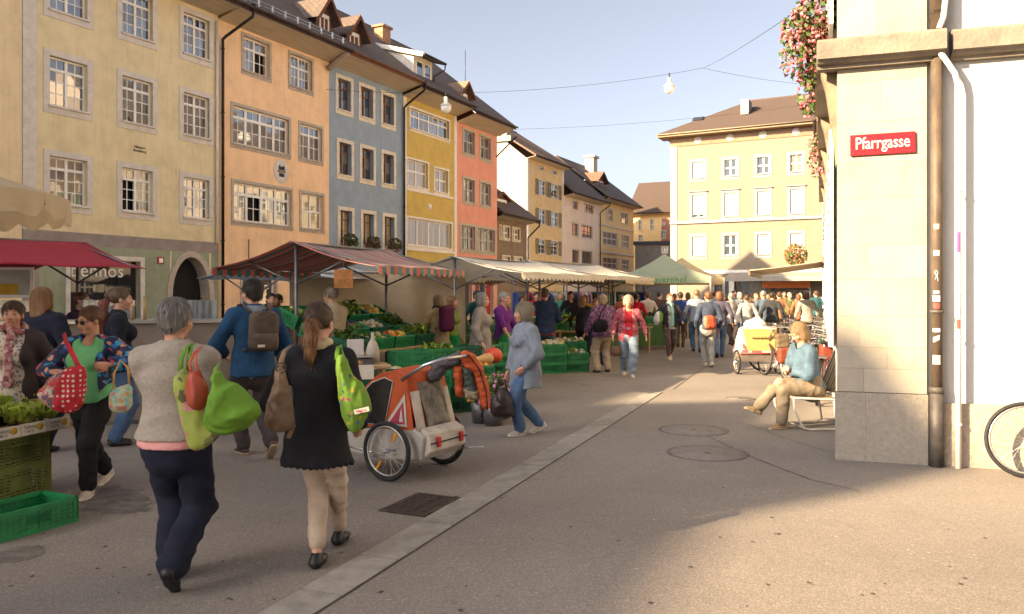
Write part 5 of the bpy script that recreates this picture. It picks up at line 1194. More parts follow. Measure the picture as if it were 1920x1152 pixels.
    # ---- trousers or skirt
    if bottom:
        o = bottom.get('o', .012); fs = [ell(Pv+Lr @ np.array((0, .014*H, -.03*H)), (.086*H*ws+o, .066*H*ws+o, .08*H+o), Lr), cone(Pv+Lr @ np.array((0, .004, .0)), Pv+Lr @ np.array((0, .004, .07*H)), .093*H*ws+o, .085*H*ws+o, Lr @ np.array((0, 1, 0)), .76)]
        fr = bottom.get('len', 1.0); wl = bottom.get('wide', .0)
        if bottom.get('kind') == 'skirt':
            zb_ = bottom['hem']*H; fs.append(cone(Pv, (Pv[0], Pv[1], zb_-.1), .10*H*ws+o, .11*H*ws+o+wl, (0, 1, 0), .85)); f = union(fs, .03); f = keep(f, (0, 0, zb_), (0, 0, 1)); f = pleats(f, .012, 9, Pv, Pv[2], zb_)
        else:
            for s in 'LR':
                j = J[s]; e = j['kn']+(j['ank']-j['kn'])*fr
                fs += [cone(j['hip'], j['kn'], .051*H*ws+o, .034*H*min(ws, 1.15)+o+wl*.5)] + ([cone(j['kn'], e, .034*H*min(ws, 1.15)+o+wl*.5, (.034-.011*fr)*H+o+wl)] if fr > .05 else [])
            f = union(fs, .022); f = keep(f, Pv+Lr @ np.array((0, 0, .085*H)), Lr @ np.array((0, 0, -1.)))
            if fr > .9: f = keep(f, (0, 0, .02), (0, 0, 1))
        f = wrinkle(wrinkle(f, bottom.get('wr', .008), 11, seed+3, 1.9), .0026, 27, seed+4, 1.3); f = crease(f, bottom.get('cr', .009), 13, seed+4, 1.7)
        soft('trousers' if bottom.get('kind') != 'skirt' else 'skirt', f, res, bottom['m'], root)
    # ---- upper garments
    for key, g in (('inner', inner), ('top', top)):
        if not g: continue
        o = g.get('o', .016 if key == 'top' else .006); fs = torso(o)
        hem = g.get('hem', .47)*H; fl = g.get('flare', 0.0); slv = g.get('sleeve', .95)
        if hem < hz-.02*H or fl:
            fs.append(cone(Pv+Lr @ np.array((0, 0, .04*H)), (Pv[0]+g.get('hx', 0), Pv[1]+g.get('hy', .012), hem-.06), (.094*H*ws+o), (.098*H*ws+o+fl), (0, 1, 0), .80))
        f = union(fs, g.get('k', .05))
        if slv != 0: f = union([f, *arm('L', o*.8, slv, g.get('cuff', .002)), *arm('R', o*.8, slv, g.get('cuff', .002))], .022)
        f = keep(f, (0, 0, hem), (0, g.get('tilt', 0), 1)) if not g.get('tilt') else cut(f, halfspace((0, 0, hem), (0, g['tilt'], 1)))
        if g.get('ztop'): f = keep(f, (0, 0, g['ztop']*H), (0, 0, -1))
        if slv > 0:
            for s in 'LR':
                j = J[s]; d = j['wr']-j['el']; d /= np.linalg.norm(d); e = j['el']+(j['wr']-j['el'])*slv
                cc = cone(e+d*.001, e+d*.09, .07, .07); cpl = halfspace(e, -d)
                def cutter(P, a=cc, b=cpl): return np.maximum(a(P), b(P))
                cutter.b = cc.b; f = cut(f, cutter)
        f = cut(f, cone(neck+Lr @ np.array((0, -.012*H, -.005*H)), neck+Lr @ np.array((0, -.02*H, .1*H)), g.get('nk', .05)*H/1.0*.68, .075))
        if g.get('vneck'):
            f = cut(f, cone(neck+Lr @ np.array((0, -.09*H, .02*H)), neck+Lr @ np.array((0, -.12*H, -g['vneck']*H)), .05*H*.8, .01))
        if g.get('open'):
            op = g['open']; cf = up(0, -.3*H, .0)
            q0 = rbox((Pv[0]+g.get('ox', 0), -.28*H, (hem+neck[2])/2), (op*2, .5*H, neck[2]-hem+.3), .01); f = cut(f, q0, .01)
        if g.get('collar'):
            c = g['collar']; cl = cut(cone(neck+Lr @ np.array((0, .0, -.015*H)), neck+Lr @ np.array((0, .004*H, c*H)), .048*H, .052*H, (0, 1, 0), 1.05), cone(neck+Lr @ np.array((0, -.01*H, -.02*H)), neck+Lr @ np.array((0, -.012*H, .2*H)), .037*H, .042*H)); cl = keep(cl, neck+Lr @ np.array((0, 0, c*H)), Lr @ np.array((0, -.15, -1.)))
            bb = f.b; f = union([f, cl], .01)
        f = wrinkle(wrinkle(f, g.get('wr', .008), g.get('wf', 11), seed+11+(key == 'top'), 1.5), .0026, 26, seed+14, 1.2); f = crease(f, g.get('cr', .009), 11, seed+15, 1.3)
        if g.get('pleat'): f = pleats(f, g['pleat'], g.get('pn', 16), Pv, Pv[2]-.05, hem)
        soft(g.get('name', 'jacket' if key == 'top' else 'shirt'), f, res, g['m'], root)
    if scarf:
        a = [neck+np.array((.05*math.sin(t)*H*.95, -.052*math.cos(t)*H*.95-.002*H, (.012+.018*math.cos(t*2+1))*H)) for t in np.linspace(0, 6.28, 13)]
        fs = [cone(a[i], a[i+1], .019*H, .019*H) for i in range(12)]+[cone(neck+np.array((.01, -.062*H, .0)), up(.02, -.115*H, .20*H), .02*H, .024*H, (0, 1, 0), .5), cone(up(.02, -.115*H, .20*H), up(.015, -.115*H, scarf.get('z', .1)*H), .024*H, .03*H, (0, 1, 0), .45)]
        soft('scarf', wrinkle(union(fs, .012), .006, 34, seed+5, .6), res*.8, scarf['m'], root)
    # ---- hair
    if hair:
        hm = hair_m or H_BROWN; E_ = lambda c, r: ell(hp(*c), np.array(r)*hs, HM)
        fs = [E_((0, .022, .036), (.083, .099, .088))]
        zc = {'short': -.055, 'crop': -.03, 'bob': -.12, 'curly': -.1, 'long': -.5, 'pony': -.05, 'bun': -.05, 'fluffy': -.1}.get(hair, -.06)
        if hair in ('bob', 'long', 'curly', 'fluffy'): fs += [E_((.058, .022, -.03), (.034, .062, .088)), E_((-.058, .022, -.03), (.034, .062, .088)), E_((0, .065, -.035), (.074, .052, .1))]
        if hair in ('fluffy', 'curly'): fs += [E_((0, .03, .045), (.098, .108, .094)), E_((.07, .03, -.01), (.038, .07, .075)), E_((-.07, .03, -.01), (.038, .07, .075))]
        if hair == 'crop' or hair == 'short': fs.append(E_((0, .07, -.02), (.062, .04, .06)))
        cap = union(fs, .02)
        if hair == 'long':
            cap = union([cap, cone(hp(0, .075, -.04), hp(0, .1, -.27), .078*hs, .07*hs, HM @ np.array((0, 1, 0)), .5)], .03)
        fz = -.034 if hair not in ('fluffy', 'curly') else -.03
        cap = cut(cap, E_((0, -.13, fz), (.072, .09, .106)), .01); cap = cut(cap, cone(hp(0, -.03, -.075), hp(0, -.05, -.16), .062*hs, .07*hs), .01)
        if zc > -.4: cap = cut(cap, halfspace(hp(0, 0, zc), -(HM @ np.array((0, .25, -1.)))) if False else halfspace(hp(0, 0, zc), HM @ np.array((0, 0, 1.))), .02)
        if hair in ('short', 'crop', 'pony', 'bun'):
            for sg in (1, -1): cap = cut(cap, E_((sg*.085, -.002, -.03), (.03, .032, .045)), .01)
        cap.b = union(fs, 0).b if hair != 'long' else union(fs+[cone(hp(0, .075, -.04), hp(0, .1, -.27), .08*hs, .075*hs)], 0).b
        if hair == 'pony':
            t = [hp(0, .105, .012), hp(.0, .135, -.02), hp(.006, .135, -.09), hp(.004, .125, -.17), hp(.0, .12, -.225)]
            tail = union([cone(t[i], t[i+1], r0*hs, r1*hs) for i, r0, r1 in ((0, .022, .032), (1, .032, .036), (2, .036, .032), (3, .032, .014))], .02)
            po = soft('ponytail', wrinkle(tail, .004, 60, seed, .3), min(res, .008), g_pony or hm, root)
            if detail: strands(po, hp(0, .08, -.1), HM, hs, 'tail', g_pony or hm, root, seed, 1100)
        if hair == 'bun': cap2 = E_((0, .125, .03), (.035, .03, .035)); cap = union([cap, cap2], .012)
        cap = wrinkle(cap, .006 if hair in ('curly', 'fluffy') else .0028, 42 if hair in ('curly', 'fluffy') else 55, seed+1, .5)
        ho = soft('hair', cap, min(res, .0085) if detail else min(res, .016), hm, root)
        if detail: strands(ho, hc, HM, hs, hair, hm, root, seed)
    if glasses:
        gm_ = glasses; b = MB()
        for sg in (1, -1):
            o = [hp(sg*(.032+.024*math.cos(t)*1.05), -.0985+.006*abs(math.cos(t)), .001+.0175*math.sin(t)-.004*abs(math.sin(t/2))) for t in np.linspace(0, 6.28, 15)[:-1]]
            (b.add(o, [tuple(range(14))]), b.add([p_+HM @ np.array((0, -.004, 0)) for p_ in o], [tuple(reversed(range(14)))])) if gm_ == 'dark' else None; b.tube(o, .003*hs if gm_ == 'dark' else .0016, 5, closed=True)
            b.tube([hp(sg*.056, -.092, .006), hp(sg*.072, -.05, .006), hp(sg*.077, .01, .0)], .0025*hs, 5)
        b.tube([hp(-.01, -.102, .006), hp(.01, -.102, .006)], .0025, 5)
        b.build('sunglasses' if gm_ == 'dark' else 'glasses', mat('sunglass_black', (.012, .01, .01), .12, .02, spec=.8) if gm_ == 'dark' else mat('glass_frame', (.12, .1, .09), .4), root)
    J['neck'] = neck; J['hc'] = hc; J['root'] = root; J['hp'] = hp; J['Pv'] = Pv; J['waist'] = waist; J['chest'] = chest; J['H'] = H
    J['w'] = lambda p_: root.matrix_basis @ Vector([float(x) for x in p_])
    return J
g_pony = None
# ---------------------------------------------------------------- the people close by
C_NAVY = cloth('cloth_navy', (.012, .014, .028)); C_BLACK = cloth('cloth_black', (.011, .011, .013)); C_GREYK = mat('knit_grey', (.33, .285, .235), .95, .12, 60, .5, 260, spec=.2, col2=(.24, .205, .17), bdist=.003); C_PINK = cloth('cloth_pink', (.62, .29, .27))
C_BEIGE = cloth('cloth_beige', (.44, .34, .26)); C_BLUEJ = cloth('jacket_blue', (.014, .055, .125)); C_DKGREY = cloth('cloth_dark_grey', (.055, .045, .045)); C_JEANS = mat('denim', (.045, .09, .18), .9, .3, 9, .3, 90, col2=(.09, .15, .26)); C_DENIMJ = mat('denim_light', (.045, .085, .13), .9, .25, 14, .6, 20, col2=(.085, .135, .18), bdist=.014)
C_PALEB = cloth('coat_pale_blue', (.19, .21, .25)); C_KHAKI = cloth('cloth_khaki', (.21, .165, .115)); C_CREAM = cloth('cloth_cream', (.55, .45, .33)); C_MINT = cloth('shirt_green', (.16, .47, .20), var=.06)
C_FLORAL = mat_spots('floral_jacket', (.013, .02, .055), [(.02, .16, .42), (.55, .24, .16), (.013, .02, .055), (.03, .28, .5), (.35, .05, .09), (.02, .05, .14)], 21, size=.55); C_BLOUSE = mat_spots('print_blouse', (.52, .44, .38), [(.06, .1, .16), (.52, .44, .38), (.3, .16, .1), (.12, .2, .26), (.5, .42, .36)], 40, size=.42)
C_SCARF = mat_spots('scarf_print', (.28, .10, .11), [(.42, .25, .22), (.16, .04, .06), (.3, .1, .12), (.38, .3, .27)], 40, size=.6); C_CARD = cloth('cardigan_charcoal', (.045, .035, .038))
SH_BLACK = shoe_mat('shoe_black', (.012, .012, .013)); SH_WHITE = (shoe_mat('shoe_offwhite', (.5, .42, .33)), shoe_mat('sole_white', (.66, .6, .52))); SH_BROWN = (shoe_mat('shoe_brown', (.07, .045, .03)), shoe_mat('sole_tan', (.4, .3, .2)))
def at(px, Y): return Vector(((px-960)/FPX*Y, Y, 0))
PP = {}
PP['scarf'] = person('woman with a plum scarf and printed blouse behind the lettuce stand', at(26, 6.75), 14, 1.61, 1.2, hair='short', hair_m=hair_mat('hair_ash_brown', (.13, .075, .04)), head=(8, -4, 0), skin=SK_B, top=dict(m=C_CARD, o=.022, hem=.40, open=.1, sleeve=.72, name='cardigan', wr=.007), inner=dict(m=C_BLOUSE, o=.012, hem=.40, sleeve=.3, nk=.055, name='blouse', wr=.007, flare=.02), bottom=dict(m=C_NAVY), scarf=dict(m=C_SCARF, z=.06), hands=dict(L=(.27, -.07, .82), R=(-.27, -.07, .82)), shoes=SH_BLACK, seed=1, bust=.045)
PP['shades'] = person('woman in sunglasses and a bright green shirt under a floral jacket', at(172, 6.62), -4, 1.575, 1.12, hair='bun', hair_m=hair_mat('hair_chestnut', (.16, .07, .03)), head=(-24, 9, 2), skin=SK_B, glasses='dark', top=dict(m=C_FLORAL, o=.026, hem=.5, open=.125, ox=.0, sleeve=.86, wr=.009, name='jacket', cuff=.008), inner=dict(m=C_MINT, o=.012, hem=.475, sleeve=.2, nk=.066, vneck=.02, wr=.0045, name='shirt'), bottom=dict(m=C_BLACK, o=.014, wide=.012, len=.93), feet=dict(L=(.06, -.18, 0, 0, 12), R=(-.08, .30, .035, 24, -8)), hipz=.79, hands=dict(L=(.29, -.24, 1.08), R=(-.15, -.27, 1.02)), elbow=dict(L=(1, .6, -.3), R=(-1, .5, -.3)), grip=dict(L=1.0, R=1.0), shoes=SH_WHITE, seed=2, bust=.045, belly=.05)
PP['cardigan'] = person('grey haired woman in a grey cardigan seen from behind, carrying bags', gp(332, 1092), 181, 1.69, 1.03, hair='short', hair_m=H_GREY, head=(-6, 4, 0), skin=SK_B, top=dict(m=C_GREYK, o=.024, hem=.495, sleeve=.9, wr=.008, wf=9, name='cardigan', flare=.03, collar=.02), inner=dict(m=C_PINK, o=.016, hem=.468, ztop=.56, sleeve=0, name='pink_shirt', flare=.032), bottom=dict(m=C_NAVY, o=.018, wide=.026, len=.97, wr=.014), feet=dict(L=(.05, -.1, 0, 0, 6), R=(-.05, .17, .07, 44, 2)), hipz=.815, hipx=.015, hands=dict(L=(.07, -.30, 1.02), R=(-.09, -.30, .98)), elbow=dict(L=(.22, 1, -.4), R=(-.35, 1, -.3)), shoes=SH_BLACK, seed=3)
g_pony = H_SAND
PP['coat'] = person('woman in a long black coat with a light brown ponytail seen from behind', gp(596, 1060), 174, 1.655, .97, hair='pony', hair_m=hair_mat('hair_dark_brown', (.075, .038, .02)), head=(0, 3, 0), skin=SK_A, top=dict(m=C_BLACK, o=.02, hem=.375, flare=.06, sleeve=.95, pleat=.005, pn=30, wr=.007, wf=8, name='coat'), bottom=dict(m=C_BEIGE, o=.012, len=.84, wr=.012, wide=-.006), feet=dict(L=(-.005, .0, 0, 0, 3), R=(-.005, -.42, 0, 0, -3)), hipz=.80, hands=dict(L=(.23, -.12, .84), R=(-.23, -.12, .84)), elbow=dict(L=(.4, 1, 0), R=(-.4, 1, 0)), shoes=SH_BLACK, seed=4)
g_pony = None
nk = PP['coat']['neck']; fs_ = [cone(nk+np.array((.062*math.sin(t), .062*math.cos(t)+.004, .02+.012*math.sin(3*t))), nk+np.array((.062*math.sin(t+.5), .062*math.cos(t+.5)+.004, .02+.012*math.sin(3*t+1.5))), .027, .027) for t in np.arange(0, 6.2, .5)]
soft('scarf', wrinkle(union(fs_, .012), .006, 40, 2), .009, cloth('scarf_cream', (.5, .38, .24)), PP['coat']['root'])
PP['blue'] = person('tall man in a blue jacket carrying a brown rucksack', at(474, 8.15), 216, 1.88, 1.02, 'm', hair='short', hair_m=H_DARK, head=(14, 0, 0), skin=SK_A, top=dict(m=C_BLUEJ, o=.034, hem=.43, flare=.02, sleeve=.97, collar=.035, wr=.009, wf=9), bottom=dict(m=C_DKGREY, o=.016, wide=.014, len=1, wr=.008), feet=dict(L=(.06, -.14, 0, 0, 8), R=(-.07, .32, .09, 40, -6)), hipz=.895, hands=dict(L=(.2, -.3, 1.02), R=(-.24, -.26, 1.0)), elbow=dict(L=(1, .8, -.2), R=(-1, .9, -.2)), shoes=SH_BROWN, seed=5, glasses='clear')
nk = PP['blue']['neck']; hf = union([cone(nk+np.array((-.07, .07, .0)), nk+np.array((.07, .07, .0)), .045, .045), cone(nk+np.array((-.085, .02, .01)), nk+np.array((0, .1, -.02)), .03, .045), cone(nk+np.array((.085, .02, .01)), nk+np.array((0, .1, -.02)), .03, .045)], .03); soft('hood', wrinkle(hf, .006, 20, 3), .013, mat('hood_grey', (.17, .19, .22), .9), PP['blue']['root'])
PP['palecoat'] = person('white haired woman in a pale blue coat walking with a dark handbag', at(984, 9.35), -66, 1.57, 1.22, hair='fluffy', hair_m=hair_mat('hair_silver_blond', (.28, .23, .165), (.16, .12, .08)), head=(-8, 2, 0), skin=SK_B, top=dict(m=C_PALEB, o=.026, hem=.355, flare=.035, sleeve=.95, collar=.03, wr=.009, wf=8, name='coat', vneck=.06), inner=dict(m=cloth('blouse_plum', (.2, .06, .1)), o=.008, hem=.55, sleeve=0), bottom=dict(m=C_JEANS, o=.014, wide=.012, len=.98), feet=dict(L=(.06, -.12, 0, 0, 4), R=(-.05, .18, .04, 26, -4)), hipz=.785, hands=dict(L=(.21, -.12, .80), R=(-.17, -.16, .64)), elbow=dict(L=(.8, 1, -.1), R=(-.6, 1, 0)), shoes=SH_WHITE, seed=6, res=.013, fingers=True, bust=.026)
PP['seated'] = person('person in a pale denim jacket sitting cross legged in a folding chair', at(1519, 9.85), -84, 1.69, 1.12, hair='bob', hair_m=hair_mat('hair_straw', (.36, .23, .12), (.2, .12, .06)), head=(6, 30, 0), skin=SK_B, lean=13, hipz=.50, seated=True, feet=dict(L=(.10, -.45, 0, 0, 8), R=(-.02, -.69, .17, -22, 4)), knee=dict(L=(.3, -.9, 1), R=(.4, -.5, 1)), top=dict(m=C_DENIMJ, o=.024, hem=.29, sleeve=.95, collar=.03, wr=.013, wf=12), bottom=dict(m=C_KHAKI, o=.016, wide=.014, len=.95, wr=.008), hands=dict(L=(.02, -.27, .70), R=(-.03, -.3, .72)), elbow=dict(L=(1, .5, -.4), R=(-1, .5, -.4)), shoes=(shoe_mat('shoe_tan', (.3, .2, .09)), shoe_mat('sole_tan', (.4, .3, .2))), seed=7, belly=.04)
# ---------------------------------------------------------------- people further off
def mp(label, px, Y, rz, H, w=1.0, res=.02, **k):
    k.setdefault('shoes', SH_BLACK); k.setdefault('bottom', dict(m=C_NAVY)); k.setdefault('seed', int(px)); k.setdefault('detail', False)
    return person(label, at(px, Y), rz, H, w, res=res, **k)
def tp(m, **k): return dict(m=m, **k)
c_ = lambda n, *c: cloth('cloth_'+n, c)
walk = dict(L=(.07, -.2, 0, 0, 5), R=(-.07, .24, .04, 26, -5)); walk2 = dict(L=(.07, .24, .04, 26, 5), R=(-.07, -.2, 0, 0, -5))
PP['navy'] = mp('woman in navy with long fair hair, back turned at the counter', 78, 8.3, 176, 1.74, 1.15, .015, hair='long', hair_m=hair_mat('hair_honey', (.32, .17, .07), (.16, .075, .03)), top=tp(C_NAVY, o=.024, hem=.3, flare=.02, sleeve=.9), detail=True)
PP['auburn'] = mp('woman in a dark top with a long auburn ponytail, hand in her pocket', 222, 8.7, 118, 1.74, 1.12, .015, hair='bun', hair_m=hair_mat('hair_brown_grey', (.16, .1, .06)), top=tp(c_('ink', .013, .014, .024), o=.02, hem=.46, sleeve=.15, wr=.007), bottom=dict(m=C_JEANS, wide=.01), hands=dict(R=(-.21, -.12, .84), L=(.2, -.15, .85)), elbow=dict(R=(-.7, 1, 0)), detail=True)
hp = PP['auburn']['hp']; t_ = [hp(0, .11, .02), hp(0, .16, -.05), hp(.0, .17, -.2), hp(.0, .15, -.4), hp(0, .13, -.58)]
pt_ = soft('ponytail', wrinkle(union([cone(t_[i], t_[i+1], a, b) for i, a, b in ((0, .03, .05), (1, .05, .06), (2, .06, .055), (3, .055, .03))], .02), .012, 30, 3, .4), .011, H_RED, PP['auburn']['root']); strands(pt_, hp(0, .1, -.25), np.eye(3), 1.0, 'tail', H_RED, None, 5, 1500)
mp('man with dark brown hair and a plum shirt half hidden behind the counter', 152, 11.5, 80, 1.69, hair='short', hair_m=H_BROWN, top=tp(c_('plum', .04, .02, .05)), sex='m')
mp('grey haired person in a striped beige jumper facing the counter', 166, 10.6, 170, 1.58, 1.15, hair='fluffy', hair_m=hair_mat('hair_stone', (.33, .27, .2)), top=tp(c_('oat', .4, .32, .22)))
PP['tan'] = mp('balding man in a beige jacket shopping under the striped awning', 622, 11.6, -128, 1.77, 1.12, .016, sex='m', hair='crop', hair_m=hair_mat('hair_thin_grey', (.3, .24, .19)), skin=SK_C, glasses='clear', head=(10, 12, 0), top=tp(c_('sand', .36, .28, .19), o=.03, hem=.42, collar=.02), hands=dict(L=(.2, -.35, 1.0), R=(-.2, -.35, 1.0)), detail=True)
mp('stall keeper in a maroon jumper behind the scales', 508, 14.5, 30, 1.68, top=tp(c_('maroon', .09, .025, .035)), hair='short', hair_m=H_DARK, sex='m')
mp('woman in dark green beside the stall keeper in maroon', 522, 15.3, -20, 1.66, top=tp(c_('bottle', .015, .03, .025)), hair='short', hair_m=H_BROWN)
PP['tanback'] = mp('shopper in a beige vest and apron skirt with a purple backpack', 822, 14.2, 222, 1.66, 1.15, hair='bob', hair_m=hair_mat('hair_mousy', (.25, .15, .08)), top=tp(c_('straw', .40, .30, .16), hem=.45, sleeve=.3), bottom=dict(m=c_('linen', .42, .34, .25), kind='skirt', hem=.12, wide=.02), hands=dict(L=(.2, -.3, 1.05), R=(-.2, -.3, 1.05)))
mp('stall helper in a lime top and bright green apron', 847, 14.9, 70, 1.62, 1.05, hair='bob', hair_m=H_SAND, top=tp(c_('lime', .22, .3, .06), sleeve=.1), bottom=dict(m=c_('apron_green', .015, .23, .07), kind='skirt', hem=.1, wide=.03))
mp('grey bobbed woman in a grey jacket looking over the crates', 902, 13.3, 86, 1.69, 1.2, .017, hair='bob', hair_m=H_GREY, glasses='clear', top=tp(c_('dove', .27, .235, .21), o=.026, hem=.38, flare=.02), inner=tp(c_('rose', .35, .16, .17), hem=.5, sleeve=0), bottom=dict(m=C_NAVY))
mp('stall keeper in a purple shirt with a green apron', 944, 14.3, 62, 1.70, 1.08, .017, hair='short', hair_m=H_GREY, sex='m', skin=SK_B, glasses='clear', top=tp(c_('violet', .12, .02, .17), sleeve=.15, hem=.48), bottom=dict(m=c_('apron_green', .015, .23, .07), kind='skirt', hem=.14, wide=.03), hands=dict(L=(.22, -.25, .85), R=(-.22, -.25, .85)))
mp('man in a navy jumper and jeans reaching over the crates, back turned', 1022, 17.0, 176, 1.78, 1.15, sex='m', hair='short', hair_m=H_BROWN, top=tp(c_('marine', .02, .035, .085), o=.024, hem=.44), inner=tp(c_('brick', .3, .05, .04), hem=.425, sleeve=0, o=.02, ztop=.5), bottom=dict(m=C_JEANS), hands=dict(L=(.62, -.25, 1.22), R=(-.22, -.3, 1.05)))
PP['pattern'] = mp('woman in a purple patterned jacket with a black shoulder bag, seen from behind', 1130, 16.7, 200, 1.66, 1.25, .018, hair='bob', hair_m=hair_mat('hair_blond_grey', (.36, .25, .16)), top=tp(mat_spots('purple_print', (.09, .035, .1), [(.2, .08, .18), (.05, .02, .06), (.3, .16, .22), (.12, .05, .13)], 30, size=.6), hem=.44, o=.028), bottom=dict(m=c_('stone', .36, .28, .2), wide=.02), feet=dict(L=(.13, 0, 0, 0, 10), R=(-.13, -.05, 0, 0, -10)))
PP['redcard'] = mp('white haired woman in a red cardigan and pale jeans walking towards the camera', 1178, 15.9, -6, 1.63, 1.15, .018, hair='curly', hair_m=hair_mat('hair_pale_curl', (.3, .25, .18), (.17, .13, .09)), skin=SK_B, top=tp(mat_spots('red_check', (.30, .05, .07), [(.36, .08, .1), (.2, .03, .05), (.36, .2, .2)], 22, size=.5), open=.07, hem=.42), inner=tp(c_('scarlet', .42, .02, .03), hem=.46, sleeve=0), bottom=dict(m=mat('denim_pale', (.2, .26, .34), .9, .2, 9, .3, 90), wide=.02), feet=walk, shoes=SH_WHITE, hands=dict(R=(-.3, -.08, .8)))
PP['mint'] = mp('woman with a mint scarf, white skirt and a green and white bag', 1256, 19.8, 4, 1.66, 1.08, .02, hair='short', hair_m=H_SAND, scarf=dict(m=c_('mint', .22, .4, .33), z=.02), top=tp(c_('graphite', .03, .03, .035), open=.06, hem=.48), inner=tp(c_('chalk', .4, .37, .34), hem=.45, sleeve=0), bottom=dict(m=mat_spots('leggings', (.06, .035, .035), [(.16, .09, .07), (.04, .02, .03)], 24), len=.8), feet=walk2, shoes=SH_WHITE, hands=dict(R=(-.3, -.1, 1.0), L=(.25, -.25, .95)))
PP['whitepants'] = mp('person in a denim jacket and white trousers with an orange hip bag, walking away', 1328, 18.0, 178, 1.72, 1.0, .019, hair='short', hair_m=H_COPPER, top=tp(mat('denim_navy', (.04, .055, .09), .9, .25, 9, .3, 90, bdist=.004), hem=.49, o=.022, wr=.007), bottom=dict(m=c_('white', .26, .25, .23), wide=.0), feet=dict(L=(.05, -.12, 0, 0, 4), R=(-.04, .14, .03, 20, -4)), shoes=SH_WHITE, hands=dict(R=(-.25, -.08, .85), L=(.25, -.08, .85)))
mp('man in a pale checked shirt walking into the crowd', 1306, 22.5, 172, 1.78, 1.05, .024, sex='m', hair='crop', hair_m=hair_mat('hair_fair', (.22, .15, .085)), top=tp(c_('shirtblue', .2, .22, .27), hem=.47), bottom=dict(m=C_JEANS), feet=walk)
mp('woman with copper hair and a plaid jacket beside the white trousers', 1349, 20.6, 168, 1.73, 1.05, .024, hair='bob', hair_m=H_COPPER, top=tp(c_('plaid', .07, .06, .09), hem=.46), bottom=dict(m=C_JEANS), feet=walk2)
mp('man in a teal sweater behind the produce tables', 894, 18.5, 40, 1.74, sex='m', hair='short', hair_m=H_DARK, top=tp(c_('teal', .015, .06, .06)), res=.024)
mp('man in a slate blue shirt behind the stacked crates', 768, 17.5, 60, 1.72, sex='m', hair='crop', hair_m=H_GREY, top=tp(c_('slate', .07, .08, .11)), res=.024)
# the crowd down the lane and between the far stalls
rc = random.Random(42)
CW = [('black and yellow', (.012, .012, .012), 1092, 19.5, 160, 1.66, 'long', H_SAND), ('navy with a red collar', (.02, .025, .06), 1117, 18.6, 20, 1.52, 'short', H_COPPER), ('bright red', (.45, .012, .03), 1193, 24.5, 175, 1.66, 'short', H_DARK), ('cream', (.45, .4, .34), 1214, 26, 190, 1.7, 'short', H_BROWN), ('rust', (.2, .06, .03), 1166, 27, 30, 1.68, 'bob', H_BROWN), ('dark brown', (.06, .03, .02), 1236, 27.5, 150, 1.7, 'short', H_DARK),
      ('light grey', (.2, .195, .19), 1371, 25.5, 182, 1.7, 'short', H_GREY), ('clean white', (.3, .29, .275), 1400, 23.5, 176, 1.68, 'short', H_BROWN), ('faded denim', (.07, .1, .14), 1431, 25.5, 186, 1.76, 'crop', H_GREY), ('orange tan', (.2, .105, .055), 1461, 28, 170, 1.7, 'short', H_BROWN), ('charcoal', (.03, .03, .035), 1448, 24.0, 150, 1.74, 'short', H_DARK), ('powder blue', (.18, .24, .32), 1386, 30, 10, 1.68, 'bob', H_WHITE), ('peach', (.24, .145, .105), 1417, 32, 20, 1.7, 'short', H_BLOND), ('white linen', (.27, .255, .23), 1512, 24, 185, 1.7, 'bob', H_BROWN), ('moss green', (.09, .11, .04), 1480, 31, 0, 1.72, 'short', H_GREY), ('terracotta', (.3, .11, .06), 1497, 30, 190, 1.7, 'bob', H_COPPER), ('sky blue', (.12, .22, .36), 1340, 30, 190, 1.74, 'short', H_BROWN), ('lilac', (.24, .17, .28), 1322, 33, 10, 1.66, 'bob', H_GREY), ('burgundy', (.14, .015, .03), 1358, 35, 180, 1.7, 'short', H_DARK), ('pale pink', (.45, .28, .28), 1440, 35, 180, 1.66, 'long', H_BLOND), ('olive', (.1, .09, .03), 1470, 38, 0, 1.74, 'short', H_DARK), ('beige trench', (.35, .26, .17), 1405, 38, 190, 1.72, 'short', H_BROWN), ('steel blue', (.07, .11, .17), 1376, 40, 10, 1.76, 'crop', H_DARK), ('ivory', (.27, .245, .205), 1500, 37, 170, 1.68, 'bob', H_WHITE),
      ('dusty rose', (.33, .16, .16), 1150, 31, 200, 1.68, 'bob', H_BROWN), ('coal black', (.015, .015, .016), 1070, 24, 20, 1.72, 'short', H_DARK), ('mustard', (.4, .24, .03), 1098, 23, 190, 1.64, 'bob', H_SAND), ('crimson', (.35, .02, .04), 1005, 24, 30, 1.7, 'short', H_DARK), ('jade', (.03, .2, .13), 1050, 27, 0, 1.68, 'bob', H_BLOND), ('ash grey', (.2, .19, .18), 980, 21, 100, 1.72, 'crop', H_GREY), ('deep blue', (.02, .04, .13), 1276, 24.5, 170, 1.72, 'short', H_DARK), ('wine', (.12, .02, .04), 1290, 29, 180, 1.68, 'bob', H_BROWN), ('oatmeal', (.36, .3, .22), 1265, 33, 20, 1.7, 'short', H_GREY), ('petrol', (.02, .08, .1), 1530, 33, 180, 1.74, 'short', H_BROWN), ('coral', (.26, .08, .06), 1425, 43, 10, 1.68, 'bob', H_SAND)]
legs = [c_('jean_dark', .03, .05, .1), C_BLACK, c_('stone2', .3, .25, .19), C_JEANS, C_DKGREY, c_('brownleg', .1, .07, .05)]
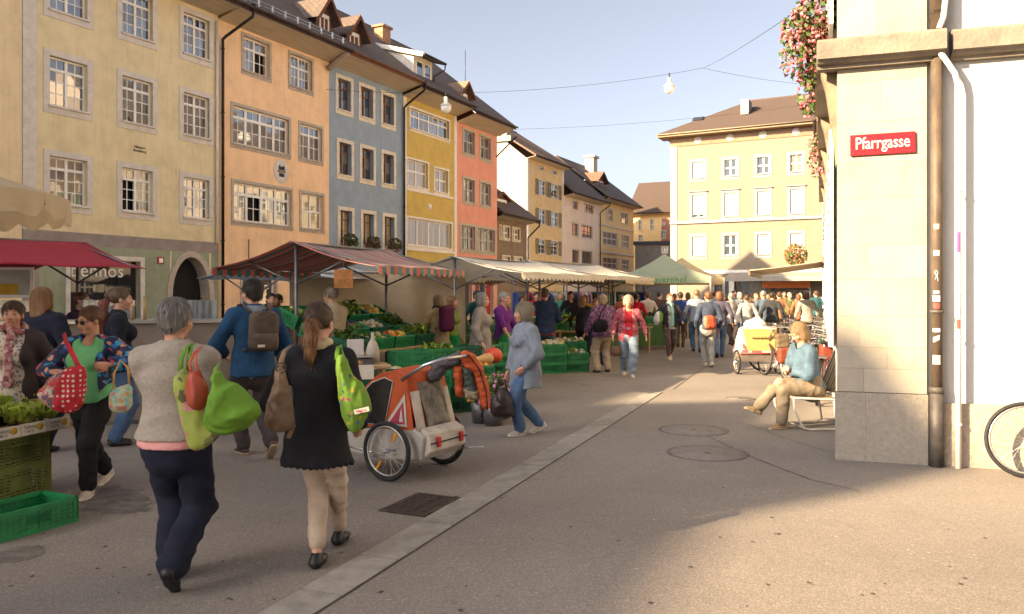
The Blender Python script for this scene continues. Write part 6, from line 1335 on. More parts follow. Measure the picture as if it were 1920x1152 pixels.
for i, (cn, col, px, Y, rz_, H, hr, hm) in enumerate(CW):
    mp('far shopper in a %s top, %s' % (cn, 'back turned' if abs(rz_-180) < 45 else 'facing the camera' if abs(rz_) < 45 else 'seen side on'), px, Y, rz_+rc.uniform(-12, 12), H*rc.uniform(.97, 1.03), rc.uniform(.95, 1.2), .028 if Y < 26 else .034, hair=hr, hair_m=hm, top=tp(cloth('crowd_'+cn.replace(' ', '_'), col), hem=rc.choice((.44, .46, .4))), bottom=dict(m=rc.choice(legs)), feet=rc.choice((walk, walk2, {})), sex=rc.choice('fm'), fingers=False, group='shoppers in the distance')
# ---------------------------------------------------------------- market stalls
M_POST = mat('steel_post', (.16, .15, .15), .45, .15, 8, .05, metal=.6); M_WOOD = mat('raw_wood', (.42, .27, .13), .8, .2, 3, .3, 20, stretch=(1, 6, 6)); M_PLY = mat('table_board', (.45, .28, .14), .75, .15, 3, .2, 20)
M_CRATE = mat('crate_green', (.012, .20, .065), .45, .15, 6, .05, spec=.5); M_CRATED = mat('crate_dark_green', (.012, .10, .05), .5, .15, 6, .05); M_CRATEO = mat('crate_olive', (.14, .16, .035), .55, .15, 6, .08)
def crate_mesh(name, m, L=.6, W_=.4, H=.2, rows=5, cols=10, t=.012, fine=True):
    b = MB(); b.box((-L/2+.01, -W_/2+.01, .012), (L/2-.01, W_/2-.01, .024))
    for ax, ln, off in ((0, L, W_/2), (0, L, -W_/2), (1, W_, L/2), (1, W_, -L/2)):
        def bx(a0, a1, z0, z1, th):
            o0, o1 = (off-th, off) if off > 0 else (off, off+th)
            if ax == 0: b.box((a0, o0, z0), (a1, o1, z1))
            else: b.box((o0, a0, z0), (o1, a1, z1))
        e = ln/2
        bx(-e, e, H-.03, H, .022); bx(-e+.001, e-.001, 0, .03, .016)
        for s_ in (-1, 1): bx(min(s_*e, s_*(e-.035)), max(s_*e, s_*(e-.035)), .03, H-.03, .018)
        n = rows
        for k in range(n): z = .03+(H-.06)*(k+.5)/n; bx(-e+.035, e-.035, z-.0075, z+.0075, .010)
        m_ = int(cols*ln/L)
        for k in range(1, m_): x = -e+ln*k/m_; bx(x-.006, x+.006, .03, H-.03, .013)
        if ax == 1: bx(-.07, .07, H-.075, H-.03, .014)
        else: bx(-.09, .09, H*.35, H*.7, .0125)
    return b.mesh(name, m)
CR = {'g': crate_mesh('crate', M_CRATE), 'd': crate_mesh('crate', M_CRATED), 'o': crate_mesh('crate', M_CRATEO, H=.26, rows=8, cols=12), 'n': crate_mesh('crate', M_CRATE, H=.185, rows=7, cols=14)}
def crate(P, rz, label, group=None, k='g', tilt=0, name='crate'):
    o = link(name, CR[k], None, None, P, (tilt, 0, rz)); return tag(o, label, 'crate', group)
def stack(P, rz, n, label, group, k='g', h=.2, where=''):
    for i in range(n): crate(Vector(P)+Vector((0, 0, i*h+.001)), rz+random.uniform(-.03, .03), '%s, %s of %s' % (label, LEV[i] if i < n-1 else 'top', where), group, k)
def heap(c, rz, size, r, m, label, n=40, seed=0, cat='vegetables', flat=1.0, name='vegetables'):
    "loose produce filling a crate"
    rr = random.Random(seed); b = MB()
    for i in range(n):
        x, y = rr.uniform(-.5, .5)*size[0], rr.uniform(-.5, .5)*size[1]; z = size[2]*(1-(2*x/size[0])**2*.5-(2*y/size[1])**2*.5)*rr.uniform(.3, 1)
        q = r*rr.uniform(.75, 1.2); b.blob((x, y, z), (q, q, q*flat), 7, 5, .06, rr.randrange(len(m)) if isinstance(m, list) else 0, rr)
    o = b.build(name, m, None, c, (0, 0, rz)); tag(o, label, cat, None, 'stuff'); return o
def leaf_heap(c, rz, size, n, ls, m, label, seed=0, name='greens'):
    rr = random.Random(seed); b = MB()
    for i in range(n):
        P = Vector((rr.uniform(-.5, .5)*size[0], rr.uniform(-.5, .5)*size[1], rr.uniform(.1, 1)*size[2])); a = Vector((rr.gauss(0, 1), rr.gauss(0, 1), rr.uniform(.2, 1.4))).normalized(); e = a.orthogonal().normalized(); d = a.cross(e); s_ = ls*rr.uniform(.6, 1.3); mi = rr.randrange(len(m))
        b.add([P-d*s_*.35, P+a*s_*.2+d*0-e*0+a*0, P+d*s_*.35, P+e*s_*.8+a*s_*.25+d*s_*.3, P+e*s_*1.1+a*s_*.1, P+e*s_*.8+a*s_*.25-d*s_*.3], [(0, 1, 5), (1, 2, 3), (1, 3, 4), (1, 4, 5)], mi, True)
    o = b.build(name, m, None, c, (0, 0, rz)); return tag(o, label, 'vegetables', None, 'stuff')
V_CARROT = mat('veg_orange', (.6, .2, .03), .6, .2, 20, 0); V_RED = mat('veg_red', (.45, .03, .02), .35, .2, 20, 0); V_YEL = mat('veg_yellow', (.55, .36, .05), .5, .2, 20, 0); V_GRN = mat('veg_green', (.10, .2, .03), .6, .3, 20, 0); V_PALE = mat('veg_pale', (.45, .42, .2), .6, .2, 20, 0); V_WHITE = mat('veg_white', (.5, .46, .38), .6, .15, 20, 0); V_PURP = mat('veg_purple', (.1, .02, .07), .5, .2, 20, 0); V_POT = mat('veg_potato', (.36, .23, .11), .8, .2, 20, 0)
V_LEAF = mat('leaf_dark', (.03, .085, .012), .6, .3, 12, 0); V_LEAF2 = mat('leaf_bright', (.27, .37, .045), .6, .25, 12, 0); V_LEAF3 = mat('leaf_mid', (.075, .15, .02), .6, .3, 12, 0)
def canopy(P, d, L, Wd, zr, ze, m, label, posts=True, valance=0.0, name='market_stall', wave=True, vm=None, sag=.05, under=None, group=None, pm=None, zp=0.0, front=1.0, back=1.0):
    """ridged awning on poles: P ground point below the near end of the ridge, d the ridge direction; local y along the ridge, x across"""
    d = Vector(d).normalized(); e = empty(name, (P[0], P[1], 0), math.atan2(d.y, d.x)-math.pi/2, label, 'market stall', group)
    hw = Wd/2
    def sl(sg, k): return lambda u, v: (sg*hw*k*u, L*v, zr+(ze-zr)*u-sag*math.sin(math.pi*u)*.6-sag*.5*math.sin(math.pi*v)*(1-u)-.012*math.sin(v*19+sg)*u)
    b = MB(); b.grid(sl(1, front), 8, 14); b.grid(sl(-1, back), 8, 14); b.build('awning_cloth', m, e, solid=.006)
    if valance:
        n = int(L/.16)
        for sg, kk in ((1, front), (-1, back)):
            b = MB()
            for i in range(n):
                y0, y1 = L*i/n, L*(i+1)/n; x = sg*hw*kk
                pts = [(x, y0, ze)]+[(x+.004*math.sin(i), y0+(y1-y0)*t, ze-valance*(.62+.38*math.sin(math.pi*t))) for t in (0, .25, .5, .75, 1)]+[(x, y1, ze)]
                b.add(pts, [tuple(range(7))])
            b.build('valance', vm or m, e, solid=.004)
    if posts:
        for y in (.12, L-.12):
            b = MB(); b.tube([(0, y, zp), (0, y, zr-.03)], .028, 8); b.build('post', pm or M_POST, e)
            b = MB()
            for sg, kk in ((1, front), (-1, back)): b.tube([(0, y, zr-.62), (sg*hw*kk*.62, y, zr+(ze-zr)*.62-.03)], .016, 6); b.tube([(0, y, zr-.04), (sg*hw*kk, y, ze-.01)], .014, 6)
            b.build('brace', pm or M_POST, e)
        b = MB(); b.tube([(0, 0, zr-.02), (0, L, zr-.02)], .018, 6); b.build('ridge_pole', pm or M_POST, e)
    return e
def table(P, d, L, Wd, h, label, m=None, legs=True, cloth_=None, group=None):
    d = Vector(d).normalized(); e = empty('market_table', (P[0], P[1], 0), math.atan2(d.y, d.x), label, 'table', group)
    b = MB(); b.box((0, 0, h-.03), (L, Wd, h)); b.build('table_top', m or M_PLY, e)
    for x in (.08, L-.08):
        for y in (.06, Wd-.06): MB().box((x-.025, y-.025, 0), (x+.025, y+.025, h-.0301)).build('leg', M_WOOD, e)
    if cloth_: MB().box((-.01, -.012, .12), (L+.01, -.006, h+.003)).build('skirt_cloth', cloth_, e)
    return e
# --- lettuce stand at the front edge
sd_ = Vector((.25, .968)); sp = Vector((-sd_.y, sd_.x)); s0 = Vector((-3.74, 6.78))-sd_*1.6       # near end lies outside the frame
rzs = math.atan2(sd_.y, sd_.x)
for k, (t, z) in enumerate(((1.15, 0), (1.15, .26), (.5, 0), (.5, .26))): crate((*(s0+sd_*t+sp*.25), z), rzs+(.02 if z else 0), '%s olive green ribbed crate under the lettuce stand, %s the frame edge' % ('upper' if z else 'lower', 'further from' if k < 2 else 'closer to'), 'olive crates under the lettuce stand', 'o')
ls = empty('produce_stand', (*s0, 0), rzs, 'wooden board of the lettuce stand with a row of price cards', 'stand')
MB().box((0, 0, .53), (1.6, .95, .555)).build('board', M_PLY, ls); MB().box((0, -.02, .52), (1.6, 0, .56)).build('edge_strip', M_WOOD, ls)
M_CARD = mat('price_card', (.62, .56, .47), .7, .06, 20, .05); M_INK = mat('card_ink', (.15, .13, .12), .8); M_SUNB = mat('card_yellow', (.55, .33, .03), .7)
for k in range(6):
    x = .1+k*.245; c = empty('price_card', ls.matrix_basis @ Vector((x+.11, -.028, .575)), rzs, 'white price card with a yellow badge, %s from the far end of the lettuce stand' % ORD[5-k], 'price card', 'price cards on the lettuce stand')
    MB().box((-.115, -.002, -.045), (.115, .002, .045)).build('card', M_CARD, c, rot=(R(-14), 0, R(random.uniform(-3, 3))))
    MB().lathe([(0, .006), (.028, .006), (.028, 0)], 12, M=Matrix.Translation((.06, -.004, .005)) @ Matrix.Rotation(R(90), 4, 'X')).build('badge', M_SUNB, c)
    text_part(random.choice(('Kopfsalat', 'Eisberg', 'Lattich')), .04, M_INK, c, (-.035, -.01, .018), (R(76), 0, 0), depth=.0006); text_part(random.choice(('1.50 Stk', '1.80 Stk', '2.20 Stk')), .034, M_INK, c, (-.035, -.006, -.018), (R(76), 0, 0), depth=.0006)
def lettuce_mesh(seed):
    rr = random.Random(seed); b = MB()
    for i in range(64):
        a = rr.uniform(0, 6.28); tl = rr.uniform(.1, 1.45); r0 = .01; Ln = rr.uniform(.06, .105); wd = Ln*rr.uniform(.9, 1.3); ph = rr.uniform(0, 6)
        M = Matrix.Rotation(a, 4, 'Z') @ Matrix.Rotation(-tl, 4, 'Y')
        def fn(u, v): w_ = wd*(.35+.65*math.sin(min(1, v*1.15)*1.6))*(u-.5); return M @ Vector((Ln*v+r0, w_, .05*v*v-.03*v+.02*(2*u-1)**2+.016*math.sin(13*u+8*v+ph)*v))
        b.grid(fn, 4, 4, i % 2)
    return b.mesh('lettuce', [mat_sheet('lettuce_leaf', (.42, .55, .085), .4, .55, .25, 12), mat_sheet('lettuce_pale', (.58, .66, .17), .4, .55, .2, 12)])
LM = [lettuce_mesh(i) for i in range(3)]; rr = random.Random(9); k = 0
for i in range(6):
    for j in range(3):
        o = link('lettuce', LM[k % 3], None, None, ls.matrix_basis @ Vector((.1+i*.27+rr.uniform(-.03, .03), .13+j*.2, .60+.05*j+rr.uniform(0, .03))), (rr.uniform(-.3, .3), rr.uniform(-.3, .3), rr.uniform(0, 6)), (1.5, 1.5, 1.35)); tag(o, 'curly green lettuce, %s row of the stand, %s from its far end' % (('front', 'middle', 'back')[j], ORD[5-i]), 'lettuce', 'lettuces on the stand'); k += 1
c0 = Vector((-3.13, 5.78)); cd = Vector((.43, .903)).normalized(); cp_ = Vector((-cd.y, cd.x)); q = c0-cd*.3+cp_*.2
o = crate((*q, .001), math.atan2(cd.y, cd.x), 'empty bright green crate lying on the ground below the lettuce stand', None, 'n')
# --- red awning stall and its counter
canopy((-8.3, 9.0), (.52, .86), 3.6, 3.0, 2.42, 2.0, mat_sheet('awning_red', (.42, .03, .05), .35), 'red awning stall at the edge of the picture', valance=0, sag=.06)
cw = empty('stall_counter', (-7.6, 9.3, 0), math.atan2(1.15, 4.2), 'long brown grey sales counter with a steel top', 'counter')
M_CNT = mat('counter_panel', (.19, .145, .11), .7, .12, 2, .15, 30); 
for k in range(5): MB().box((k*.88, -.02, .05), (k*.88+.872, .02, 1.27)).build('panel', M_CNT, cw)
MB().box((-.03, -.06, 1.27), (4.43, .55, 1.31)).build('counter_top', mat('steel_top', (.4, .38, .36), .35, .1, metal=.7), cw)
MB().box((0, .5, 0), (4.4, .54, 1.27)).build('back_panel', M_CNT, cw)
MB().box((-.02, .02, 0), (4.42, .5, .06)).build('plinth', M_POST, cw)
for k in range(4): MB().box((.3+k*1.0, .3, 1.311), (.9+k*1.0, .31, 1.56)).build('sneeze_guard', glass_mat('guard_glass', (.2, .22, .22), 1.5), cw)
for x, h_ in ((2.9, .2), (3.05, .3)): MB().tube([(x, .1, 1.31), (x, .1, 1.31+h_)], .02, 8).build('bottle_neck', M_WOOD, cw)
nb = empty('notice_board', pt(20, 530, 11.5), R(10), 'white framed notice board with a yellow poster on the cream wall', 'notice board')
MB().box((-.3, 0, -.22), (.3, .03, .22)).build('frame', M_SASH, nb); MB().box((-.25, -.006, -.18), (.25, -.001, .18)).build('paper', mat('paper_pale', (.45, .46, .42), .7), nb); MB().box((-.22, -.012, -.17), (.1, -.007, -.02)).build('poster', M_SUNB, nb)
for x in (-.28, .28): MB().tube([(x, .02, -1.78), (x, .02, -.2)], .02, 6).build('post', M_POST, nb)
# --- pale canopy behind and the striped stall
canopy((-4.75, 14.4), (.45, .89), 3.0, 2.6, 2.2, 1.92, mat_sheet('awning_paleblue', (.55, .6, .64), .4), 'pale blue grey awning between the arch and the striped stall', sag=.04)
M_STRIPE = mat_stripes('awning_stripes', [(.62, .20, .15), (.10, .25, .25), (.66, .27, .2), (.08, .2, .22), (.56, .14, .11), (.12, .27, .26)], 1, .62, trans=.3)
st = canopy((-3.18, 11.5), (.4, .917), 2.65, 2.95, 2.40, 2.02, M_STRIPE, 'red and green striped awning stall full of vegetable crates', valance=.12, sag=.09)
bk = empty('back_sheet', (-4.15, 15.0, 0), math.atan2(.25, 1), 'beige tarpaulin hung behind the striped stall', 'tarpaulin')
b = MB(); b.grid(lambda u, v: (3.3*u, .05*math.sin(u*17)+.04*math.sin(u*41+1)*(1-v)+.1*math.sin(u*5), .3+1.72*v), 60, 8); b.build('sheet', mat_sheet('tarp_beige', (.44, .34, .22), .3), bk, solid=.004)
MB().tube([(0, .05, 2.04), (3.3, .05, 2.04)], .02, 6).build('rail', M_POST, bk)
for x in (0, 3.3): MB().tube([(x, .05, 0), (x, .05, 2.04)], .022, 6).build('post', M_POST, bk)
sb = empty('hanging_sign', pt(644, 523, 11.2), R(8), 'square wooden sign with burnt lettering hanging under the striped awning', 'sign')
MB().box((-.13, -.012, -.13), (.13, .012, .13)).build('board', mat('sign_wood', (.42, .17, .05), .7, .2, 4, .2, 20), sb); b = MB()
for cx, cz, r in ((-.045, -.03, .04), (.05, -.03, .045), (0, .07, .03)): b.tube([(cx+r*math.cos(a), -.016, cz+r*.8*math.sin(a)) for a in np.linspace(0, 5.5, 12)], .006, 5)
b.build('mark', mat('sign_gold', (.5, .3, .08), .6), sb); MB().box((-.003, -.003, .13), (.003, .003, .55)).build('cord', M_POST, sb)
# tables and tilted crates of the striped stall
rzt = math.atan2(.917, .4); dt = Vector((.4, .917)); nt_ = Vector((.917, -.4))
T0 = Vector((-2.35, 11.15)); table(T0+nt_*.05, dt, 2.6, 1.35, .80, 'wooden trestle table under the striped awning')
veg = [([V_LEAF, V_LEAF3], 'leaf'), ([V_PALE, V_GRN], .05), ([V_CARROT, V_YEL, V_RED], .045), ([V_LEAF3, V_LEAF2], 'leaf'), ([V_YEL, V_PALE], .05), ([V_PURP, V_GRN], .05), ([V_WHITE, V_PALE], .045)]
tabM = Matrix.Translation((T0.x+nt_.x*.05, T0.y+nt_.y*.05, 0)) @ Matrix.Rotation(rzt, 4, 'Z'); k = 0
for row, (yo, z, tl) in enumerate(((.24, .82, -.20), (.70, .98, -.32), (1.12, 1.2, -.42))):
    for i in range(4):
        P = tabM @ Vector((.35+i*.63, yo, z)); rot = (0, 0)
        o = crate(P, rzt, 'tilted vegetable crate, %s row of the striped stall, %s from the camera end' % (('front', 'middle', 'back')[row], ORD[i]), 'tilted crates on the striped stall', 'd' if (row+i) % 3 == 0 else 'g', tilt=-tl)
        m_, r_ = veg[k % 7]; k += 1
        cc = P+Vector((0, 0, .1))
        h_ = leaf_heap(cc, rzt, (.5, .32, .16), 130, .09, m_, 'leafy greens heaped in the crates of the striped stall', k) if r_ == 'leaf' else heap(cc, rzt, (.5, .32, .12), r_, m_, 'mixed vegetables heaped in the crates of the striped stall', 45, k)
        h_.rotation_euler = (-tl, 0, rzt)
# side shelf with a till, papers and a small table of bread towards the camera
T1 = Vector((-2.55, 9.25)); table(T1, (.96, .28), 1.15, .6, .78, 'small plank table with newspapers and a pair of scales', M_PLY)
tM = Matrix.Translation((*T1, 0)) @ Matrix.Rotation(math.atan2(.28, .96), 4, 'Z')
for k in range(5): tag(MB().box((-.16, -.11, 0), (.16, .11, .012)).build('newspaper', mat('newsprint_%d' % (k % 2), (.46-.08*(k % 2), .42-.08*(k % 2), .37-.08*(k % 2)), .8, .2, 30), None, tM @ Vector((.3, .35, .79+k*.014)), (0, 0, random.uniform(-.3, .5))), 'newspaper on the plank table, %s in its pile' % LEV[k if k < 4 else 5], 'newspaper', 'newspapers on the plank table')
sc = empty('scales', tM @ Vector((.78, .3, .782)), .4, 'grey shop scales on the plank table', 'scales'); MB().box((-.17, -.13, 0), (.17, .13, .07)).build('base', M_POST, sc); MB().box((-.19, -.15, .09), (.19, .15, .1)).build('pan', mat('steel_top', (.4, .38, .36), .35), sc); MB().box((-.1, .1, .1), (.1, .13, .3)).build('display', M_TRIM, sc)
for k in range(2): tag(MB().box((-.12, -.003, -.17), (.12, .003, 0)).build('paper_notice', M_CARD, None, tM @ Vector((.2+k*.62, -.02, .80)), (R(-12), 0, .28)), ('handwritten paper notice at the near corner of the plank table', 'handwritten paper notice at the far corner of the plank table')[k], 'notice')
for k in range(2):
    P = tM @ Vector((.2+k*.62, -.028, .80)); wr_ = empty('notice_text', P, .28, ('handwriting on the near paper notice', 'handwriting on the far paper notice')[k], 'writing')
    text_part('Zucchetti\n3.80 / kg\nRüebli\n2.50 / kg', .038, M_INK, wr_, (0, .012, -.085), (R(78), 0, 0), depth=.0005)
for k in range(14): heap(tM @ Vector((.2+.055*k, .12+.03*(k % 3), .79)), k, (.05, .05, .02), .035, [V_POT], 'bread rolls spread along the plank table', 2, k, 'bread', name='bread_rolls') if k in (3, 7, 11) else None
fl_ = empty('carafe', tM @ Vector((.98, .45, .78)), 0, 'pale draped bottle shape on the plank table', 'bottle'); b = MB(); b.lathe([(0, 0), (.09, 0), (.085, .16), (.06, .24), (.022, .3), (.02, .38), (0, .385)], 14); b.build('bottle_wrap', mat('wrap_cream', (.4, .35, .29), .7), fl_)
# low crates in front of the stall
lay = [(690, 9.9, 2), (742, 10.3, 2), (800, 10.7, 3), (845, 11.2, 3), (886, 11.7, 3), (923, 12.2, 3), (715, 11.2, 3), (770, 11.9, 4), (818, 12.4, 4), (862, 12.9, 4), (903, 13.4, 4), (938, 13.9, 4)]
for i, (px, Y, n) in enumerate(lay):
    P = at(px, Y); stack(P, .25+.03*i, n, 'green crate before the striped stall', 'low crates in front of the striped stall', 'g' if i % 3 else 'd', where='%s stack, %s row' % (ORD[i % 6], 'front' if i < 6 else 'back'))
    m_, r_ = veg[(i*2+1) % 7]; c = P+Vector((0, 0, n*.2-.06))
    if r_ == 'leaf': leaf_heap(c, .25, (.52, .33, .1), 110, .08, m_, 'greens in the low green crates', i)
    elif i % 2 == 0: heap(c, .25, (.52, .33, .09), r_*.9, m_, 'small vegetables in the low green crates', 45, i)
sq = empty('squash', at(895, 11.75)+Vector((0, 0, .6)), .4, 'long tan butternut squash lying on the green crates', 'squash'); b = MB(); b.tube([(-.2, 0, .06), (-.1, 0, .06), (.02, 0, .07), (.12, 0, .08), (.2, 0, .08), (.25, 0, .08)], [.035, .055, .05, .08, .085, .03], 12); b.build('fruit', V_POT if False else mat('squash_tan', (.55, .31, .12), .5, .1), sq)
pk = empty('pumpkin', at(925, 12.1)+Vector((0, 0, .585)), 0, 'round red orange pumpkin at the end of the green crates', 'pumpkin'); b = MB(); n = 40
b.grid(lambda u, v: ((.14*math.sin(math.pi*v)+.003)*(1-.1*abs(math.sin(u*math.pi*9)))*math.cos(u*2*math.pi), (.14*math.sin(math.pi*v)+.003)*(1-.1*abs(math.sin(u*math.pi*9)))*math.sin(u*2*math.pi), .12-.12*math.cos(math.pi*v)), 54, 10); b.build('rind', mat('pumpkin_red', (.55, .06, .02), .4, .1), pk); MB().tube([(0, 0, .22), (.01, 0, .28)], .015, 6).build('stalk', V_POT, pk)
for i, (px, Y, n, z) in enumerate(((1034, 16.6, 3, 0), (1075, 16.9, 2, 0), (1032, 17.3, 3, 0), (1072, 17.6, 3, 0))):
    P = at(px, Y); stack(P, .1, n, 'bright green crate beside the lane', 'green crates beside the lane', where='the %s stack %s' % (('near', 'near', 'rear', 'rear')[i], ('by the navy jumper', 'by the purple jacket', 'by the navy jumper', 'by the purple jacket')[i])); heap(P+Vector((0, 0, n*.2-.04)), .1, (.5, .32, .1), .05, [V_WHITE, V_PALE] if i % 2 == 0 else [V_GRN, V_WHITE], 'mushrooms and pale vegetables in the crates beside the lane', 35, 60+i)
# flower buckets beside the trailer
for i, (px, Y, cs) in enumerate(((902, 10.2, ((.55, .12, .03), (.6, .35, .04))), (925, 10.0, ((.45, .12, .3), (.5, .3, .4))), (935, 10.5, ((.5, .06, .12), (.45, .2, .35))))):
    f = empty('flower_bucket', at(px, Y), i, ('bucket of orange and yellow cut flowers', 'bucket of lilac cut flowers beside the dark handbag', 'bucket of crimson cut flowers behind the lilac ones')[i], 'flowers')
    MB().lathe([(0, .0), (.11, 0), (.14, .3), (.13, .3), (.1, .02)], 14).build('bucket', M_POST, f); b = MB(); leaf_cloud(b, (0, 0, .42), (.22, .22, .18), 260, .09, random.Random(i), 0, 1, .45, .8); b.build('blooms', [V_LEAF3, mat('bloom_%d' % i, cs[0], .6, .2, 30, 0, col2=cs[1])], f)
# shelves of crates and tables deeper in the market
for i, (px, Y) in enumerate(((775, 16.0), (800, 16.2), (790, 16.7))): stack(at(px, Y), .2, 6, 'green crate behind the beige vest', 'tall stack of green crates', 'd' if i else 'g', where='the tall %s stack' % ORD[i])
deep = [(870, 17.2, .74), (930, 18.6, .74), (985, 19.6, .7), (1052, 20.5, .72), (1105, 21.6, .72), (1000, 22.5, .74), (1160, 23.0, .74), (1215, 24.5, .74), (1130, 26, .74), (1195, 28, .74)]
for i, (px, Y, h_) in enumerate(deep):
    P = at(px, Y).xy; d = Vector((.86, .5)) if i % 2 else Vector((.95, .3)); table(P, d, 1.9, .85, h_, 'far produce table, %s from the salmon house towards the tent' % ORD[i], M_WOOD, cloth_=mat('table_cloth_green', (.05, .12, .04), .8) if i % 3 == 0 else None, group='far produce tables')
    rzd = math.atan2(d.y, d.x)
    for j in range(3):
        q = P+d*(.32+j*.62)+Vector((-d.y, d.x))*.4; crate((*q, h_+.002), rzd, '%s green crate on the %s far produce table from the salmon house' % (ORD[j], ORD[i]), 'crates on the far tables', 'g' if (i+j) % 2 else 'd'); m_, r_ = veg[(i*3+j) % 7]; c = Vector((*q, h_+.12))
        leaf_heap(c, rzd, (.52, .34, .16), 60, .12, m_, 'greens on the far produce tables', i*9+j) if r_ == 'leaf' else heap(c, rzd, (.52, .34, .12), r_*1.1, m_, 'vegetables on the far produce tables', 24, i*9+j)
# --- white, tan and coloured awnings deeper in the market
M_AWW = mat_sheet('awning_offwhite', (.74, .70, .63), .45); M_AWC = mat_sheet('awning_cream', (.68, .58, .43), .45)
canopy(at(846, 14.8).xy, (.5, .866), 3.6, 3.0, 2.34, 2.02, M_AWW, 'first white scalloped awning behind the striped stall', valance=.14, sag=.08, group='white market awnings')
canopy(at(985, 18.4).xy, (.5, .866), 4.2, 3.2, 2.42, 2.05, M_AWW, 'middle white awning over the vegetable tables', valance=.1, sag=.1, group='white market awnings')
canopy(at(1082, 22.4).xy, (.42, .907), 3.0, 2.8, 2.4, 2.0, M_AWC, 'cream awning whose corner dips towards the lane', valance=.1, sag=.12, group='white market awnings')
canopy(at(1060, 29).xy, (.5, .866), 4.5, 4.0, 2.55, 2.1, mat_sheet('awning_violet', (.10, .06, .13), .2), 'dark violet awning behind the white ones', sag=.05)
canopy(at(960, 30).xy, (.5, .866), 4.5, 4.2, 2.7, 2.15, mat_sheet('awning_lavender', (.34, .36, .52), .3), 'lavender awning in front of the salmon house', sag=.05)
canopy(at(905, 33).xy, (.5, .866), 4.0, 4.2, 2.5, 2.05, mat_sheet('awning_yellow', (.5, .34, .05), .3), 'yellow awning at the foot of the salmon house', sag=.05)
canopy(at(1130, 34).xy, (.5, .866), 5.0, 4.2, 2.5, 2.05, mat_sheet('awning_ochre', (.4, .2, .05), .25), 'ochre awning deep in the market', sag=.05)
# clothes rails and hanging goods under the far awnings
rr = random.Random(4)
for i, (px, Y) in enumerate(((960, 25), (1010, 27), (1060, 28), (1115, 30), (1150, 31))):
    r = empty('clothes_rail', at(px, Y), .5, ('clothes rail with pale shirts below the lavender awning', 'clothes rail with mixed clothes left of the violet awning', 'clothes rail with red and blue clothes below the violet awning', 'clothes rail with dark clothes beside the ochre awning', 'clothes rail with coats under the ochre awning')[i], 'clothes rail')
    b = MB(); b.tube([(0, 0, 0), (0, 0, 1.7), (1.6, 0, 1.7), (1.6, 0, 0)], .02, 6); b.build('frame', M_POST, r)
    for k in range(9):
        c = rr.choice([(.3, .03, .05), (.03, .06, .2), (.35, .33, .3), (.02, .02, .02), (.3, .15, .2), (.05, .12, .1)]); x = .12+k*.17; w_ = .2; h_ = rr.uniform(.6, .95)
        MB().add([(x, -w_, 1.6), (x+.02, -.05, 1.68), (x+.02, .05, 1.68), (x, w_, 1.6), (x+.03, w_*1.1, 1.65-h_), (x+.03, -w_*1.1, 1.65-h_)], [(0, 1, 2, 3, 4, 5)]).build('garment', cloth('rail_%d%d%d' % tuple(int(v*100) for v in c), c), r, solid=.05)
# --- green and cream tent
tp_ = pt(1243, 475, 30); tn = empty('market_tent', (tp_.x+.35, 31.5, 0), math.atan2(.98, .24)-math.pi/2, 'pale green and cream peaked tent with green lettering', 'tent')
M_TENTG = mat_sheet('tent_sage', (.40, .46, .34), .4); M_TENTC = mat_sheet('tent_cream', (.55, .44, .26), .35)
hw, ze_, zr_ = 1.75, 2.28, 3.2; cs = [(-hw, -hw), (hw, -hw), (hw, hw), (-hw, hw)]
for off, kx in ((0, 0), (3.55, 1)):
    ox_ = kx*.55
    for i in range(4):
        a, c = cs[i], cs[(i+1) % 4]; b = MB()
        b.grid(lambda u, v: (ox_+(a[0]+(c[0]-a[0])*u)*(1-v), off+(a[1]+(c[1]-a[1])*u)*(1-v), ze_+(zr_-ze_)*v-.12*math.sin(math.pi*v)), 6, 6); b.build('roof_panel', M_TENTG if i in (0, 3) and kx == 0 else M_TENTC, tn)
        b = MB(); b.add([(ox_+a[0], off+a[1], ze_), (ox_+c[0], off+c[1], ze_), (ox_+c[0], off+c[1], ze_-.26), (ox_+a[0], off+a[1], ze_-.26)], [(0, 1, 2, 3)]); b.build('valance', M_TENTG if i in (0, 3) and kx == 0 else M_TENTC, tn)
        MB().tube([(ox_+a[0], off+a[1], 0), (ox_+a[0], off+a[1], ze_)], .03, 6).build('post', M_SASHG, tn)
text_part('biobauernhof', .3, mat('tent_letter', (.05, .2, .06), .7), tn, (0, -hw-.012, ze_-.13), (R(90), 0, 0), spacing=1.1)
# --- scalloped cream parasol at the upper edge
ps = empty('parasol', (-4.30, 5.35, 0), 0, 'cream parasol with a scalloped rim at the upper edge of the picture', 'parasol')
n = 8; rad = 1.18; b = MB(); zr0 = 2.32
b.grid(lambda u, v: (rad*v*math.cos(2*math.pi*u), rad*v*math.sin(2*math.pi*u), zr0+.36*(1-v**1.15)), 64, 8); M_PAR = mat_sheet('parasol_cream', (.62, .50, .34), .45); b.build('cloth', M_PAR, ps)
b = MB(); b.grid(lambda u, v: (rad*math.cos(2*math.pi*u)*(1+.012*math.sin(u*200)*v), rad*math.sin(2*math.pi*u)*(1+.012*math.sin(u*200)*v), zr0-v*(.11+.06*abs(math.sin(u*math.pi*24)))), 192, 3); b.build('valance', M_PAR, ps)
MB().tube([(0, 0, 0), (0, 0, 2.7)], .025, 8).build('pole', M_WOOD, ps)
for k in range(8): MB().tube([(0, 0, zr0+.3), (rad*.98*math.cos(k*math.pi/4), rad*.98*math.sin(k*math.pi/4), zr0-.02)], .009, 5).build('rib', M_WOOD, ps)
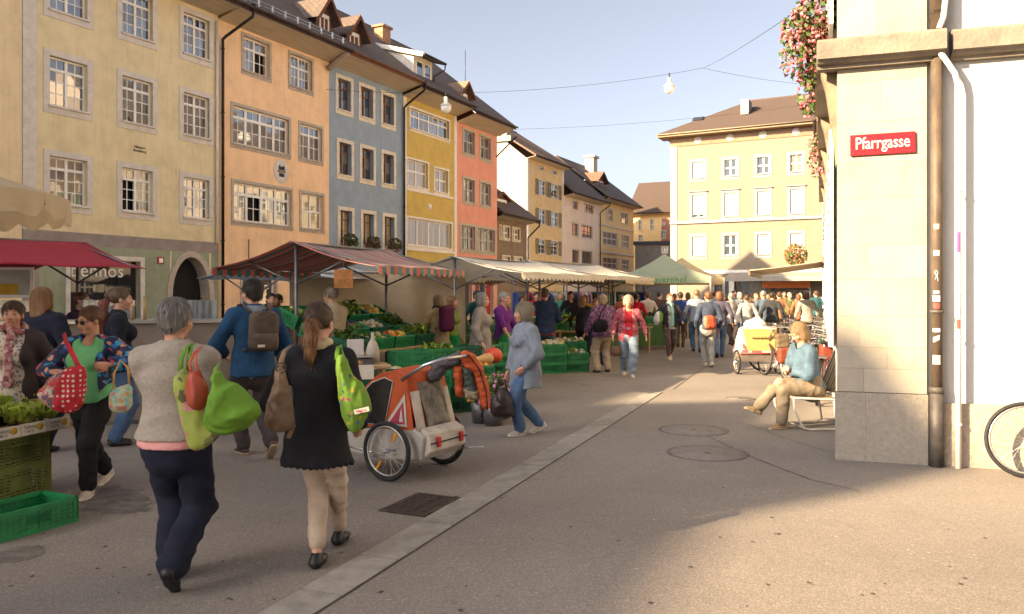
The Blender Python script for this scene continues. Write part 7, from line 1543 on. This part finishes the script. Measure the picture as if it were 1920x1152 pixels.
# ---------------------------------------------------------------- wheels, bicycles, trailers, chair
M_TYRE = mat('tyre', (.018, .017, .017), .7, .2, 20, .2, 60); M_RIM = mat('rim_alloy', (.45, .43, .41), .35, .05, metal=.8); M_REFL = mat('reflector_orange', (.7, .25, .01), .3, .05); M_STEEL = mat('bright_steel', (.5, .5, .5), .3, .05, metal=.9)
def wheel(parent, P, r, axis=(1, 0, 0), tr=.022, spokes=20, refl=True, name='wheel'):
    a = Vector(axis).normalized(); u = Vector((0, 0, 1)); u = (u-a*u.dot(a)).normalized(); v = a.cross(u); P = Vector(P); n = 36
    C = lambda rad, k, o=0: P+u*(rad*math.cos(2*math.pi*k/n))+v*(rad*math.sin(2*math.pi*k/n))+a*o
    w = MB().tube([C(r-tr, k) for k in range(n)], tr, 8, closed=True).build(name, M_TYRE, parent)
    b = MB(); b.tube([C(r-2*tr-.008, k) for k in range(n)], .011, 6, closed=True, flat=1.0); b.build('rim', M_RIM, w)
    b = MB()
    for k in range(spokes):
        t = 2*math.pi*k/spokes; s_ = .03*(1 if k % 2 else -1); q = P+u*((r-2*tr)*math.cos(t))+v*((r-2*tr)*math.sin(t)); t2 = t+.35*(1 if k % 4 < 2 else -1); b.tube([P+a*s_+u*(.018*math.cos(t2))+v*(.018*math.sin(t2)), q], .0016, 4, cap=False)
    b.build('spokes', M_STEEL, w)
    b = MB(); b.tube([P-a*.04, P+a*.04], .018, 10); b.tube([P-a*.055, P+a*.055], .008, 8); b.build('hub', M_STEEL, w)
    if refl:
        for t in (.6, .6+math.pi): q = P+u*(r*.62*math.cos(t))+v*(r*.62*math.sin(t)); dv = (-u*math.sin(t)*0+ (u*math.cos(t)+v*math.sin(t))); b = MB(); b.bar(q-dv*.05, q+dv*.05, .022, .012, a); b.build('reflector', M_REFL, w)
    return w
# --- orange child trailer
nw, fw = gp(725, 903).xy, gp(829, 871).xy; ax = (fw-nw).normalized(); mid = (nw+fw)/2; tw = (fw-nw).length
t = empty('bike_trailer', (*mid, 0), math.atan2(ax.y, ax.x), 'orange and white child bike trailer parked beside the black coat', 'bike trailer')     # local x along the axle, y forwards (away to the side)
M_OR = cloth('trailer_orange', (.42, .075, .022), rough=.7); M_TUB = mat('trailer_tub', (.40, .36, .31), .55, .08, 4, .1); M_MESH = mat('trailer_window', (.02, .019, .018), .25, .3, 6, .1); M_CAMO = mat('trailer_net', (.28, .24, .18), .6, .2, 9, .3, 30, col2=(.05, .045, .04)); M_WHT = cloth('trailer_white', (.50, .44, .37), rough=.7)
for s_ in (-1, 1): wheel(t, (s_*tw/2, 0, .265), .265, (1, 0, 0), .021, 24)
hw = .31
prof_t = [(-.26, .36), (-.17, .66), (-.10, .90), (.02, .955), (.24, .90), (.50, .68), (.68, .42), (.74, .30)]       # y, z along the roof line from the back
tub = [(-.30, .19), (-.33, .40), (-.22, .47), (.30, .43), (.70, .34), (.78, .28), (.70, .19), (.1, .16)]
b = MB(); n = len(tub); b.add([(x, y, z) for x in (-hw, hw) for y, z in tub], [tuple(range(n)), tuple(reversed(range(n, 2*n)))]+[(i, n+i, n+(i+1) % n, (i+1) % n) for i in range(n)]); b.build('tub', M_TUB, t, bevel=.02)
sk = .86
def roofx(z): return hw*(1-.18*max(0, (z-.4)/.55))
b = MB()
b.grid(lambda u, v: (lambda k: (lambda q: (roofx(q[1])*(2*u-1), q[0], q[1]+.025*math.sin(math.pi*u)))(tuple(np.array(prof_t[int(k)])*(1-k % 1)+np.array(prof_t[min(7, int(k)+1)])*(k % 1))))(2+4.999*v), 8, 20); b.build('canopy', M_OR, t, solid=.008)
for s_ in (-1, 1):
    side_ = [(-.22, .44), (-.17, .66), (-.10, .90), (.02, .95), (.24, .895), (.50, .675), (.66, .43), (.3, .44)]
    b = MB(); b.add([(s_*roofx(z), y, z) for y, z in side_], [tuple(range(8))]); b.build('side_panel', M_OR, t, solid=.008)
    win = [(.10, .47), (.04, .86), (.14, .89), (.28, .84), (.48, .65), (.60, .47)]
    b = MB(); b.add([(s_*(roofx(z)+.009), y, z) for y, z in win], [tuple(range(6))]); wo = b.build('side_window', M_MESH, t, solid=.003)
    b = MB(); b.tube([(s_*(roofx(z)+.012), y, z) for y, z in win], .006, 5, closed=True); b.build('piping', M_WHT, wo)
    tri = [(-.15, .475), (-.10, .76), (.10, .475)]; b = MB(); b.add([(s_*(roofx(z)+.010), y, z) for y, z in tri], [(0, 1, 2)]); to = b.build('warning_triangle', M_WHT, t, solid=.003)
    tri = [(-.125, .495), (-.092, .69), (.055, .495)]; b = MB(); b.add([(s_*(roofx(z)+.013), y, z) for y, z in tri], [(0, 1, 2)]); b.build('triangle_field', mat('triangle_pink', (.36, .03, .07), .6), to, solid=.002)
    tri = [(-.105, .515), (-.075, .64), (-.06, .515)]; b = MB(); b.add([(s_*(roofx(z)+.016), y, z) for y, z in tri], [(0, 1, 2)]); b.build('triangle_mark', M_WHT, to, solid=.002)
# back panel: white straps either side of a dark net, white boot with red buckles
def bp_(x, z, o=0.0): y = np.interp(z, [.36, .66, .90], [-.27, -.18, -.11])-o; return (x*(1-.12*max(0, z-.4)), y, z)
b = MB(); b.grid(lambda u, v: bp_(-.29+.58*u, .38+.55*v), 4, 6); b.build('back_panel', M_OR, t, solid=.008)
b = MB(); b.grid(lambda u, v: bp_(-.16+.36*u, .45+.40*v, .014+.012*math.sin(u*9+v*5)), 10, 10); b.build('net', M_CAMO, t, solid=.005)
for x0, x1 in ((-.285, -.165), (.205, .285)):
    b = MB(); b.grid(lambda u, v: bp_(x0+(x1-x0)*u-.02*(1-v), .42+.36*v, .012), 3, 5); b.build('strap_panel', M_WHT, t, solid=.006)
b = MB(); b.add([(x, y, z) for x in (-.27, .27) for y, z in ((-.26, .47), (-.36, .42), (-.38, .27), (-.30, .2))], [(0, 1, 5, 4), (1, 2, 6, 5), (2, 3, 7, 6), (0, 4, 7, 3), (0, 3, 2, 1), (4, 5, 6, 7)]); b.build('boot', M_WHT, t, bevel=.015)
for x in (-.16, .18): MB().box((x-.02, -.40, .30), (x+.02, -.37, .39)).build('buckle', mat('buckle_red', (.5, .03, .03), .4), t, bevel=.006)
MB().box((-.27, -.385, .335), (.27, -.374, .345)).build('seam', M_MESH, t)
b = MB(); b.tube([(-.27, -.05, .88), (-.26, -.3, 1.02), (-.2, -.46, 1.08), (.2, -.46, 1.08), (.26, -.3, 1.02), (.27, -.05, .88)], .016, 8); b.build('push_handle', M_STEEL, t)
b = MB(); b.tube([(-.3, .1, .2), (-.3, .7, .25)], .015, 6); b.tube([(.3, .1, .2), (.3, .7, .25)], .015, 6); b.tube([(-tw/2, 0, .265), (tw/2, 0, .265)], .013, 6); b.tube([(.22, -.3, .22), (.3, -.55, .24)], .008, 6); b.build('chassis', M_STEEL, t)
# --- jacket draped over the handle
jk = empty('rucksack', (*mid, 0), math.atan2(ax.y, ax.x), 'orange and navy child carrier bag hanging over the trailer handle', 'rucksack')
jk.location = pt(860, 712, 7.32); jk.rotation_euler.z = 0; s_ = 7.32/FPX
for nm, poly, y_, T_, m_ in (('back_panel', [(856, 668), (872, 657), (890, 666), (905, 690), (917, 728), (918, 766), (905, 770), (898, 742), (888, 700), (872, 690)], 0, .05, M_OR), ('side_strap', [(851, 686), (867, 688), (869, 746), (855, 744)], -.01, .035, M_OR), ('mesh_panel', [(866, 686), (886, 692), (899, 742), (890, 750), (872, 748)], .0, .04, mat('bag_net', (.05, .065, .055), .5, .3, 8)), ('tan_base', [(870, 728), (897, 732), (897, 750), (872, 748)], -.012, .045, mat('bag_tan', (.27, .21, .13), .8)), ('top_flap', [(798, 708), (810, 686), (834, 671), (862, 659), (873, 667), (862, 686), (838, 694), (824, 714), (806, 718)], .02, .07, mat('bag_navy', (.022, .025, .045), .8, .2, 14, .2, col2=(.10, .075, .06)))):
    soft(nm, wrinkle(wrinkle(pillow([((x-860)*s_, (712-z)*s_) for x, z in poly], T_, .035), .007, 30, 4), .004, 60, 5), .009, m_, jk, (0, y_, 0))
b = MB(); b.tube([(.0, -.03, -.16), (.03, -.05, -.2), (.02, -.05, -.26)], .007, 5); b.build('strap', C_BLACK, jk); b = MB(); b.tube([(.2, -.03, -.24), (.22, -.05, -.28), (.21, -.05, -.34)], .007, 5); b.build('strap', C_BLACK, jk)
b = MB(); b.tube([(x*s_, -.085, z*s_) for x, z in ((-2, 40), (20, 48), (40, 20), (52, -20), (55, -55))], .006, 5); b.build('piping', C_BLACK, jk)
# --- yellow trailer further up the lane
P = gp(1420, 702); y = empty('bike_trailer', P, R(-4), 'yellow and white bike trailer standing in the sunny lane', 'bike trailer')
for s_ in (-1, 1): wheel(y, (s_*.41, 0, .25), .25, (1, .06, 0), .02, 18)
b = MB(); b.add([(-.36, -.28, .28), (.36, -.28, .28), (.36, .5, .28), (-.36, .5, .28), (-.40, -.33, .44), (.40, -.33, .44), (.38, .55, .44), (-.38, .55, .44)], [(3, 2, 1, 0), (0, 1, 5, 4), (1, 2, 6, 5), (2, 3, 7, 6), (3, 0, 4, 7), (4, 5, 6, 7)]); b.build('tub', mat('trailer_grey', (.16, .13, .11), .6), y)
b = MB(); b.add([(-.40, -.34, .44), (.40, -.34, .44), (.38, .55, .44), (-.38, .55, .44), (-.33, -.2, .98), (.33, -.2, .98), (.30, .35, .92), (-.30, .35, .92)], [(0, 1, 5, 4), (1, 2, 6, 5), (2, 3, 7, 6), (3, 0, 4, 7), (4, 5, 6, 7)]); b.build('canopy', mat_spots('trailer_red_white', (.45, .4, .36), [(.35, .06, .06), (.45, .4, .36)], 5), y)
b = MB(); b.add([(-.27, -.325, .50), (.27, -.325, .50), (.34, -.215, .93), (-.34, -.215, .93)], [(0, 1, 2, 3)]); yo = b.build('back_flap', cloth('flap_yellow', (.33, .255, .085), rough=.8), y, solid=.02)
b = MB(); 
for i in range(11): b.box((-.17+i*.031, -.302, .74+.008*math.sin(i*2)), (-.15+i*.031, -.288, .765+.012*math.sin(i*3.3)))
b.build('flap_print', mat('print_brown', (.1, .05, .02), .7), yo, (0, 0, 0))
b = MB(); b.tube([(-.42, -.34, .45), (.42, -.34, .45)], .02, 6); b.build('bumper', mat('trim_red', (.3, .04, .04), .5), y)
f = union([cone((-.12, 0, 1.0), (.1, 0, 1.0), .1, .12), cone((.0, .02, 1.05), (.06, .0, 1.14), .09, .05)], .05); tag(soft('plastic_bag', wrinkle(f, .012, 24, 2), .016, mat('plastic_white', (.5, .48, .45), .4, .05), None, P+Vector((-.02, .1, 0))), 'white plastic bag on top of the yellow trailer', 'bag')
# --- bicycles
def bicycle(P, rz, label, col, group=None, basket=False, tilt=6, bare=False):
    e = empty('bicycle', P, rz, label, 'bicycle', group); e.rotation_euler = (R(tilt), 0, rz); r = .34; m = mat('frame_%d%d%d' % tuple(int(c*100) for c in col), col, .35, .05, coat=.4)
    wheel(e, (-.52, 0, r), r, (0, 1, 0), .018, 22, False); wheel(e, (.52, 0, r), r, (0, 1, 0), .018, 22, False)
    b = MB(); bb_, st_, ht, hb = (-.08, 0, .28), (-.22, 0, .78), (.36, 0, .80), (.40, 0, .66)
    for a, c in ((bb_, st_), (st_, ht), (bb_, hb), ((-.52, 0, r), bb_), ((-.52, 0, r), (-.2, 0, .7)), (hb, ht)): b.tube([a, c], .016, 8)
    b.build('frame', m, e)
    b = MB(); b.tube([(.40, 0, .66), (.43, .05, .55), (.52, .05, r)], .012, 6); b.tube([(.40, 0, .66), (.43, -.05, .55), (.52, -.05, r)], .012, 6); b.build('fork', m, e)
    b = MB(); b.tube([ht, (.34, 0, .96)], .013, 8); b.tube([(.22, -.3, .99), (.32, -.22, 1.0), (.36, 0, .97), (.32, .22, 1.0), (.22, .3, .99)], .012, 8); b.build('handlebar', M_STEEL, e)
    b = MB(); b.tube([st_, (-.25, 0, .90)], .013, 8); b.build('seat_post', M_STEEL, e)
    f = union([cone((-.36, 0, .92), (-.24, 0, .92), .07, .05, (0, 0, 1), .4), cone((-.24, 0, .92), (-.08, 0, .93), .05, .022, (0, 0, 1), .5)], .03); soft('saddle', f, .016, C_BLACK, e)
    b = MB(); b.lathe([(.0, -.004), (.09, -.004), (.09, .004), (0, .004)], 18, M=Matrix.Translation((-.08, .05, .28)) @ Matrix.Rotation(R(90), 4, 'X')); b.tube([(-.08, .06, .28), (-.02, .07, .12)], .01, 6); b.tube([(-.08, -.06, .28), (-.14, -.07, .44)], .01, 6); b.build('crank', M_STEEL, e)
    if bare: return e
    b = MB(); b.tube([(-.52-.0+ (r+.03)*math.cos(a), 0, r+(r+.03)*math.sin(a)) for a in np.linspace(.4, 2.9, 10)], .02, 6, flat=.5); b.build('mudguard', C_BLACK, e)
    b = MB(); b.box((-.75, -.07, .72), (-.4, .07, .735)); b.tube([(-.6, -.06, .72), (-.52, -.06, r)], .006, 5); b.tube([(-.6, .06, .72), (-.52, .06, r)], .006, 5); b.build('carrier', M_POST, e)
    if basket:
        b = MB()
        for z in (.84, .93, 1.02): b.tube([(.42, -.15, z), (.72, -.15, z), (.72, .15, z), (.42, .15, z)], .006, 5, closed=True)
        for k in range(16): x = [(.42+.1*(k % 4), -.15), (.72, -.15+.1*(k % 4)), (.72-.1*(k % 4), .15), (.42, .15-.1*(k % 4))][k//4]; b.tube([(*x, .84), (*x, 1.02)], .004, 4)
        b.build('basket', M_POST, e)
    return e
bicycle((*(at(1927, 7.12).xy+Vector((.52*.947, -.52*.32))), 0), math.atan2(-.321, .947), 'bicycle leaning on the white wall, only its wheel in view', (.05, .05, .06), tilt=-3, bare=True)
bl = [(1535, 12.2, 66, (.25, .03, .03), 'red bicycle with a basket behind the folding chair', True), (1545, 13.6, 70, (.04, .05, .07), 'dark bicycle leaning behind the red one', False), (1480, 16.5, 150, (.3, .3, .3), 'silver bicycle standing in the lane beside the yellow trailer', True), (1530, 15.4, 62, (.03, .12, .08), 'green bicycle by the sunlit wall', True), (1545, 17.5, 70, (.35, .1, .02), 'orange bicycle further along the sunlit wall', False), (1505, 18.8, 110, (.02, .03, .1), 'blue bicycle parked across the lane', True), (1540, 21, 75, (.4, .38, .3), 'cream bicycle far along the sunlit wall', True), (1452, 15.6, 96, (.06, .02, .02), 'bicycle hitched to the yellow trailer', False)]
for px, Y, a, c, lab, bk_ in bl: bicycle(at(px, Y), R(a), lab, c, 'bicycles parked on the sunlit side', bk_)
for i, (px, py, Y, c, lab) in enumerate(((1472, 668, 12.6, (.17, .04, .02), 'orange red pannier bag behind the seated person'), (1552, 662, 12.0, (.17, .035, .02), 'coral shopping bag on the red bicycle'), (1466, 640, 14.5, (.12, .085, .05), 'cardboard box on a bicycle carrier'))):
    o = soft('pannier_bag', wrinkle(rbox((0, 0, 0), (.24, .14, .26), .04), .012, 16, i), .018, cloth('pannier_%d' % i, c, rough=.6), None, pt(px, py, Y)); tag(o, lab, 'bag')
# --- folding chair under the seated person
J = PP['seated']; cx = J['root'].location; ch = empty('folding_chair', cx, J['root'].rotation_euler.z, 'white tubular folding chair with striped webbing seat', 'chair')
M_TUBE = mat('chair_white_tube', (.55, .5, .42), .4, .05); M_WEB = mat_stripes('chair_web', [(.25, .17, .09), (.42, .33, .2), (.12, .08, .05), (.36, .27, .16)], 0, .1)
for s_ in (-1, 1):
    x = s_*.27
    b = MB(); b.tube([(x, -.34, .40), (x, -.33, .25), (x, -.22, .04), (x, -.14, .018), (x, .2, .018), (x, .29, .05), (x, .24, .36), (x, .26, .44)], .013, 8); b.build('leg', M_TUBE, ch)
    b = MB(); b.tube([(x, -.36, .40), (x, .18, .37), (x, .26, .44), (x, .46, .92)], .013, 8); b.build('side_rail', M_TUBE, ch)
b = MB(); b.grid(lambda u, v: (-.26+.52*u, -.36+.56*v, .405-.03*v-.035*math.sin(math.pi*u)*math.sin(math.pi*min(1, v*1.2))), 8, 8); b.build('seat', M_WEB, ch, solid=.03)
b = MB(); b.grid(lambda u, v: (-.26+.52*u, .25+.21*v+.03*math.sin(math.pi*u), .43+.48*v), 8, 8); b.build('backrest', M_WEB, ch, solid=.03)
b = MB(); b.tube([(-.27, -.18, .03), (.27, -.18, .03)], .01, 6); b.tube([(-.27, .46, .92), (.27, .46, .92)], .013, 6); b.build('cross_bar', M_TUBE, ch)
# --- bags in hands and on shoulders
def qbag(label, poly, Y, T, m, straps=(), sm=None, seed=0, name='shopping_bag', wr=.007, wf=22, h=.009, sr=.013, edge=.07, matfn=None, rz=0, tilt=0, cat='bag'):
    "soft bag over the outline of pixel points at distance Y, T metres thick either side"
    xs = [p[0] for p in poly]; ys = [p[1] for p in poly]; cx_, cy_ = sum(xs)/len(xs), sum(ys)/len(ys); c = pt(cx_, cy_, Y); e = empty(name, c, R(rz), label, cat); s_ = Y/FPX
    for _ in range(2): poly = [q for a_, b_ in zip(poly, poly[1:]+poly[:1]) for q in ((a_[0]*.78+b_[0]*.22, a_[1]*.78+b_[1]*.22), (a_[0]*.22+b_[0]*.78, a_[1]*.22+b_[1]*.78))]
    f = pillow([((x-cx_)*s_, (cy_-y_)*s_) for x, y_ in poly], T, edge)
    soft('bag_body', crease(wrinkle(f, wr*.7, wf, seed, .7), wr*1.6, wf*.95, seed+9, .6), h, m, e, matfn=matfn)
    Mi = e.matrix_basis.inverted()
    for st_ in straps:
        b = MB(); b.tube([Mi @ pt(x, y_, Yy) for x, y_, Yy in st_], sr, 8, flat=.3, up=(0, 1, 0)); b.build('strap', sm or (m[0] if isinstance(m, list) else m), e)
    return e
LIME = mat('bag_lime', (.10, .215, .014), .85, .08, 6, .2, 25, bdist=.006); REDB = mat('bag_red', (.33, .055, .026), .5, .1); FLOW = mat_spots('bag_flowers', (.24, .29, .05), [(.45, .10, .12), (.09, .08, .04), (.24, .29, .05), (.45, .2, .18), (.16, .18, .05)], 13, size=.6)
Yc = 4.22
qbag('bulging lime green shopping bag hanging from the grey cardigan arm', [(398, 702), (412, 694), (424, 714), (444, 716), (470, 745), (487, 765), (478, 786), (450, 806), (420, 818), (395, 812), (383, 790), (388, 760), (395, 730)], Yc, .085, [LIME], seed=2, wr=.009, wf=19, straps=[[(402, 705, Yc), (404, 690, Yc+.06), (412, 682, Yc+.14)]])
qbag('orange red purse tucked under the grey cardigan arm', [(352, 700), (368, 697), (388, 720), (390, 750), (378, 768), (358, 766), (348, 745)], Yc+.05, .05, REDB, straps=[[(360, 704, Yc+.05), (355, 682, Yc+.06), (364, 662, Yc+.1), (378, 650, Yc+.2)], [(380, 712, Yc+.05), (366, 682, Yc+.04), (368, 664, Yc+.08), (378, 650, Yc+.2)]], seed=3, name='purse', sr=.009, wr=.004)
qbag('flat flower printed shopping bag hanging from the grey cardigan shoulder', [(324, 722), (336, 696), (350, 690), (362, 735), (386, 790), (420, 818), (358, 852), (344, 800)], Yc+.1, .03, FLOW, straps=[[(338, 700, Yc+.1), (340, 672, Yc+.1), (348, 654, Yc+.14), (358, 645, Yc+.24)], [(352, 696, Yc+.12), (355, 668, Yc+.12), (358, 652, Yc+.18), (364, 644, Yc+.28)]], sm=LIME, seed=4, wr=.004)
Yk = 4.55
BRN = mat('leather_taupe', (.17, .105, .06), .55, .2, 8, .3, 30, bdist=.006)
tb_ = qbag('taupe leather shoulder bag on the black coat', [(521, 690), (532, 690), (545, 738), (551, 780), (546, 804), (522, 812), (500, 801), (495, 775), (508, 735)], Yk, .075, BRN, straps=[[(526, 694, Yk), (528, 674, Yk+.02), (534, 658, Yk+.1), (546, 648, Yk+.22)], [(546, 775, Yk+.04), (549, 800, Yk+.04), (540, 822, Yk)]], seed=5, name='shoulder_bag', sr=.016, wr=.008)
MB().tube([tb_.matrix_basis.inverted() @ (pt(527, 690, Yk-.03)+Vector((.028*math.cos(a), 0, .028*math.sin(a)))) for a in np.linspace(0, 6.28, 14)[:-1]], .005, 6, closed=True).build('ring', M_IRON, tb_)
LIMP = mat_spots('bag_lime_print', (.12, .23, .014), [(.4, .27, .03), (.12, .23, .014), (.25, .05, .08), (.03, .05, .04), (.05, .1, .25), (.12, .23, .014)], 30, size=.36)
lb_ = qbag('lime green printed shopping bag on the shoulder of the black coat', [(628, 668), (645, 664), (660, 700), (690, 735), (698, 760), (688, 785), (672, 812), (652, 808), (640, 780), (632, 720)], Yk+.02, .055, LIMP, straps=[[(632, 674, Yk+.02), (632, 662, Yk+.06), (634, 650, Yk+.16)], [(644, 672, Yk+.04), (640, 662, Yk+.1), (638, 648, Yk+.22)]], sm=LIME, seed=6, sr=.014)
lg = empty('bag_label', pt(678, 770, Yk-.06), R(-10), 'white label with red lettering on the lime print bag', 'label'); MB().box((-.045, -.001, -.013), (.045, .001, .013)).build('label_field', M_CARD, lg, rot=(0, R(-14), 0)); text_part('Migros', .024, SR_, lg, (0, -.003, 0), (R(90), R(-14), 0), depth=.0004)
DOT = mat_spots('bag_polka', (.42, .012, .025), [(.6, .52, .45)], 26, rnd=0.0, size=.28, warp=0.0); PATCH = mat_spots('bag_patchwork', (.4, .3, .25), [(.4, .04, .05), (.1, .1, .12), (.5, .42, .35), (.3, .12, .06), (.45, .2, .2)], 26, size=.8)
qbag('red polka dot shopping bag of the woman in sunglasses', [(100, 702), (152, 682), (160, 700), (156, 758), (138, 777), (96, 768), (68, 742), (84, 722)], 6.18, .08, [PATCH, DOT], straps=[[(150, 692, 6.18), (140, 672, 6.2), (126, 645, 6.3), (120, 626, 6.44)]], sm=mat('strap_red', (.5, .012, .03), .6), seed=7, matfn=lambda C_: (C_[:, 0]*1.2-C_[:, 2]*.3 > -.02), sr=.02)
qbag('small pastel print bag with bamboo handles on the arm of the woman in sunglasses', [(206, 736), (225, 726), (247, 719), (247, 768), (228, 776), (205, 770)], 6.3, .05, mat_spots('bag_pastel', (.42, .48, .36), [(.5, .3, .12), (.2, .42, .34), (.5, .2, .18), (.45, .45, .3)], 24, size=.6), straps=[[(212, 732, 6.3), (214, 700, 6.33), (226, 676, 6.36), (240, 690, 6.36), (242, 722, 6.32)]], sm=mat('bamboo', (.45, .25, .07), .5), seed=8, sr=.009, wr=.004)
DKB = mat('leather_dark', (.03, .018, .015), .45, .2, 10, .2, bdist=.005)
qbag('dark brown handbag carried by the woman in the pale blue coat', [(921, 748), (932, 730), (950, 729), (962, 748), (963, 780), (945, 785), (919, 780)], 9.1, .09, DKB, straps=[[(928, 738, 9.08), (934, 714, 9.1), (946, 712, 9.1), (952, 736, 9.08)]], seed=9, name='handbag', sr=.01, h=.012)
qbag('black shoulder bag on the purple patterned jacket', [(1110, 602), (1138, 598), (1142, 620), (1112, 626)], 16.3, .06, C_BLACK, [[(1120, 605, 16.3), (1128, 585, 16.32), (1140, 566, 16.5)]], seed=10, name='shoulder_bag', h=.016)
qbag('brown wicker handbag of the woman in the red cardigan', [(1144, 650), (1164, 648), (1166, 667), (1145, 669)], 15.8, .07, mat('wicker', (.12, .065, .038), .8, .2, 60, .4, 120), [[(1147, 652, 15.8), (1153, 634, 15.8), (1161, 650, 15.8)]], seed=11, name='handbag', h=.015, wr=.003)
qbag('white and green carrier bag of the woman with the mint scarf', [(1223, 600), (1231, 584), (1241, 583), (1244, 604), (1230, 612)], 19.5, .06, [mat('plastic_white', (.38, .365, .34), .4), LIME], seed=12, matfn=lambda C_: C_[:, 0] > .02, h=.016, wr=.006)
qbag('orange and red hip bag on the denim jacket', [(1318, 592), (1341, 591), (1344, 616), (1321, 620)], 17.72, .07, [mat('hip_orange', (.34, .055, .022), .6), mat('hip_tan', (.2, .13, .08), .7)], seed=13, matfn=lambda C_: C_[:, 0] < -.09, h=.014, wr=.004)
qbag('white plastic bag swinging from the hand in a clean white top', [(1378, 590), (1387, 586), (1391, 606), (1377, 607)], 23.3, .05, MATS['plastic_white'], seed=14, h=.02)
qbag('green plastic bag in the crowd', [(1441, 590), (1450, 586), (1453, 603), (1441, 604)], 25.2, .05, mat('plastic_green', (.03, .25, .07), .4), seed=15, h=.02)
# rucksacks
J = PP['blue']; rk = empty('rucksack', J['root'].location, J['root'].rotation_euler.z, 'brown rucksack on the back of the blue jacket', 'rucksack'); RK = mat('canvas_brown', (.085, .06, .042), .8, .15, 8, .3, 60, bdist=.004); oy = .21
f = union([rbox((-.03, oy+.03, 1.27), (.29, .16, .40), .07), rbox((-.03, oy+.10, 1.17), (.24, .1, .17), .045)], .015); soft('rucksack_body', wrinkle(f, .008, 15, 2), .011, RK, rk)
b = MB(); b.tube([(-.15, oy+.155, 1.265), (.09, oy+.155, 1.265)], .004, 5); b.tube([(-.14, oy+.1, 1.42), (-.03, oy+.12, 1.465), (.08, oy+.1, 1.42)], .004, 5); b.build('zip', M_MESH, rk); MB().box((.0, oy+.152, 1.12), (.07, oy+.157, 1.145)).build('patch', M_CARD, rk)
for s_ in (-1, 1): b = MB(); b.tube([(s_*.11-.02, oy-.04, 1.46), (s_*.13, .1, 1.54), (s_*.13, -.03, 1.53), (s_*.14, -.13, 1.38), (s_*.15, -.06, 1.15), (s_*.12, oy-.06, 1.08)], .02, 8, flat=.35); b.build('shoulder_strap', RK, rk)
J = PP['tanback']; rk = empty('rucksack', J['root'].location, J['root'].rotation_euler.z, 'purple backpack on the beige vest', 'rucksack'); soft('rucksack_body', wrinkle(rbox((0, .24, 1.2), (.28, .18, .46), .07), .006, 15, 3), .018, cloth('canvas_plum', (.09, .015, .055)), rk)
for s_ in (-1, 1): b = MB(); b.tube([(s_*.1, .16, 1.4), (s_*.12, .03, 1.42), (s_*.12, -.12, 1.25), (s_*.13, .1, 1.02)], .018, 6); b.build('shoulder_strap', C_BLACK, rk)
bpy.context.view_layer.update()
